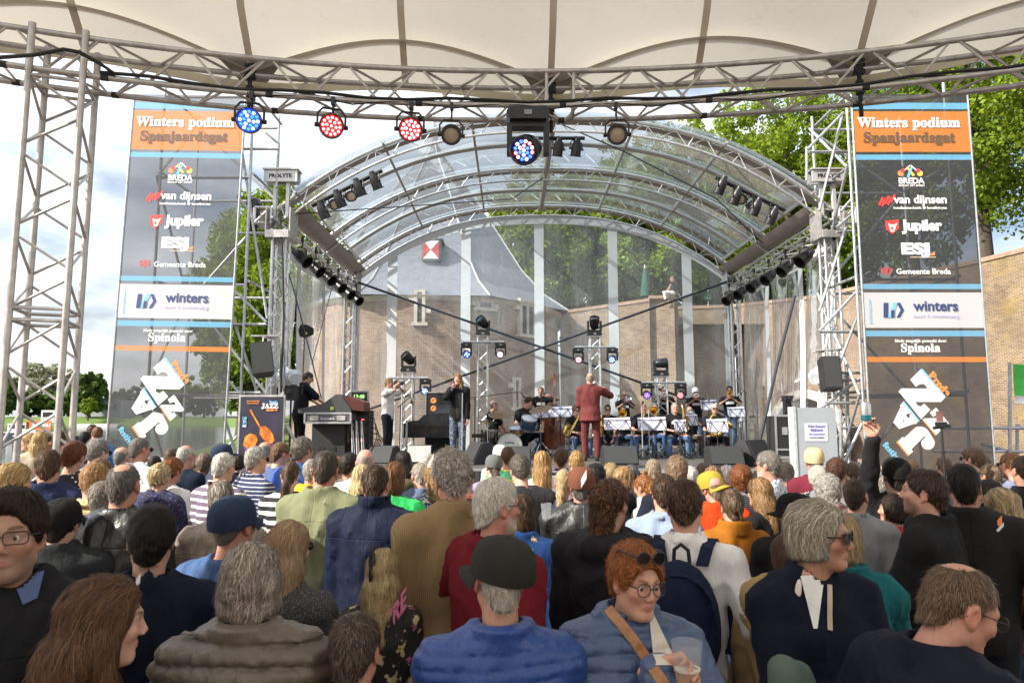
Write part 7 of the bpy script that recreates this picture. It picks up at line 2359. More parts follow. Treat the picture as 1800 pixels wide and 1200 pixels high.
def aimM(c, d):
 """Frame at c whose local +Z looks along d."""
 z = Vector(d).normalized(); x = Vector((0, 0, 1)).cross(z)
 if x.length < 1e-3: x = Vector((1, 0, 0))
 x.normalize(); y = z.cross(x)
 return Matrix(((x.x, y.x, z.x, c[0]), (x.y, y.y, z.y, c[1]), (x.z, y.z, z.z, c[2]), (0, 0, 0, 1)))


def par_lamp(label, hang, drop, aim, s=1.0, kind='par', led=None, group=None, base_led=None):
 """A lamp hung from a clamp: clamp, yoke, housing, lens. hang: point on the tube; drop: centre of the housing below it."""
 hang = Vector(hang); c = hang + Vector(drop)
 root = thing('led_spotlight' if led else ('fresnel_spotlight' if kind == 'fresnel' else 'par_lamp'), label, 'stage light', hang, 0, group)
 A = aimM(c, aim)
 b = MB(); b.box(hang + Vector((0, 0, -.01)), (.035 * s, .07 * s, .075 * s)); b.tube([hang, hang + Vector((0, 0, -.12 * s))], .012 * s, 6); b.build('clamp', BLACK, root, hang)
 ax = A.to_3x3() @ Vector((1, 0, 0)); R_ = .105 * s
 y = MB(); up = Vector((0, 0, .15 * s)); top = c + Vector((0, 0, .17 * s))
 y.tube([c + ax * (R_ + .02 * s), c + ax * (R_ + .02 * s) + up * .75, c + ax * R_ * .75 + up * 1.12, c - ax * R_ * .75 + up * 1.12, c - ax * (R_ + .02 * s) + up * .75, c - ax * (R_ + .02 * s)], .011 * s, 6)
 y.tube([hang + Vector((0, 0, -.1 * s)), c + up * 1.12], .011 * s, 6)
 for q in (1, -1): y.tube([c + ax * q * (R_ + .005 * s), c + ax * q * (R_ + .045 * s)], .022 * s, 8)
 y.build('yoke', BODYM, root, hang)
 h = MB()
 if led:
  h.lathe([(.0001, -.19 * s), (.06 * s, -.185 * s), (.085 * s, -.15 * s), (.10 * s, -.10 * s), (.094 * s, -.09 * s), (.104 * s, -.08 * s), (.098 * s, -.07 * s), (.108 * s, -.06 * s), (.102 * s, -.045 * s), (.112 * s, -.03 * s), (.112 * s, .06 * s), (.104 * s, .06 * s), (.10 * s, .02 * s), (.0001, .02 * s)], 22, A)
 elif kind == 'fresnel':
  h.lathe([(.0001, -.17 * s), (.075 * s, -.165 * s), (.09 * s, -.13 * s), (.09 * s, .02 * s), (.112 * s, .025 * s), (.112 * s, .05 * s), (.085 * s, .05 * s), (.082 * s, .02 * s), (.0001, .02 * s)], 20, A)
 else:
  h.lathe([(.0001, -.22 * s), (.05 * s, -.215 * s), (.06 * s, -.16 * s), (.085 * s, -.11 * s), (.10 * s, -.02 * s), (.10 * s, .13 * s), (.118 * s, .13 * s), (.118 * s, .145 * s), (.097 * s, .145 * s), (.092 * s, -.01 * s), (.0001, -.02 * s)], 18, A)
 h.build('housing', BODYM, root, hang)
 l = MB()
 if led:
  l.lathe([(.0001, .024 * s), (.098 * s, .024 * s)], 20, A)
  ln = l.build('lens_plate', GLOW[led[0].name], root, hang)
  k = 0
  for rr, n_ in ((0, 1), (.042, 6), (.076, 12)):
   for i in range(n_):
    a = 2 * pi * i / n_ + rr * 20
    cb = MB(); cb.lathe([(.0145 * s, .026 * s), (.012 * s, .033 * s), (.0001, .036 * s)], 8, A @ Matrix.Translation((rr * s * cos(a), rr * s * sin(a), 0)))
    m_ = led[k % len(led)]; k += 1
    cb.build('led', m_, ln, hang)
 else:
  l.lathe([(.0001, .03 * s), (.05 * s, .028 * s), (.084 * s, .022 * s)] if kind == 'fresnel' else [(.0001, .012 * s), (.06 * s, .006 * s), (.092 * s, -.005 * s)], 18, A); l.build('lens', led or (base_led or LENS), root, hang)
 return root


def moving_head(name, label, base, head_dir, s=1.0, hung=False, led=None, group=None, pan=0.0, lens=None):
 """Moving-head lamp: base with display, two-armed yoke, drum head with lens or LEDs."""
 base = Vector(base); sg = -1 if hung else 1
 root = thing(name, label, 'stage light', base, 0, group)
 Rz = Matrix.Rotation(pan, 4, 'Z')
 B = Matrix.Translation(base) @ Rz @ Matrix.Diagonal((1, 1, sg, 1))
 b = MB()
 b.prism([B @ Vector(p) for p in ((-.17 * s, -.12 * s, 0), (-.20 * s, -.12 * s, .05 * s), (-.17 * s, -.12 * s, .12 * s), (.17 * s, -.12 * s, .12 * s), (.20 * s, -.12 * s, .05 * s), (.17 * s, -.12 * s, 0))], Rz.to_3x3() @ Vector((0, .24 * s, 0)))
 b.build('base', BODYM, root, base, smooth=False)
 d = MB(); d.box(B @ Vector((0, -.123 * s, .06 * s)), (.07 * s, .006 * s, .045 * s), R=Rz.to_3x3()); d.build('display', mat('grey_display', (.28, .28, .27), .3), root, base, smooth=False)
 hc_ = B @ Vector((0, 0, .36 * s))
 y = MB()
 y.box(B @ Vector((0, 0, .145 * s)), (.34 * s, .13 * s, .05 * s), R=Rz.to_3x3())
 for q in (-1, 1):
  y.prism([B @ Vector((q * .145 * s, dy * s, dz_ * s)) for dy, dz_ in ((-.07, .14), (.07, .14), (.055, .42), (-.055, .42))], Rz.to_3x3() @ Vector((q * .05 * s, 0, 0)))
 y.build('yoke', BODYM, root, base, smooth=False)
 A = aimM(hc_, head_dir)
 h = MB(); h.lathe([(.0001, -.17 * s), (.07 * s, -.165 * s), (.115 * s, -.10 * s), (.125 * s, 0), (.135 * s, .05 * s), (.135 * s, .17 * s), (.12 * s, .185 * s), (.112 * s, .15 * s), (.0001, .15 * s)], 20, A)
 hd_ = h.build('head', BODYM, root, base)
 l = MB(); l.lathe([(.0001, .156 * s), (.110 * s, .154 * s)], 18, A); ln = l.build('lens', lens or mat('dark_glass', (.02, .03, .05), .08), hd_, base)
 if led:
  k = 0
  lb = {}
  for rr, n_ in ((0, 1), (.04, 6), (.08, 12)):
   for i in range(n_):
    a = 2 * pi * i / n_ + rr * 9
    m_ = led[k % len(led)]; k += 1
    cb = lb.setdefault(m_.name, (MB(), m_))[0]
    cb.lathe([(.0165 * s, .158 * s), (.014 * s, .167 * s), (.0001, .171 * s)], 7, A @ Matrix.Translation((rr * s * cos(a), rr * s * sin(a), 0)))
  for cb, m_ in lb.values():
   o = cb.build('led_cells', m_, hd_, base); o['kind'] = 'stuff'
 return root


def hang_pt(px, Y=None):
 """Point on the near lower chord of the curved truss under photo column px."""
 best = min(((abs(900 + FPX * (q.x / (q.y * cos(PITCH) + (q.z - CAMZ) * sin(PITCH))) - px), q) for q in (chp(2, k / 400) for k in range(401))), key=lambda t: t[0])
 return best[1]


toCam = lambda p, dz=0: (Vector((0, 0, CAMZ + dz)) - Vector(p)).normalized()
for px, lab, led, kind, dx, aimz in ((441, 'bright blue LED spotlight, leftmost under the curved truss', [LED_W, LED_B], 'led', -.0, 0), (587, 'red LED spotlight left of its twin under the curved truss', [LED_R], 'led', 0, 0), (724, 'red LED spotlight right of its twin under the curved truss', [LED_R, LED_WR], 'led', 0, 0),
                                  (796, 'unlit round fresnel spotlight left of the big moving head', None, 'fresnel', 0, 0), (1082, 'unlit round fresnel spotlight right of the big moving head', None, 'fresnel', 0, 0)):
 h = hang_pt(px); h = h + Vector((0, -.01, -.02))
 c = h + Vector((0, -.05, -.27 if kind == 'led' else -.31))
 aim = toCam(c, 0) + Vector((-.15 if px < 500 else .05, 0, .12))
 par_lamp(lab, h, c - h, aim, 1.0 if kind == 'led' else .86, kind, led)
h = hang_pt(925)
moving_head('moving_head_lamp', 'large black moving-head lamp with red and blue LEDs at the top centre', h + Vector((0, 0, -.06)), (-.25, -.85, -.45), 1.02, True, [LED_W, LED_B, LED_R, LED_WR, LED_B])
b = MB()
for dx in (-.12, .12): b.box(h + Vector((dx, 0, -.02)), (.05, .07, .09))
# lamps hung under the stage eaves
for s_, side in ((-1, 'left'), (1, 'right')):
 x = XC + s_ * (HW - .36)
 for k in range(6):
  y = YF + .45 + k * .92
  par_lamp('black can lamp on the %s eaves truss, %s from the front' % (side, ('first', 'second', 'third', 'fourth', 'fifth', 'sixth')[k]), (x, y, ZS - .46), (-.0 * s_, 0, -.36), (-s_ * .75, -.25 - .05 * k, -.6), 1.15, 'par', None, 'can lamps under the %s eaves' % side)
 # bar with five lamps on the front arch
 p0, p1 = (P(548, 362, YF - .15), P(672, 300, YF - .15)) if s_ < 0 else (P(1258, 312, YF - .15), P(1380, 370, YF - .15))
 tag(MB().tube([p0 - p0, p1 - p0], .04, 4).build('lamp_bar', BODYM), 'dark lamp bar under the front arch, %s side' % side, 'lamp bar').location = p0
 sp = [(568, 372, 1), (597, 352, 0), (588, 338, 2), (632, 332, 0), (617, 320, 2), (660, 320, 0)] if s_ < 0 else [(1267, 328, 0), (1293, 347, 0), (1302, 326, 2), (1325, 352, 2), (1328, 366, 0), (1357, 382, 1)]
 for k, (px, py, kd) in enumerate(sp):
  c = P(px, py, YF - .2); hg = p0.lerp(p1, min(1, max(0, (c.x - p0.x) / (p1.x - p0.x)))); hg = Vector((c.x, hg.y, hg.z))
  aim = Vector((-s_ * .3, -.3 if kd == 2 else .3, -.8)) if kd != 2 else Vector((0, -1, -.25))
  par_lamp('%s on the lamp bar of the front arch, %s side, %s from the outside' % (('short lamp', 'amber-glowing lamp', 'round lamp')[kd], side, ('first', 'second', 'third', 'fourth', 'fifth', 'sixth')[k if s_ < 0 else 5 - k]), hg, c - hg if (c - hg).z < -.12 else Vector((0, 0, -.2)), aim, .95, 'fresnel' if kd == 2 else 'par', None, 'lamps on the front arch bars', AMBER if kd == 1 else None)
p0, p1 = P(893, 243, YF + .5), P(1028, 243, YF + .5)
tag(MB().tube([p0 - p0, p1 - p0], .04, 4).build('lamp_bar', BODYM), 'dark lamp bar at the crown of the front arch', 'lamp bar').location = p0
for px, lab in ((981, 'left'), (1013, 'right')):
 c = P(px, 262, YF + .5); par_lamp('small lamp, %s one of the pair behind the big moving head' % lab, (c.x, c.y, p0.z), (0, 0, c.z - p0.z), (-.1, .3, -.8), 1.0, 'par', None, 'pair of lamps at the arch crown')

# lighting towers on the stage: slim truss, cross bar, lamps
def light_tower(px, ytop, Yt, label, bar_y, bar_x0, bar_x1, heads, big_dir, big_label):
 pt = P(px, ytop, Yt); z0 = ZD
 root = thing('lighting_tower', label, 'truss tower', (pt.x, Yt, ZD))
 off = (pt.x, Yt, ZD)
 p, u, w_ = straight((pt.x, Yt, ZD), (pt.x, Yt, pt.z), 1)
 box_truss(root, 'truss_column', p, u, w_, .24, .025, .011, .33, ALU, off, 6)
 b = MB(); b.box((pt.x, Yt, ZD + .015), (.6, .6, .03)); b.build('base_plate', ALU_DULL, root, off, smooth=False)
 b = MB(); b.box((pt.x, Yt, pt.z + .01), (.34, .34, .02)); b.build('top_plate', ALU_DULL, root, off, smooth=False)
 a, c = P(bar_x0, bar_y, Yt - .2), P(bar_x1, bar_y, Yt - .2)
 b = MB(); b.tube([a, c], .028, 8); b.build('cross_bar', ALU, root, off)
 moving_head('moving_head_lamp', big_label, (pt.x, Yt, pt.z + .025), big_dir, .92, False, None, 'moving heads on the stage light towers')
 for hx, hy, led, lab in heads:
  q = P(hx, bar_y, Yt - .2); q.z -= .03
  moving_head('small_moving_head', lab, q, Vector((toCam(q).x + .1 * (1 if hx < px else -1), -1, -.3)), .72, True, led, 'small LED heads on the tower bars')


light_tower(718, 656, 16.6, 'slim light tower behind the photographer', 664, 684, 753, [(748, 684, [LED_W, LED_B], 'small LED head glowing blue right of the photographer')], (-.5, -.4, .55), 'black moving head on the tower behind the photographer')
light_tower(849, 592, 17.0, 'slim light tower left of the crossed straps', 601, 814, 886, [(820, 620, [LED_W, LED_B, LED_B], 'small LED head glowing blue on the tower left of the crossed straps'), (880, 620, [LED_WR, LED_W], 'small LED head glowing pink beside the blue one left of the crossed straps')], (-.45, -.5, .5), 'black moving head on the tower left of the crossed straps')
light_tower(1045, 593, 17.0, 'slim light tower behind the conductor', 610, 1010, 1082, [(1016, 622, [LED_R, LED_WR], 'small LED head glowing red above the conductor'), (1076, 622, [LED_B, LED_W], 'small LED head glowing blue right of the conductor')], (.0, -.5, .8), 'black moving head on the tower behind the conductor')
light_tower(1162, 663, 17.1, 'short light tower behind the brass section', 672, 1128, 1206, [(1136, 688, [LED_P, LED_B], 'small LED head glowing violet above the trombones'), (1196, 690, [LED_R], 'small LED head glowing red behind the brass section')], (1, -.15, .05), 'black moving head lying level on the tower behind the brass')
# ================================================================== BAND AND STAGE GEAR
BTEE = cloth('black_tshirt', (.016, .016, .017), .85)
BRASS = mat('lacquered_brass', (.72, .48, .14), .2, 1, .15, 12)
SILVER = mat('silver_plate', (.75, .76, .78), .16, 1, .12, 12)
WOODV = mat('varnished_wood', (.22, .055, .018), .28, 0, .35, 7, stretch=(1, 1, .3), coat=.4)
SHEET = mat('paper_sheet', (.68, .67, .80), .7, 0, .06, 5)
TOLEX = mat('black_tolex', (.020, .020, .022), .62, 0, .25, 40, .4)
GRILLE = mat('speaker_grille', (.028, .030, .032), .6, .1, .25, 120, .5)
BAND = {}


def player(key, px, top, Y, yaw, hair, hc, label, kind='tee', m=BTEE, sit=False, H=None, **kw):
 p = P(px, top, Y)
 zt = p.z - ZD - .01
 sp = dict(loc=(p.x, Y, ZD), yaw=yaw + math.degrees(atan2(p.x, Y)), H=(zt if not sit else zt * 1.75 / 1.245), hair=hair, haircol=hc, top=kind, topmat=m, label=label, lod=1, seed=300 + len(BAND), sit=sit, group='musicians and crew on the stage', legmat=DARKTR, finehands=True, finelegs=True, strands=300, topname=kw.pop('topname', 'shirt' if kind == 'tee' else kind))
 sp.update(kw)
 BAND[key] = make_person(sp)
 CROWD[key] = BAND[key]
 return BAND[key]


def bT(key): return frame_of(BAND[key])


LJ = cloth('light_denim', (.10, .16, .30), .85, .3)
SUIT = cloth('maroon_suit', (.135, .036, .034), .8, .1)
player('conductor', 1037, 655, 13.9, -3, 'bald', (.4, .3, .25), 'bald conductor in dark red suit with his back to the audience', 'blazer', SUIT, legmat=SUIT, R=((.27, .34, 1.44), (.8, -.3, -.6)), hem=.79, L=((.14, .30, 1.12), (.3, -.6, -.6)), RH=(.25, (-.3, 0, -1), (.2, 1, .5)), skin=(.55, .30, .22), lod=1, wide=1.04, stance=.12)
player('singer', 806, 656, 13.6, -158, 'longwide', (.36, .19, .075), 'blonde woman singing into a microphone in black blazer and shiny dark jeans', 'blazer', cloth('black_blazer', (.014, .014, .015)), fem=True, streak=(.50, .32, .14), R='mic', L='down', RH=(.8, (.5, .2, .5), (-.5, 1, .3)), legmat=printed('shiny_jeans', (.05, .07, .11), (.25, .29, .36), 22, .55), skin=(.56, .32, .24), hem=.80)
player('photographer', 683, 664, 14.8, 112, 'short', (.33, .21, .10), 'photographer in white T-shirt and black trousers aiming a camera', 'tee', cloth('white_tshirt', (.70, .67, .64)), R='eye', L='eye', hem=.84, skin=(.55, .31, .22), RH=(.6, (-.8, .3, .2), (-.3, .6, .8)), LH=(.6, (.8, .2, .4), (.3, .6, .8)))
player('monitorman', 529, 651, 13.3, 74, 'crop', (.07, .05, .04), 'sound engineer in black polo and sunglasses bending over the mixing desk', 'polo', cloth('black_polo', (.016, .016, .02)), arms='desk', glasses='sun', nod=24, lean=.08, legmat=cloth('black_trousers', (.012, .012, .013)), wide=1.1)
player('pianist', 866, 703, 15.3, 70, 'fringe', GREY, 'older balding musician in black T-shirt seated behind the cymbals', sit=True, glasses='clear', legmat=BEIGETR, arms='lap', skin=RUDDY)
player('drummer', 926, 696, 15.6, 160, 'tousled', (.05, .03, .02), 'young dark-haired drummer in black T-shirt looking down', sit=True, arms=((.22, .34, 1.02), (.9, -.4, 0)), nod=24, turn=-14, skin=PALE)
player('bassist', 950, 679, 16.4, 176, 'short', (.33, .20, .10), 'double bass player in black T-shirt standing behind the drums', R=((.16, .22, 1.15), (.8, -.3, -.3)), L=((.26, .18, 1.50), (.9, -.3, -.2)), legmat=JEANS, skin=RUDDY)
SEATED = [('saxcurly', 1012, 713, 15.0, 158, 'curly', (.28, .15, .06), 'curly-haired saxophonist in sunglasses left of the conductor', 'sun', JEANS, 'sax'),
          ('saxshades', 1068, 711, 15.2, 178, 'short', (.04, .03, .02), 'saxophonist in red mirrored sunglasses right of the conductor', 'sun', cloth('navy_denim', (.025, .035, .07)), 'lap'),
          ('saxbald', 1131, 708, 15.2, 176, 'fringe', GREY, 'balding saxophonist with silver microphone stand before him', None, LJ, 'sax'),
          ('tenor', 1186, 707, 15.0, 170, 'crop', LGREY, 'grey-haired tenor saxophonist holding his saxophone upright', 'clear', LJ, 'sax'),
          ('bari', 1256, 709, 15.0, 174, 'crop', WHITE_H, 'white-haired baritone saxophonist in round dark glasses', 'sun', DARKTR, 'sax'),
          ('bone1', 1095, 713, 16.3, 176, 'short', BROWN, 'trombone player nearest the conductor', None, JEANS, 'horn'),
          ('bone2', 1151, 708, 16.3, 178, 'short', GREY, 'grey-haired trombone player with glasses in the middle', 'clear', LJ, 'horn'),
          ('bone3', 1212, 714, 16.3, 172, 'bald', GREY, 'bald trombone player with glasses behind the tenor saxophone', 'clear', cloth('taupe_trousers', (.13, .10, .09)), 'horn')]
for k, px, tp, Y, yw, hr, hc, lb, gl, lm, ar_ in SEATED:
 player(k, px, tp, Y, yw, hr, hc, lb, sit=True, glasses=gl, legmat=lm, arms=ar_, skin=[RUDDY, PALE, (.52, .29, .21)][len(BAND) % 3], knees=.2, framemat=BLACK)
for k, px, tp, yw, hr, hc, lb, gl, cp_, lm in (('trp1', 1096, 687, 164, 'bald', GREY, 'bald trumpeter with glasses, leftmost of the trumpets', 'clear', None, JEANS), ('trp2', 1167, 679, 178, 'short', BROWN, 'dark-haired trumpeter with glasses before the light tower', 'clear', None, JEANS),
                                         ('trp3', 1222, 681, 176, 'short', BROWN, 'trumpeter in white cap', None, ((.62, .62, .66), False), JEANS), ('trp4', 1282, 678, 178, 'short', (.05, .035, .03), 'trumpeter in blue jeans standing at the far right', 'clear', None, LJ)):
 player(k, px, tp, 17.3, yw, hr, hc, lb, glasses=gl, cap=cp_, legmat=lm, arms='horn', skin=RUDDY, framemat=BLACK)
bpy.context.view_layer.update()
for k in BAND:
 if k in ('conductor', 'singer', 'photographer', 'monitorman', 'saxcurly'): continue
 body = BAND[k][0]; zc = 1.30 - (.50 if 'Empty' in body.name or k in [s[0] for s in SEATED] + ['pianist', 'drummer'] else 0)
 M = Matrix.Translation((0, .152, zc)) @ Matrix(((-1, 0, 0, 0), (0, 0, 1, 0), (0, 1, 0, 0), (0, 0, 0, 1)))
 text_mesh('lettering', '#BBB', INK_W, body, M, .22, bold=.06, depth=.004)
# pocket square of the singer's top left out of sight; black top in the blazer opening
cloth_inset('singer', [(800, 690), (812, 690), (812, 735), (802, 735)], mat('black_top', (.010, .010, .010), .7), 'black_top')


def instrument(name, label, key, cat=None):
 """Empty in the player's own frame, so parts are built in body coordinates (x right, y forward)."""
 T = bT(key); o = thing(name, label, cat or name.replace('_', ' '), T.translation)
 o.rotation_euler = BAND[key][0].rotation_euler; o.scale = BAND[key][0].scale
 return o


def trumpet(key, label, m):
 o = instrument('trumpet', label, key)
 hm = BAND[key][1]; z = hm.translation.z - .06; y0 = .135
 b = MB(); b.tube([(0, y0, z), (0, y0 + .36, z + .0)], .0065, 6); b.tube([(.02, y0 + .10, z - .02), (.02, y0 + .42, z - .03), (.02, y0 + .45, z - .06), (.02, y0 + .42, z - .09), (.02, y0 + .12, z - .09), (.02, y0 + .08, z - .06), (.02, y0 + .12, z - .03)], .008, 6)
 b.build('tubing', m, o)
 b = MB(); b.lathe([(.008, 0), (.010, .10), (.016, .16), (.032, .20), (.062, .222), (.060, .222), (.028, .195), (.0001, .12)], 16, Matrix.Translation((.02, y0 + .33, z - .03)) @ Matrix.Rotation(-pi / 2, 4, 'X')); b.build('bell', m, o)
 for i in range(3):
  b = MB(); b.tube([(.018, y0 + .20 + .03 * i, z - .11), (.018, y0 + .20 + .03 * i, z + .03)], .012, 8); b.build('valve', m, o)


def trombone(key, label, m):
 o = instrument('trombone', label, key)
 z = BAND[key][1].translation.z - .07; y0 = .13
 b = MB()
 for x, dz_ in ((.0, 0), (.0, -.085)): b.tube([(x, y0, z + dz_), (x, y0 + .80, z + dz_ - .22)], .008, 6)
 b.tube([(0, y0 + .80, z - .22), (0, y0 + .85, z - .26), (0, y0 + .80, z - .305)], .008, 6); b.build('slide', m, o)
 b = MB(); b.tube([(.05, y0 - .30, z + .02), (.05, y0 - .36, z - .05), (.05, y0 - .30, z - .10), (.05, y0 + .05, z - .10)], .011, 7); b.tube([(.05, y0 - .30, z + .02), (.05, y0 + .15, z)], .011, 7); b.build('tuning_slide', m, o)
 b = MB(); b.lathe([(.012, 0), (.018, .14), (.035, .26), (.065, .32), (.105, .35), (.100, .35), (.05, .30), (.0001, .2)], 18, Matrix.Translation((.05, y0 + .12, z)) @ Matrix.Rotation(-pi / 2, 4, 'X')); b.build('bell', m, o)


def sax(key, label, pts, radii, m=BRASS, bell=None):
 o = instrument('saxophone', label, key)
 b = MB(); b.tube(pts, radii, 10); b.build('body', m, o)
 d = (Vector(pts[-1]) - Vector(pts[-2])).normalized()
 b = MB(); b.lathe([(radii[-1], 0), (radii[-1] * 1.25, .04), (radii[-1] * 1.75, .075), (radii[-1] * 1.7, .076), (radii[-1] * .9, .02), (.0001, .0)], 16, aimM(pts[-1], d)); b.build('bell', m, o)
 for i in range(2, len(pts) - 3):
  q = Vector(pts[i]); b = MB(); b.lathe([(.014, 0), (.014, .006), (.0001, .007)], 8, Matrix.Translation(q + Vector((.0, radii[i] + .006, 0))) @ Matrix.Rotation(-pi / 2, 4, 'X')); b.build('key', m, o)
 b = MB(); b.tube([pts[0], Vector(pts[0]) + (Vector(pts[0]) - Vector(pts[1])).normalized() * .07], .010, 6); b.build('mouthpiece', BLACK, o)


trumpet('trp1', 'silver trumpet played by the bald leftmost trumpeter', SILVER); trumpet('trp2', 'silver trumpet played before the light tower', SILVER); trumpet('trp3', 'silver trumpet played by the man in the white cap', SILVER); trumpet('trp4', 'brass trumpet played by the man at the far right', BRASS)
trombone('bone1', 'brass trombone nearest the conductor', BRASS); trombone('bone2', 'brass trombone in the middle of the row', BRASS); trombone('bone3', 'trombone with raised slide behind the tenor saxophone', SILVER)
zs = BAND['tenor'][1].translation.z
sax('tenor', 'golden tenor saxophone held upright before the grey-haired player', [(-.10, .20, zs + .08), (-.12, .26, zs + .05), (-.13, .28, zs - .05), (-.14, .30, zs - .35), (-.14, .32, zs - .50), (-.15, .38, zs - .56), (-.16, .42, zs - .50), (-.17, .42, zs - .30)], [.010, .013, .017, .030, .036, .040, .044, .052])
zs = BAND['saxcurly'][1].translation.z
sax('saxcurly', 'golden saxophone slanting across the lap of the curly-haired player', [(.02, .15, zs - .08), (.02, .22, zs - .08), (.05, .28, zs - .16), (.20, .34, zs - .38), (.34, .38, zs - .56), (.42, .40, zs - .60), (.46, .42, zs - .52), (.40, .44, zs - .38)], [.010, .013, .017, .032, .040, .046, .050, .062])
zs = BAND['saxbald'][1].translation.z
sax('saxbald', 'golden alto saxophone held low between the knees', [(0, .14, zs - .08), (0, .22, zs - .10), (.02, .27, zs - .18), (.04, .30, zs - .42), (.05, .32, zs - .58), (.05, .38, zs - .62), (.05, .42, zs - .54), (.05, .43, zs - .42)], [.009, .012, .016, .027, .034, .038, .042, .05])
zs = BAND['bari'][1].translation.z
sax('bari', 'large golden baritone saxophone in the lap of the white-haired player', [(.0, .14, zs - .09), (.02, .24, zs - .08), (.12, .30, zs - .20), (.20, .32, zs - .48), (.12, .36, zs - .62), (-.02, .38, zs - .60), (-.14, .40, zs - .52), (-.24, .44, zs - .40)], [.011, .016, .024, .042, .05, .054, .060, .075])
zs = BAND['saxshades'][1].translation.z
sax('saxshades', 'golden saxophone resting upright by the man in red sunglasses', [(.16, .20, zs - .12), (.16, .26, zs - .14), (.16, .28, zs - .22), (.17, .30, zs - .48), (.17, .32, zs - .62), (.17, .38, zs - .66), (.17, .42, zs - .58), (.17, .43, zs - .45)], [.009, .012, .016, .027, .034, .038, .042, .05])
# double bass
bx = P(968, 700, 16.0)
db = thing('double_bass', 'brown double bass standing before the bass player', 'double bass', (bx.x, 16.0, ZD))
out = [(0, .12), (.20, .14), (.30, .30), (.29, .48), (.20, .62), (.19, .72), (.25, .86), (.24, .98), (.14, 1.10), (.04, 1.20)]
poly_ = [(x, z) for x, z in out] + [(-x, z) for x, z in out[::-1]]
b = MB(); b.prism([(x * 1.05, -.10, z) for x, z in poly_], (0, .19, 0)); b.build('body', WOODV, db, ang=.5)
b = MB(); b.tube([(0, -.13, 1.15), (0, -.06, 1.72)], [.03, .022], 8); b.build('neck', WOODV, db)
b = MB(); b.box((0, -.155, 1.15), (.05, .012, .95)); b.build('fingerboard', BLACK, db)
b = MB(); b.tube([(0, -.06, 1.72), (0, -.05, 1.86), (0, -.09, 1.91), (0, -.12, 1.87), (0, -.09, 1.85)], [.025, .022, .022, .02, .012], 8)
b.build('scroll', WOODV, db)
for i in range(4):
 b = MB(); b.tube([(-.06, -.05, 1.74 + .03 * i), (.06, -.05, 1.74 + .03 * i)], .007, 5); b.build('tuning_peg', BRASS, db)
 b = MB(); b.tube([(-.018 + .012 * i, -.17, .45), (-.012 + .008 * i, -.165, 1.72)], .0025, 4); b.build('string', CHROME, db)
b = MB(); b.box((0, -.15, .62), (.14, .015, .10)); b.build('bridge', WOODV, db)
db.rotation_euler = (radians(-6), radians(4), radians(14))


# ---- music stands with sheets
def music_stand(px, py, Y, w, h, label, tilt=-22, rz=0.0, sheets=2):
 p = P(px, py, Y)
 o = thing('music_stand', label, 'music stand', (p.x, Y, ZD), rz, 'music stands with sheet music')
 zc = p.z - ZD
 b = MB(); b.tube([(0, 0.02, .1), (0, 0.02, zc)], .013, 6); b.build('pole', BLACK, o)
 for k in range(3):
  a = 2 * pi * k / 3 + .5; b = MB(); b.tube([(0, .02, .32), (cos(a) * .28, .02 + sin(a) * .28, .015)], .010, 5); b.build('leg', BLACK, o)
 R = Matrix.Rotation(radians(tilt), 4, 'X'); T = Matrix.Translation((0, 0, zc)) @ R
 b = MB()
 for q in ((-w / 2, -h / 2, w / 2, -h / 2), (-w / 2, -h / 2, -w * .3, h * .35), (w / 2, -h / 2, w * .3, h * .35), (-w * .5, h * .3, w * .5, h * .3), (0, -h / 2, -w * .35, h * .3), (0, -h / 2, w * .35, h * .3)):
  b.tube([T @ Vector((q[0], -.018, q[1])), T @ Vector((q[2], -.018, q[3]))], .008, 5)
 b.build('desk_frame', BLACK, o)
 for k in range(sheets):
  x0 = -w / 2 + w * k / sheets
  b = MB(); b.grid(lambda u, v: T @ Vector((x0 + .004 + (w / sheets - .008) * u, .0 + .012 * sin(pi * u + k) - .004 * k, -h / 2 + h * v + .01 * k)), 6, 4); b.build('sheet', SHEET, o)


for a_ in ((1085, 745, 14.5, .56, .28, 'music stand with pages right of the conductor'), (1146, 745, 14.5, .60, .30, 'wide music stand with hanging pages behind the microphone'), (1196, 748, 14.4, .26, .28, 'narrow music stand before the tenor saxophonist', -22, 0, 1), (1261, 748, 14.4, .44, .30, 'music stand before the baritone saxophonist'), (1294, 724, 16.6, .42, .26, 'music stand before the far right trumpeter'), (1246, 712, 16.7, .40, .27, 'music stand before the white-capped trumpeter'), (1216, 738, 15.6, .28, .28, 'music stand behind the tenor saxophone', -22, 0, 1), (985, 724, 15.4, .52, .26, 'music stand with pages left of the conductor'), (950, 726, 15.5, .40, .24, 'music stand half hidden behind the cymbal'), (1096, 700, 16.9, .36, .24, 'black music stand before the leftmost trumpeter', -22, 0, 0)):
 music_stand(*a_)


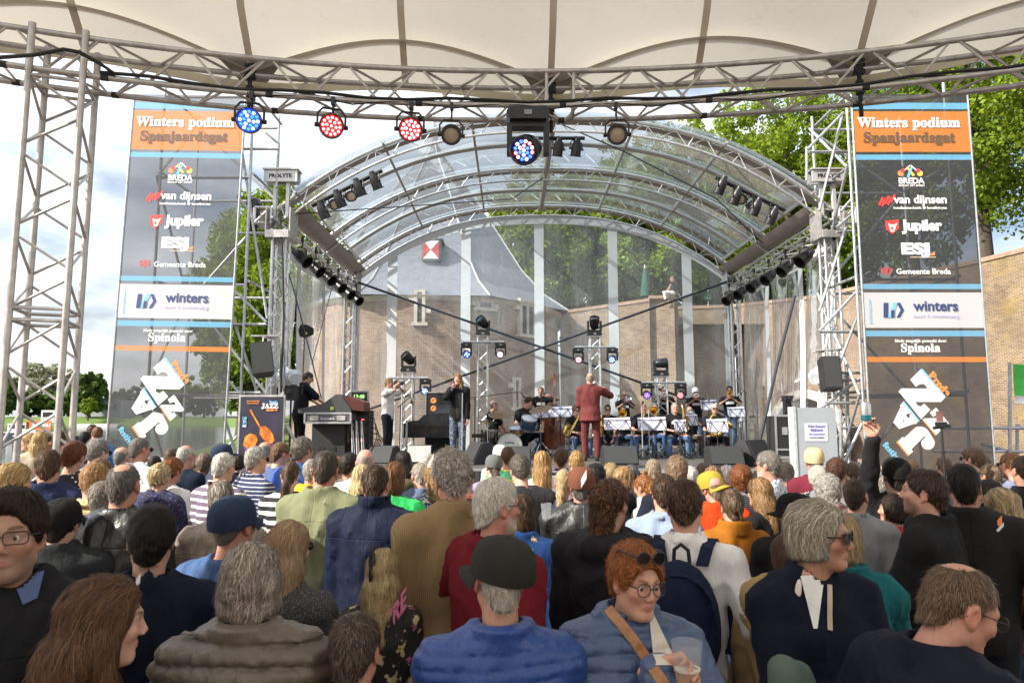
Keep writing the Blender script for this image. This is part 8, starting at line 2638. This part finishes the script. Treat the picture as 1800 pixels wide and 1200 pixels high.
# ---- microphones
def mic_stand(px, ptop, Y, label, boom=None, tri=True):
 p = P(px, ptop, Y); o = thing('microphone_stand', label, 'microphone stand', (p.x, Y, ZD), 0, 'microphone stands')
 z = p.z - ZD
 b = MB(); b.tube([(0, 0, .05), (0, 0, z)], .011, 6); b.build('pole', GREYP if 'silver' in label else BLACK, o)
 for k in range(3):
  a = 2 * pi * k / 3 + .2; b = MB(); b.tube([(0, 0, .22), (cos(a) * .30, sin(a) * .30, .012)], .010, 5); b.build('leg', BLACK, o)
 e = Vector((0, 0, z))
 if boom:
  e = Vector((boom[0], boom[1], z + boom[2])); b = MB(); b.tube([(-boom[0] * .3, 0, z - boom[2] * .3), e], .009, 6); b.build('boom', BLACK, o)
 b = MB(); d = Vector((boom[0] * .2 if boom else 0, -.3, .15)) if not boom else Vector((boom[0] * .12, -.05, -.16)); d = d.normalized()
 b.lathe([(.010, 0), (.013, .10), (.024, .12), (.026, .145), (.018, .165), (.0001, .17)], 10, aimM(e, d)); b.build('microphone', BLACK, o)
 return o


for a_ in ((704, 712, 13.8, 'microphone stand before the photographer', (.22, -.1, .18)), (835, 698, 14.4, 'tall boom microphone stand over the drums', (.95, .1, .12)), (813, 690, 13.3, 'silver microphone stand before the singer'), (1128, 712, 14.2, 'silver microphone stand before the balding saxophonist'), (1140, 715, 14.4, 'thin microphone stand beside the silver one', (.2, -.1, .2)), (1194, 755, 14.2, 'low microphone stand before the tenor saxophone', (.1, .1, .1)), (1234, 700, 15.2, 'microphone stand behind the tenor saxophone', (.1, -.1, .1)), (1302, 740, 14.6, 'microphone stand right of the baritone saxophonist', (-.2, .1, .1)), (1000, 745, 14.5, 'slanting microphone stand left of the conductor', (-.2, .1, .2)), (951, 690, 15.4, 'microphone stand before the bass player', (.05, -.1, .1)), (1310, 690, 17.0, 'microphone stand beside the far right trumpeter', (-.15, -.1, .1))):
 mic_stand(*a_)
# hand microphone of the singer
T = bT('singer'); w = T @ BAND['singer'][3][0][2]
b = MB(); b.lathe([(.012, -.14), (.018, -.02), (.026, .01), (.028, .04), (.018, .065), (.0001, .07)], 12); hm_ = b.build('hand_microphone', BLACK)
hm_.location = w + Vector((-.01, -.05, .06)); hm_.rotation_euler = (radians(-25), radians(10), 0); tag(hm_, 'black hand microphone held at the singer\'s mouth', 'microphone')
# camera of the photographer
T = bT('photographer'); cam_p = T @ (BAND['photographer'][1].translation + Vector((0, .16, .005)))
cr_ = thing('camera_body_held', 'black photo camera held to the photographer\'s eye', 'camera', cam_p, BAND['photographer'][0].rotation_euler.z)
cr_.name = 'photo_camera'
b = MB(); b.box((0, 0, 0), (.14, .06, .09)); b.prism([(-.03, -.03, .045), (.03, -.03, .045), (.02, -.03, .075), (-.02, -.03, .075)], (0, .06, 0)); b.build('body', BLACK, cr_, smooth=False)
b = MB(); b.lathe([(.036, 0), (.038, .06), (.042, .12), (.040, .125), (.0001, .115)], 14, Matrix.Translation((0, .03, 0)) @ Matrix.Rotation(-pi / 2, 4, 'X')); b.build('lens', BLACK, cr_)

# ---- drum kit
def drum(name, label, c, r, d, axis, shell, head=SHEET, group='drums of the kit'):
 c = Vector(c); o = thing(name, label, 'drum', c, 0, group); A = aimM((0, 0, 0), axis)
 b = MB(); b.lathe([(r * .985, -d / 2), (r, -d / 2 + .01), (r, d / 2 - .01), (r * .985, d / 2)], 28, A); b.build('shell', shell, o)
 for s_ in (-1, 1):
  b = MB(); b.lathe([(r * .98, s_ * (d / 2 - .02)), (r * 1.035, s_ * (d / 2 - .022)), (r * 1.04, s_ * (d / 2 + .014)), (r * .985, s_ * (d / 2 + .014))], 28, A); b.build('hoop', CHROME if r < .25 else mat('black_hoop', (.03, .03, .03), .3), o)
  b = MB(); b.lathe([(.0001, s_ * d / 2), (r * .99, s_ * d / 2)], 28, A); b.build('drumhead', head, o)
 for k in range(8):
  a = 2 * pi * k / 8; b = MB(); p_ = A @ Vector((cos(a) * r * 1.02, sin(a) * r * 1.02, 0)); b.tube([A @ Vector((cos(a) * r * 1.03, sin(a) * r * 1.03, -d / 2)), A @ Vector((cos(a) * r * 1.03, sin(a) * r * 1.03, d / 2))], .006, 5); b.build('lug', CHROME, o)
 return o


DS = mat('black_drum_lacquer', (.018, .018, .020), .2, 0, .2, 10, coat=.5); BSP = mat('blue_sparkle', (.05, .10, .20), .25, .4, .5, 140)
HEADW = mat('drum_head', (.66, .68, .64), .5, 0, .12, 5)
q = P(896, 782, 14.9)
bd = drum('bass_drum', 'bass drum with pale printed front head', (q.x, 14.9, ZD + .27), .27, .36, (0, -1, 0), DS, HEADW)
text_mesh('lettering', 'Ludwig', INK_K, bd, Matrix.Translation((.0, -.188, .06)) @ FACE, .19, serif=True, bold=0)
q = P(861, 762, 15.0); drum('floor_tom', 'black floor tom left of the bass drum', (q.x, 15.0, ZD + .42), .19, .34, (0, 0, 1), DS)
q = P(929, 744, 14.95); drum('rack_tom', 'blue-grey tom tilted above the bass drum', (q.x, 14.95, q.z), .165, .24, (.18, -.45, 1), BSP)
q = P(908, 757, 15.1); drum('snare_drum', 'small wood-shell drum beside the blue tom', (q.x, 15.1, q.z), .15, .13, (-.1, -.3, 1), mat('wood_shell', (.42, .24, .10), .35, 0, .2, 12))


def cymbal(px, py, Y, r, tilt, label, boomfrom=None):
 q = P(px, py, Y); o = thing('cymbal', label, 'cymbal', (q.x, Y, ZD), 0, 'cymbals of the drum kit'); z = q.z - ZD
 b = MB(); A = aimM((0, 0, z), tilt); b.lathe([(.0001, .030), (.03, .028), (.05, .008), (r * .6, .0), (r, -.014), (r * .99, -.017), (r * .6, -.004), (.04, .002)], 30, A); b.build('plate', mat('dark_bronze', (.17, .105, .045), .38, .85, .3, 9), o)
 b = MB(); f = Vector(boomfrom) if boomfrom else Vector((0, 0, .1)); b.tube([(f.x, f.y, .02), (f.x, f.y, z * .7), (0, 0, z + .03)], .011, 6); b.build('stand', CHROME, o)
 for k in range(3):
  a = 2 * pi * k / 3; b = MB(); b.tube([(f.x, f.y, .35), (f.x + cos(a) * .3, f.y + sin(a) * .3, .012)], .009, 5); b.build('leg', CHROME, o)


cymbal(880, 727, 14.7, .27, (-.02, -.38, 1), 'largest dark ride cymbal in the middle of the kit', (-.28, 0, 0)); cymbal(950, 718, 14.8, .26, (-.22, -.30, 1), 'tilted bronze cymbal on the right of the kit'); cymbal(857, 740, 14.6, .20, (.1, -.15, 1), 'low hi-hat cymbal on the left of the kit')
st_ = thing('piano_bench', 'low black padded bench behind the cymbal stands', 'bench', (P(852, 780, 15.0).x, 15.0, ZD))
b = MB(); b.box((0, 0, .47), (.55, .32, .08)); b.build('cushion', BLACK, st_)
for sx in (-1, 1):
 for sy in (-1, 1): b = MB(); b.tube([(sx * .24, sy * .12, 0), (sx * .22, sy * .11, .43)], .016, 6); b.build('leg', CHROME, st_)

# ---- chairs for the seated players
for k in [s[0] for s in SEATED]:
 T = bT(k); L_ = T.translation
 o = thing('stacking_chair', 'black chair under the %s' % BAND[k][0]['label'], 'chair', (L_.x, L_.y, ZD), BAND[k][0].rotation_euler.z, 'chairs of the band')
 s_ = BAND[k][0].scale.z
 b = MB(); b.box((0, .1, .33 * s_), (.42, .42, .03)); b.build('seat', BLACK, o)
 b = MB(); b.box((0, -.135, .62 * s_), (.40, .02, .25)); b.build('backrest', BLACK, o)
 for sx in (-1, 1):
  b = MB(); b.tube([(sx * .19, .28, 0), (sx * .19, .26, .32 * s_)], .011, 6); b.build('leg', CHROME, o)
  b = MB(); b.tube([(sx * .19, -.16, 0), (sx * .19, -.10, .34 * s_), (sx * .19, -.15, .74 * s_)], .011, 6); b.build('leg', CHROME, o)
o = thing('drum_stool', 'round drum stool under the drummer', 'stool', (BAND['drummer'][0].location.x, 15.6, ZD))
b = MB(); b.lathe([(.0001, .46), (.17, .45), (.18, .41), (.0001, .38)], 16); b.build('seat', BLACK, o); b = MB(); b.tube([(0, 0, 0), (0, 0, .4)], .02, 6); b.build('pole', CHROME, o)

# ---- pianos, cabinets
q = P(762, 745, 15.4)
pn = thing('stage_piano', 'black grand-shaped stage piano on aluminium legs', 'piano', (q.x, 15.4, ZD))
b = MB(); b.prism([(-.62, -.3, .42), (-.62, -.3, .72), (-.50, -.3, .78), (-.30, -.3, .80), (-.18, -.3, .92), (.62, -.3, .94), (.62, -.3, .42)], (0, .75, 0)); b.build('case', mat('piano_lacquer', (.014, .014, .016), .25, 0, .15, 4, coat=.3), pn, smooth=False)
b = MB(); b.box((.05, -.32, .66), (1.1, .02, .02)); b.build('trim', BLACKM, pn)
for x in (-.55, .52): b = MB(); b.tube([(x, -.33, 0), (x, -.33, .80)], .026, 8); b.build('leg', ALU, pn)
for x in (-.5, .5): b = MB(); b.tube([(x, .35, 0), (x, .35, .42)], .026, 8); b.build('leg', ALU, pn)
b = MB(); b.prism([(.0, -.1, .95), (.35, -.1, .95), (.48, .1, 1.12), (.1, .1, 1.12)], (0, .02, .02)); b.build('lid', BLACK, pn)
q = P(778, 715, 16.0)
cb = thing('speaker_cabinet', 'black cabinet with orange emblem behind the singer', 'cabinet', (q.x, 16.0, ZD))
b = MB(); b.box((0, 0, .72), (.72, .5, 1.44)); b.build('case', TOLEX, cb, smooth=False); b = MB()
for sx in (-1, 1): b.box((sx * .36, -.255, .72), (.02, .02, 1.44))
for dz_ in (.01, 1.43): b.box((0, -.256, dz_), (.70, .02, .02))
b.build('edge_frame', ALU_DULL, cb, smooth=False)
for dz_ in (1.24, 1.06):
 b = MB(); b.lathe([(.07, 0), (.05, .012), (.035, .004), (.0001, .004)], 14, Matrix.Translation((-.18, -.252, dz_)) @ Matrix.Rotation(pi / 2, 4, 'X')); b.build('emblem', INK_O, cb)


def wedge(px, py, Y, w, label, m=GRILLE, rz=0.0, h=.36, logo=True):
 p = P(px, py, Y); o = thing('floor_monitor', label, 'monitor speaker', (p.x, Y, ZD), rz, 'floor monitors along the stage edge')
 b = MB(); b.prism([(-w / 2, -.22, .0), (-w / 2, -.20, .06), (-w / 2, -.02, h), (-w / 2, .14, h), (-w / 2, .26, .22), (-w / 2, .26, 0)], (w, 0, 0)); b.build('case', TOLEX, o, smooth=False)
 b = MB(); b.prism([(-w / 2 + .02, -.205, .07), (w / 2 - .02, -.205, .07), (w / 2 - .02, -.04, h - .012), (-w / 2 + .02, -.04, h - .012)], (0, -.012, .006)); b.build('grille', m, o, smooth=False)
 if logo: b = MB(); b.box((-w / 2 + .06, -.067, h - .06), (.045, .012, .045), R=Matrix.Rotation(radians(-28), 3, 'X')); b.build('logo_plate', mat('lime_logo', (.42, .55, .08), .5), o, smooth=False)


wedge(672, 793, 12.5, .50, 'black floor monitor below the photographer', GRILLE, radians(-14)); wedge(737, 796, 12.7, .46, 'pale-fronted floor monitor left of the singer', mat('pale_grille', (.42, .42, .39), .7, 0, .15, 90, .4), radians(6)); wedge(912, 800, 12.6, .44, 'dark floor monitor below the bass drum', GRILLE, 0, .34, False)
wedge(1089, 801, 12.3, .62, 'grey-fronted floor monitor right of the conductor'); wedge(1274, 804, 12.2, .60, 'grey-fronted floor monitor at the right end of the saxophones'); wedge(1326, 800, 12.6, .62, 'big black wedge monitor right of the grey one', TOLEX, radians(40), .46, False); wedge(840, 800, 13.0, .5, 'black floor monitor on its side right of the singer', TOLEX, radians(-60), .4, False)

# ---- monitor desk corner
q = P(585, 735, 12.6)
ds = thing('mixing_desk', 'large grey mixing desk on a silver-edged flight case', 'mixing desk', (q.x, 12.6, ZD))
b = MB(); b.box((0, 0, .86), (.82, .7, .17)); b.build('case_lid', mat('case_grey', (.10, .10, .11), .5, 0, .2, 20), ds, smooth=False)
b = MB()
for z_ in (.775, .945):
 for y_ in (-.352, .352): b.box((0, y_, z_), (.84, .02, .03))
for x_ in (-.41, .41): b.box((x_, -.352, .86), (.03, .022, .16))
b.build('case_edging', ALU, ds, smooth=False)
for x_ in (-.24, .24): b = MB(); b.box((x_, -.357, .86), (.15, .012, .09)); b.build('latch', ALU_DULL, ds, smooth=False)
b = MB(); b.prism([(-.55, -.3, .95), (-.55, -.3, 1.02), (-.1, -.3, 1.12), (.12, -.3, 1.28), (.20, -.3, 1.28), (.40, -.3, 1.02), (.40, -.3, .95)], (0, .6, 0)); b.build('console', mat('console_grey', (.055, .058, .062), .5, 0, .15, 15), ds, smooth=False)
b = MB(); b.box((.06, -.305, 1.03), (.06, .012, .06)); b.build('logo_plate', mat('lime_logo', (.42, .55, .08), .5), ds, smooth=False)
b = MB(); b.prism([(.22, -.28, 1.24), (.42, -.28, 1.0), (.62, -.28, .98), (.62, -.28, 1.14), (.40, -.28, 1.24)], (0, .56, 0)); b.build('meter_bridge', mat('dark_red_wood', (.10, .025, .02), .4), ds, smooth=False)
text_mesh('lettering', 'TR-GROUP.NL', INK_W, ds, Matrix.Translation((0, -.366, .845)) @ FACE, .26, bold=.01)
q = P(583, 770, 12.7)
sb = thing('subwoofer', 'tall black bass speaker under the mixing desk', 'speaker', (q.x, 12.72, ZD))
b = MB(); b.box((0, 0, .385), (.60, .5, .77)); b.build('case', TOLEX, sb, smooth=False)
for x_ in (-.12, .08): b = MB(); b.box((x_, -.253, .30), (.12, .012, .08)); b.build('port', BLACKM, sb, smooth=False)
q = P(632, 745, 12.9)
rk = thing('effects_rack', 'black equipment rack with red lamps and hanging cables', 'rack', (q.x, 12.95, ZD))
b = MB(); b.box((0, 0, .50), (.42, .45, 1.0)); b.build('case', TOLEX, rk, smooth=False)
for k in range(4): b = MB(); b.box((0, -.232, .26 + .19 * k), (.36, .02, .12)); b.build('rack_unit', mat('unit_face', (.05, .04, .045), .4), rk, smooth=False); b = MB(); b.box((.1, -.245, .26 + .19 * k), (.05, .01, .018)); b.build('red_light', emis('rack_red', (1, .08, .03), 2.5), rk, smooth=False)
for k in range(5):
 b = MB(); x0 = .12 + .03 * k; b.tube([(x0, -.2, .9 - .1 * k), (x0 + .2, -.28, .85 - .1 * k), (x0 + .26, -.3, .5), (x0 + .12, -.28, .12), (x0 - .1, -.3, .02)], .009, 5); b.build('cable', RUBBER, rk)
q = P(632, 702, 13.4)
sc = thing('monitor_screen', 'small lit screen in a silver frame above the rack', 'screen', (q.x, 13.4, q.z - .18))
b = MB(); b.box((0, 0, .18), (.36, .05, .36)); b.build('frame', ALU_DULL, sc, smooth=False); b = MB(); b.box((0, -.027, .19), (.31, .01, .28)); b.build('screen', mat('screen_dark', (.02, .03, .03), .15), sc, smooth=False)
text_mesh('lettering', '13:40', emis('screen_green', (.35, .8, .2), 1.2), sc, Matrix.Translation((0, -.035, .24)) @ FACE, .2); b = MB(); b.tube([(0, 0.02, -.9), (0, .02, 0)], .02, 6); b.build('post', BLACK, sc)
for k, px in enumerate((617, 625, 634)):
 q = P(px, 760, 12.35)
 o = thing('folded_stand', 'folded microphone stand leaning at the rack, %s of three' % ('left', 'middle', 'right')[k], 'microphone stand', (q.x, 12.35, ZD), 0, 'folded stands by the rack')
 b = MB(); b.tube([(.06, -.05, 0), (-.02, .1, .82)], .012, 6); b.tube([(.10, -.03, 0), (0, .1, .80)], .009, 5); b.build('pole', ALU_DULL, o)
 b = MB(); b.tube([(-.05, .06, .42), (-.07, .08, .62), (-.03, .1, .84), (.03, .1, .80), (.03, .07, .5)], .018, 6); b.build('cable_coil', RUBBER, o)
q = P(512, 690, 12.6)
nf = thing('near_speaker', 'small black speaker on a pole left of the engineer', 'speaker', (q.x, 12.6, ZD))
b = MB(); b.box((0, 0, q.z - ZD), (.18, .2, .28)); b.build('case', TOLEX, nf, smooth=False); b = MB(); b.tube([(0, 0, 0), (0, 0, q.z - ZD - .13)], .018, 6); b.build('pole', BLACK, nf)
b = MB()
b.lathe([(.055, 0), (.03, .01), (.0001, .004)], 12, Matrix.Translation((0, -.101, q.z - ZD - .04)) @ Matrix.Rotation(pi / 2, 4, 'X')); b.build('cone', BLACKM, nf)
q = P(537, 582, 13.0)
ap = thing('antenna_paddle', 'black arrow-shaped antenna paddle above the sound engineer', 'antenna', (q.x, 13.0, q.z))
b = MB(); b.prism([(-.14, 0, .02), (-.10, 0, .13), (.02, 0, .13), (.15, 0, .06), (.15, 0, -.06), (.0, 0, -.13), (-.11, 0, -.10)], (0, .03, 0)); b.build('paddle', BLACKM, ap, smooth=False)
b = MB(); b.tube([(-.02, .02, -.12), (-.03, .02, -1.2)], .010, 6); b.build('rod', BLACK, ap)
b = MB(); b.box((.02, -.004, -.04), (.03, .006, .04)); b.build('logo_plate', mat('lime_logo', (.42, .55, .08), .5), ap)

# ---- speakers flown on the front towers, chain bags
for s_, px, lab in ((-1, 461, 'black loudspeaker hung on the left stage tower'), (1, 1457, 'black loudspeaker hung on the right stage tower')):
 q = P(px, 633 if s_ < 0 else 658, 12.0)
 o = thing('hung_loudspeaker', lab, 'loudspeaker', q, radians(18 * -s_ if s_ < 0 else -8))
 Rx = Matrix.Rotation(radians(-12), 4, 'X') @ (Matrix.Rotation(radians(-8), 4, 'Y') if s_ < 0 else Matrix.Identity(4))
 b = MB(); w_ = .36 if s_ < 0 else .30; b.prism([Rx @ Vector(p) for p in ((-w_ / 2, -.2, -.30), (w_ / 2, -.2, -.30), (w_ * .38, .2, -.27), (-w_ * .38, .2, -.27))], Rx @ Vector((0, 0, .58))); b.build('case', TOLEX, o, smooth=False)
 b = MB(); b.box(Rx @ Vector((0, -.206, -.01)), (w_ - .03, .012, .54), R=Rx.to_3x3()); b.build('grille', GRILLE, o, smooth=False)
 b = MB(); b.tube([(0, 0, .28), (0, 0, .40), (-s_ * .0 + (.22 if s_ < 0 else -.22), .1, .40)], .018, 6); b.tube([(-.2, 0, .42), (.25, .05, .44)], .022, 6); b.build('bracket', ALU_DULL, o)
 q = P(445 if s_ < 0 else 1470, 372 if s_ < 0 else 385, 12.7)
 o = thing('chain_motor', 'chain hoist wrapped in black foil with its chain bag on the %s tower' % ('left' if s_ < 0 else 'right'), 'hoist', q)
 sh_, F2 = surfnets(lambda p: sd_ell(p, (0, 0, .12), (.15, .13, .16)) + .018 * n3(p, 45, 5 + s_), (-.2, -.2, -.1), (.2, .2, .32), .018)
 np_mesh('foil_wrap', sh_, F2, mat('black_foil', (.05, .05, .055), .35, .2, .4, 20), o)
 b = MB(); b.tube([(0, 0, .0), (0, 0, -.12), (.0, 0, -.46)], [.09, .10, .085], 10); b.build('chain_bag', BLACKM, o)
 b = MB(); b.tube([(.02, -.09, .02), (.03, -.11, -.18)], .028, 7); b.build('red_handle', INK_R, o)
 c_ = P(497 if s_ < 0 else 1424, 316 if s_ < 0 else 318, YF - .12)
for s_ in (-1, 1):
 x = XC + s_ * (HW - .08)
 text_mesh('lettering', 'PROLYTE', INK_K, bpy.data.objects['tower_head' if s_ < 0 else 'tower_head.001'], Matrix.Translation(Vector((x - XC, -.118, ZS + .62))) @ FACE, .42, bold=.04)

# ---- poster on a frame
q = P(458, 760, 11.3)
po = thing('concert_poster', 'dark framed concert poster with a glowing orange cello', 'poster', (q.x, 11.3, P(458, 830, 11.3).z))
hh = P(458, 697, 11.3).z - po.location.z; ww = .70
b = MB(); b.box((0, .03, hh / 2), (ww + .06, .04, hh + .06)); b.build('frame', ALU_DULL, po, smooth=False)
def poster_mat():
 m, n, b_ = nodes_of('poster_print')
 v = objco(n)
 n.links.new(mixrgb(n, (.018, .018, .03), (.05, .04, .09), ramp(n, noise(n, 3, 5, .7, v), .4, .8)), b_.inputs['Base Color']); b_.inputs['Roughness'].default_value = .45
 return m
b = MB(); b.box((0, .004, hh / 2), (ww, .01, hh)); b.build('print', poster_mat(), po, smooth=False)
CEL = printed('cello_print', (.50, .10, .01), (.85, .38, .05), 7, .42, None, .3)
def pshape(pts, m, y):
 b = MB(); b.prism([(x * ww, y, (.24 + z * .76) * hh) for x, z in pts], (0, .002, 0)); return b.build('artwork', m, po, smooth=False)
pshape([(-.02, .47), (.10, .49), (.22, .42), (.30, .33), (.34, .24), (.28, .18), (.16, .20), (.06, .27), (-.02, .35)], CEL, -.004)
pshape([(-.36, .30), (-.24, .36), (-.10, .33), (-.06, .24), (-.12, .12), (-.28, .08), (-.40, .16)], CEL, -.006)
pshape([(-.02, .45), (.04, .43), (-.24, .78), (-.28, .76)], CEL, -.008); pshape([(-.36, .06), (.32, .06), (.25, .16), (-.1, .10), (-.38, .12)], mat('violet_print', (.10, .06, .30), .5), -.003)
for s, x, z, w_, m_, sf in (('Breda', .28, .93, .20, INK_C, True), ('JAZZ', .20, .875, .40, INK_W, True), ('festival', .25, .825, .26, INK_O, True), ('18', -.38, .62, .09, INK_C, False), ('t/m', -.38, .575, .07, INK_W, False), ('21', -.38, .53, .09, INK_C, False), ('MEI', -.38, .485, .09, INK_W, False), ('GRATIS ENTREE', -.2, .94, .30, INK_O, False), ('STADSCENTRUM', -.2, .91, .28, INK_O, False)):
 text_mesh('lettering', s, m_, po, Matrix.Translation((x * ww, -.012, (z if z > .8 else .24 + z * .76) * hh)) @ FACE, w_ * ww, serif=sf, bold=.03)
b = MB(); b.tube([(.42, .05, .75), (.85, .3, -.2)], .03, 6); b.build('prop_leg', GREYP, po)

# ---- grey notice board with paper
q0, q1 = P(1398, 716, 11.25), P(1476, 860, 11.25)
nb_ = thing('notice_board', 'tall pale grey box board with a paper notice in front of the right tower', 'board', ((q0.x + q1.x) / 2, 11.25, q1.z))
hh = q0.z - q1.z; ww = q1.x - q0.x
b = MB(); b.box((0, .1, hh / 2), (ww, .2, hh)); b.build('panel', mat('board_grey', (.36, .39, .41), .55, 0, .10, 3), nb_, smooth=False)
b = MB(); b.box((-ww / 2 - .02, .1, hh / 2), (.04, .23, hh + .02)); b.build('edge_post', mat('board_edge', (.50, .52, .50), .5), nb_, smooth=False)
b = MB(); b.box((-.005, -.004, hh - .40), (.37, .006, .29)); b.build('paper', SHEET, nb_, smooth=False)
for s, dz_, w_ in (('Frits Bayens', .095, .28), ('Bigband', .035, .20), ('feat. Sophie Solbers', -.03, .26), ('and Arno Krijger', -.085, .24)):
 text_mesh('lettering', s, INK_L if False else mat('violet_ink', (.22, .20, .50), .6), nb_, Matrix.Translation((-.005, -.012, hh - .40 + dz_)) @ FACE, w_, serif=True)
q = P(1384, 760, 13.0)
fc = thing('flight_case', 'black flight case with aluminium edges on castors', 'flight case', (q.x, 13.0, ZD))
b = MB(); b.box((0, 0, .52), (.62, .5, .75)); b.build('panel', TOLEX, fc, smooth=False)
b = MB()
for x_ in (-.31, 0, .31): b.box((x_, -.252, .52), (.035, .02, .78))
for z_ in (.14, .90, .28): b.box((0, -.253, z_), (.66, .022, .035))
b.build('edging', ALU, fc, smooth=False)
b = MB(); b.box((-.15, -.262, .62), (.10, .014, .14)); b.build('latch', ALU, fc, smooth=False)
for x_ in (-.22, .22): b = MB(); b.lathe([(.05, -.02), (.055, 0), (.05, .02)], 12, Matrix.Translation((x_, -.15, .055)) @ Matrix.Rotation(pi / 2, 4, 'Y')); b.build('castor', RUBBER, fc)
q = P(1383, 700, 12.9)
tp2 = thing('video_camera', 'black video camera on a tripod above the flight case', 'camera', (q.x, 12.9, ZD + .9))
b = MB(); b.box((0, 0, q.z - ZD - .9), (.12, .22, .10)); b.tube([(0, -.1, q.z - ZD - .9), (0, -.22, q.z - ZD - .9)], .035, 8); b.tube([(-.12, 0, q.z - ZD - .95), (.14, .02, q.z - ZD - .85)], .012, 5); b.build('camera', BLACK, tp2)
b = MB(); b.box((0, 0, .12), (.12, .12, .3)); b.tube([(0, 0, .2), (0, 0, q.z - ZD - .95)], .02, 6); b.build('column', BLACK, tp2)

# ---- things beyond: person and parasols on the wall, boats
q = P(1178, 498, 33.4)
player_h = make_person(dict(loc=(q.x, 32.9, P(1170, 524, 33.0).z - .16), yaw=-70, H=1.7, hair='long', haircol=(.35, .2, .1), top='tank', topmat=cloth('black_singlet', (.02, .02, .025)), label='person in white trousers sitting on the corner of the bastion wall', lod=2, seed=77, sit=True, fem=True, legmat=cloth('white_trousers', (.66, .66, .66)), arms='lap', group=None))
for px, Y, lab in ((1134, 38.0, 'closed green parasol standing above the sunlit wall'), (1244, 40.5, 'closed green parasol beyond the corner of the wall')):
 zb = P(px, 530, Y).z; zt = P(px, 470 if px < 1200 else 512, Y).z; x = P(px, 500, Y).x
 o = thing('parasol', lab, 'parasol', (x, Y, zb)); h_ = zt - zb
 b = MB(); b.lathe([(.02, h_), (.13, h_ * .85), (.25, h_ * .35), (.30, h_ * .15), (.2, h_ * .12), (.04, h_ * .12)], 10); b.build('canopy', mat('green_canvas', (.012, .085, .055), .8), o)
 b = MB(); b.tube([(0, 0, -.6), (0, 0, h_ + .15)], .04, 6); b.build('pole', WHT, o)


def boat(px, py, Y, L_, label, hull, cabin=True):
 q = P(px, py, Y); o = thing('boat', label, 'boat', (q.x, Y, -.55))
 b = MB(); b.prism([(-L_ / 2, 0, .05), (L_ / 2 * .9, 0, .05), (L_ / 2, 0, .75), (-L_ / 2, 0, .75)], (0, 1.8, 0)); b.build('hull', hull, o, smooth=False)
 if cabin:
  b = MB(); b.box((L_ * .05, .9, 1.25), (L_ * .34, 1.4, 1.0)); b.build('cabin', WHT, o, smooth=False)
  for k in range(3): b = MB(); b.box((L_ * .05 - L_ * .11 + L_ * .11 * k, .195, 1.4), (L_ * .08, .02, .4)); b.build('window', DARK_IN, o, smooth=False)
 b = MB(); b.tube([(-L_ / 2, 0, .78), (L_ / 2, 0, .78)], .05, 5); b.build('gunwale', WHT, o)
 return o


bo = boat(72, 757, 62, 5.0, 'dark boat with white wheelhouse carrying a large orange banner', mat('dark_hull', (.03, .03, .035), .4), False)
b = MB(); b.box((.3, .9, 2.55), (1.2, 1.2, 1.1)); b.build('wheelhouse', WHT, bo, smooth=False)
b = MB(); b.box((.3, .295, 2.7), (.9, .02, .45)); b.build('window', DARK_IN, bo, smooth=False)
b = MB(); b.box((-.2, -.08, 1.75), (2.3, .06, .85)); b.build('orange_banner', mat('orange_sheet', (.72, .17, .03), .6, 0, .1), bo, smooth=False)
text_mesh('lettering', 'NASSAU', INK_W, bo, Matrix.Translation((.1, -.125, 1.78)) @ FACE, 1.6, bold=.05)
b = MB(); b.box((-1.15, -.115, 1.75), (.22, .02, .6)); b.build('black_mark', INK_K, bo, smooth=False)
boat(28, 752, 75, 9, 'dark blue covered boat at the far left', mat('navy_hull', (.02, .03, .06), .4)); boat(172, 742, 150, 9, 'small white open boat under the far bank', WHT, False)
# barrier with blue edge along the quay at the left
q0, q1 = P(-40, 800, 9.0), P(190, 812, 10.6)
qb = thing('crowd_barrier', 'low barrier with pale blue top at the left below the banner', 'barrier', (q0.x, q0.y, 0))
d_ = (q1 - q0);
b = MB(); b.tube([(0, 0, 1.08), (d_.x, d_.y, 1.08)], .025, 6); b.tube([(0, 0, .2), (d_.x, d_.y, .2)], .025, 6); b.build('rail', mat('pale_blue_rail', (.30, .42, .55), .5), qb)
for k in range(12): b = MB(); b.tube([(d_.x * k / 11, d_.y * k / 11, 0), (d_.x * k / 11, d_.y * k / 11, 1.08)], .012, 5); b.build('bar', STEEL, qb)
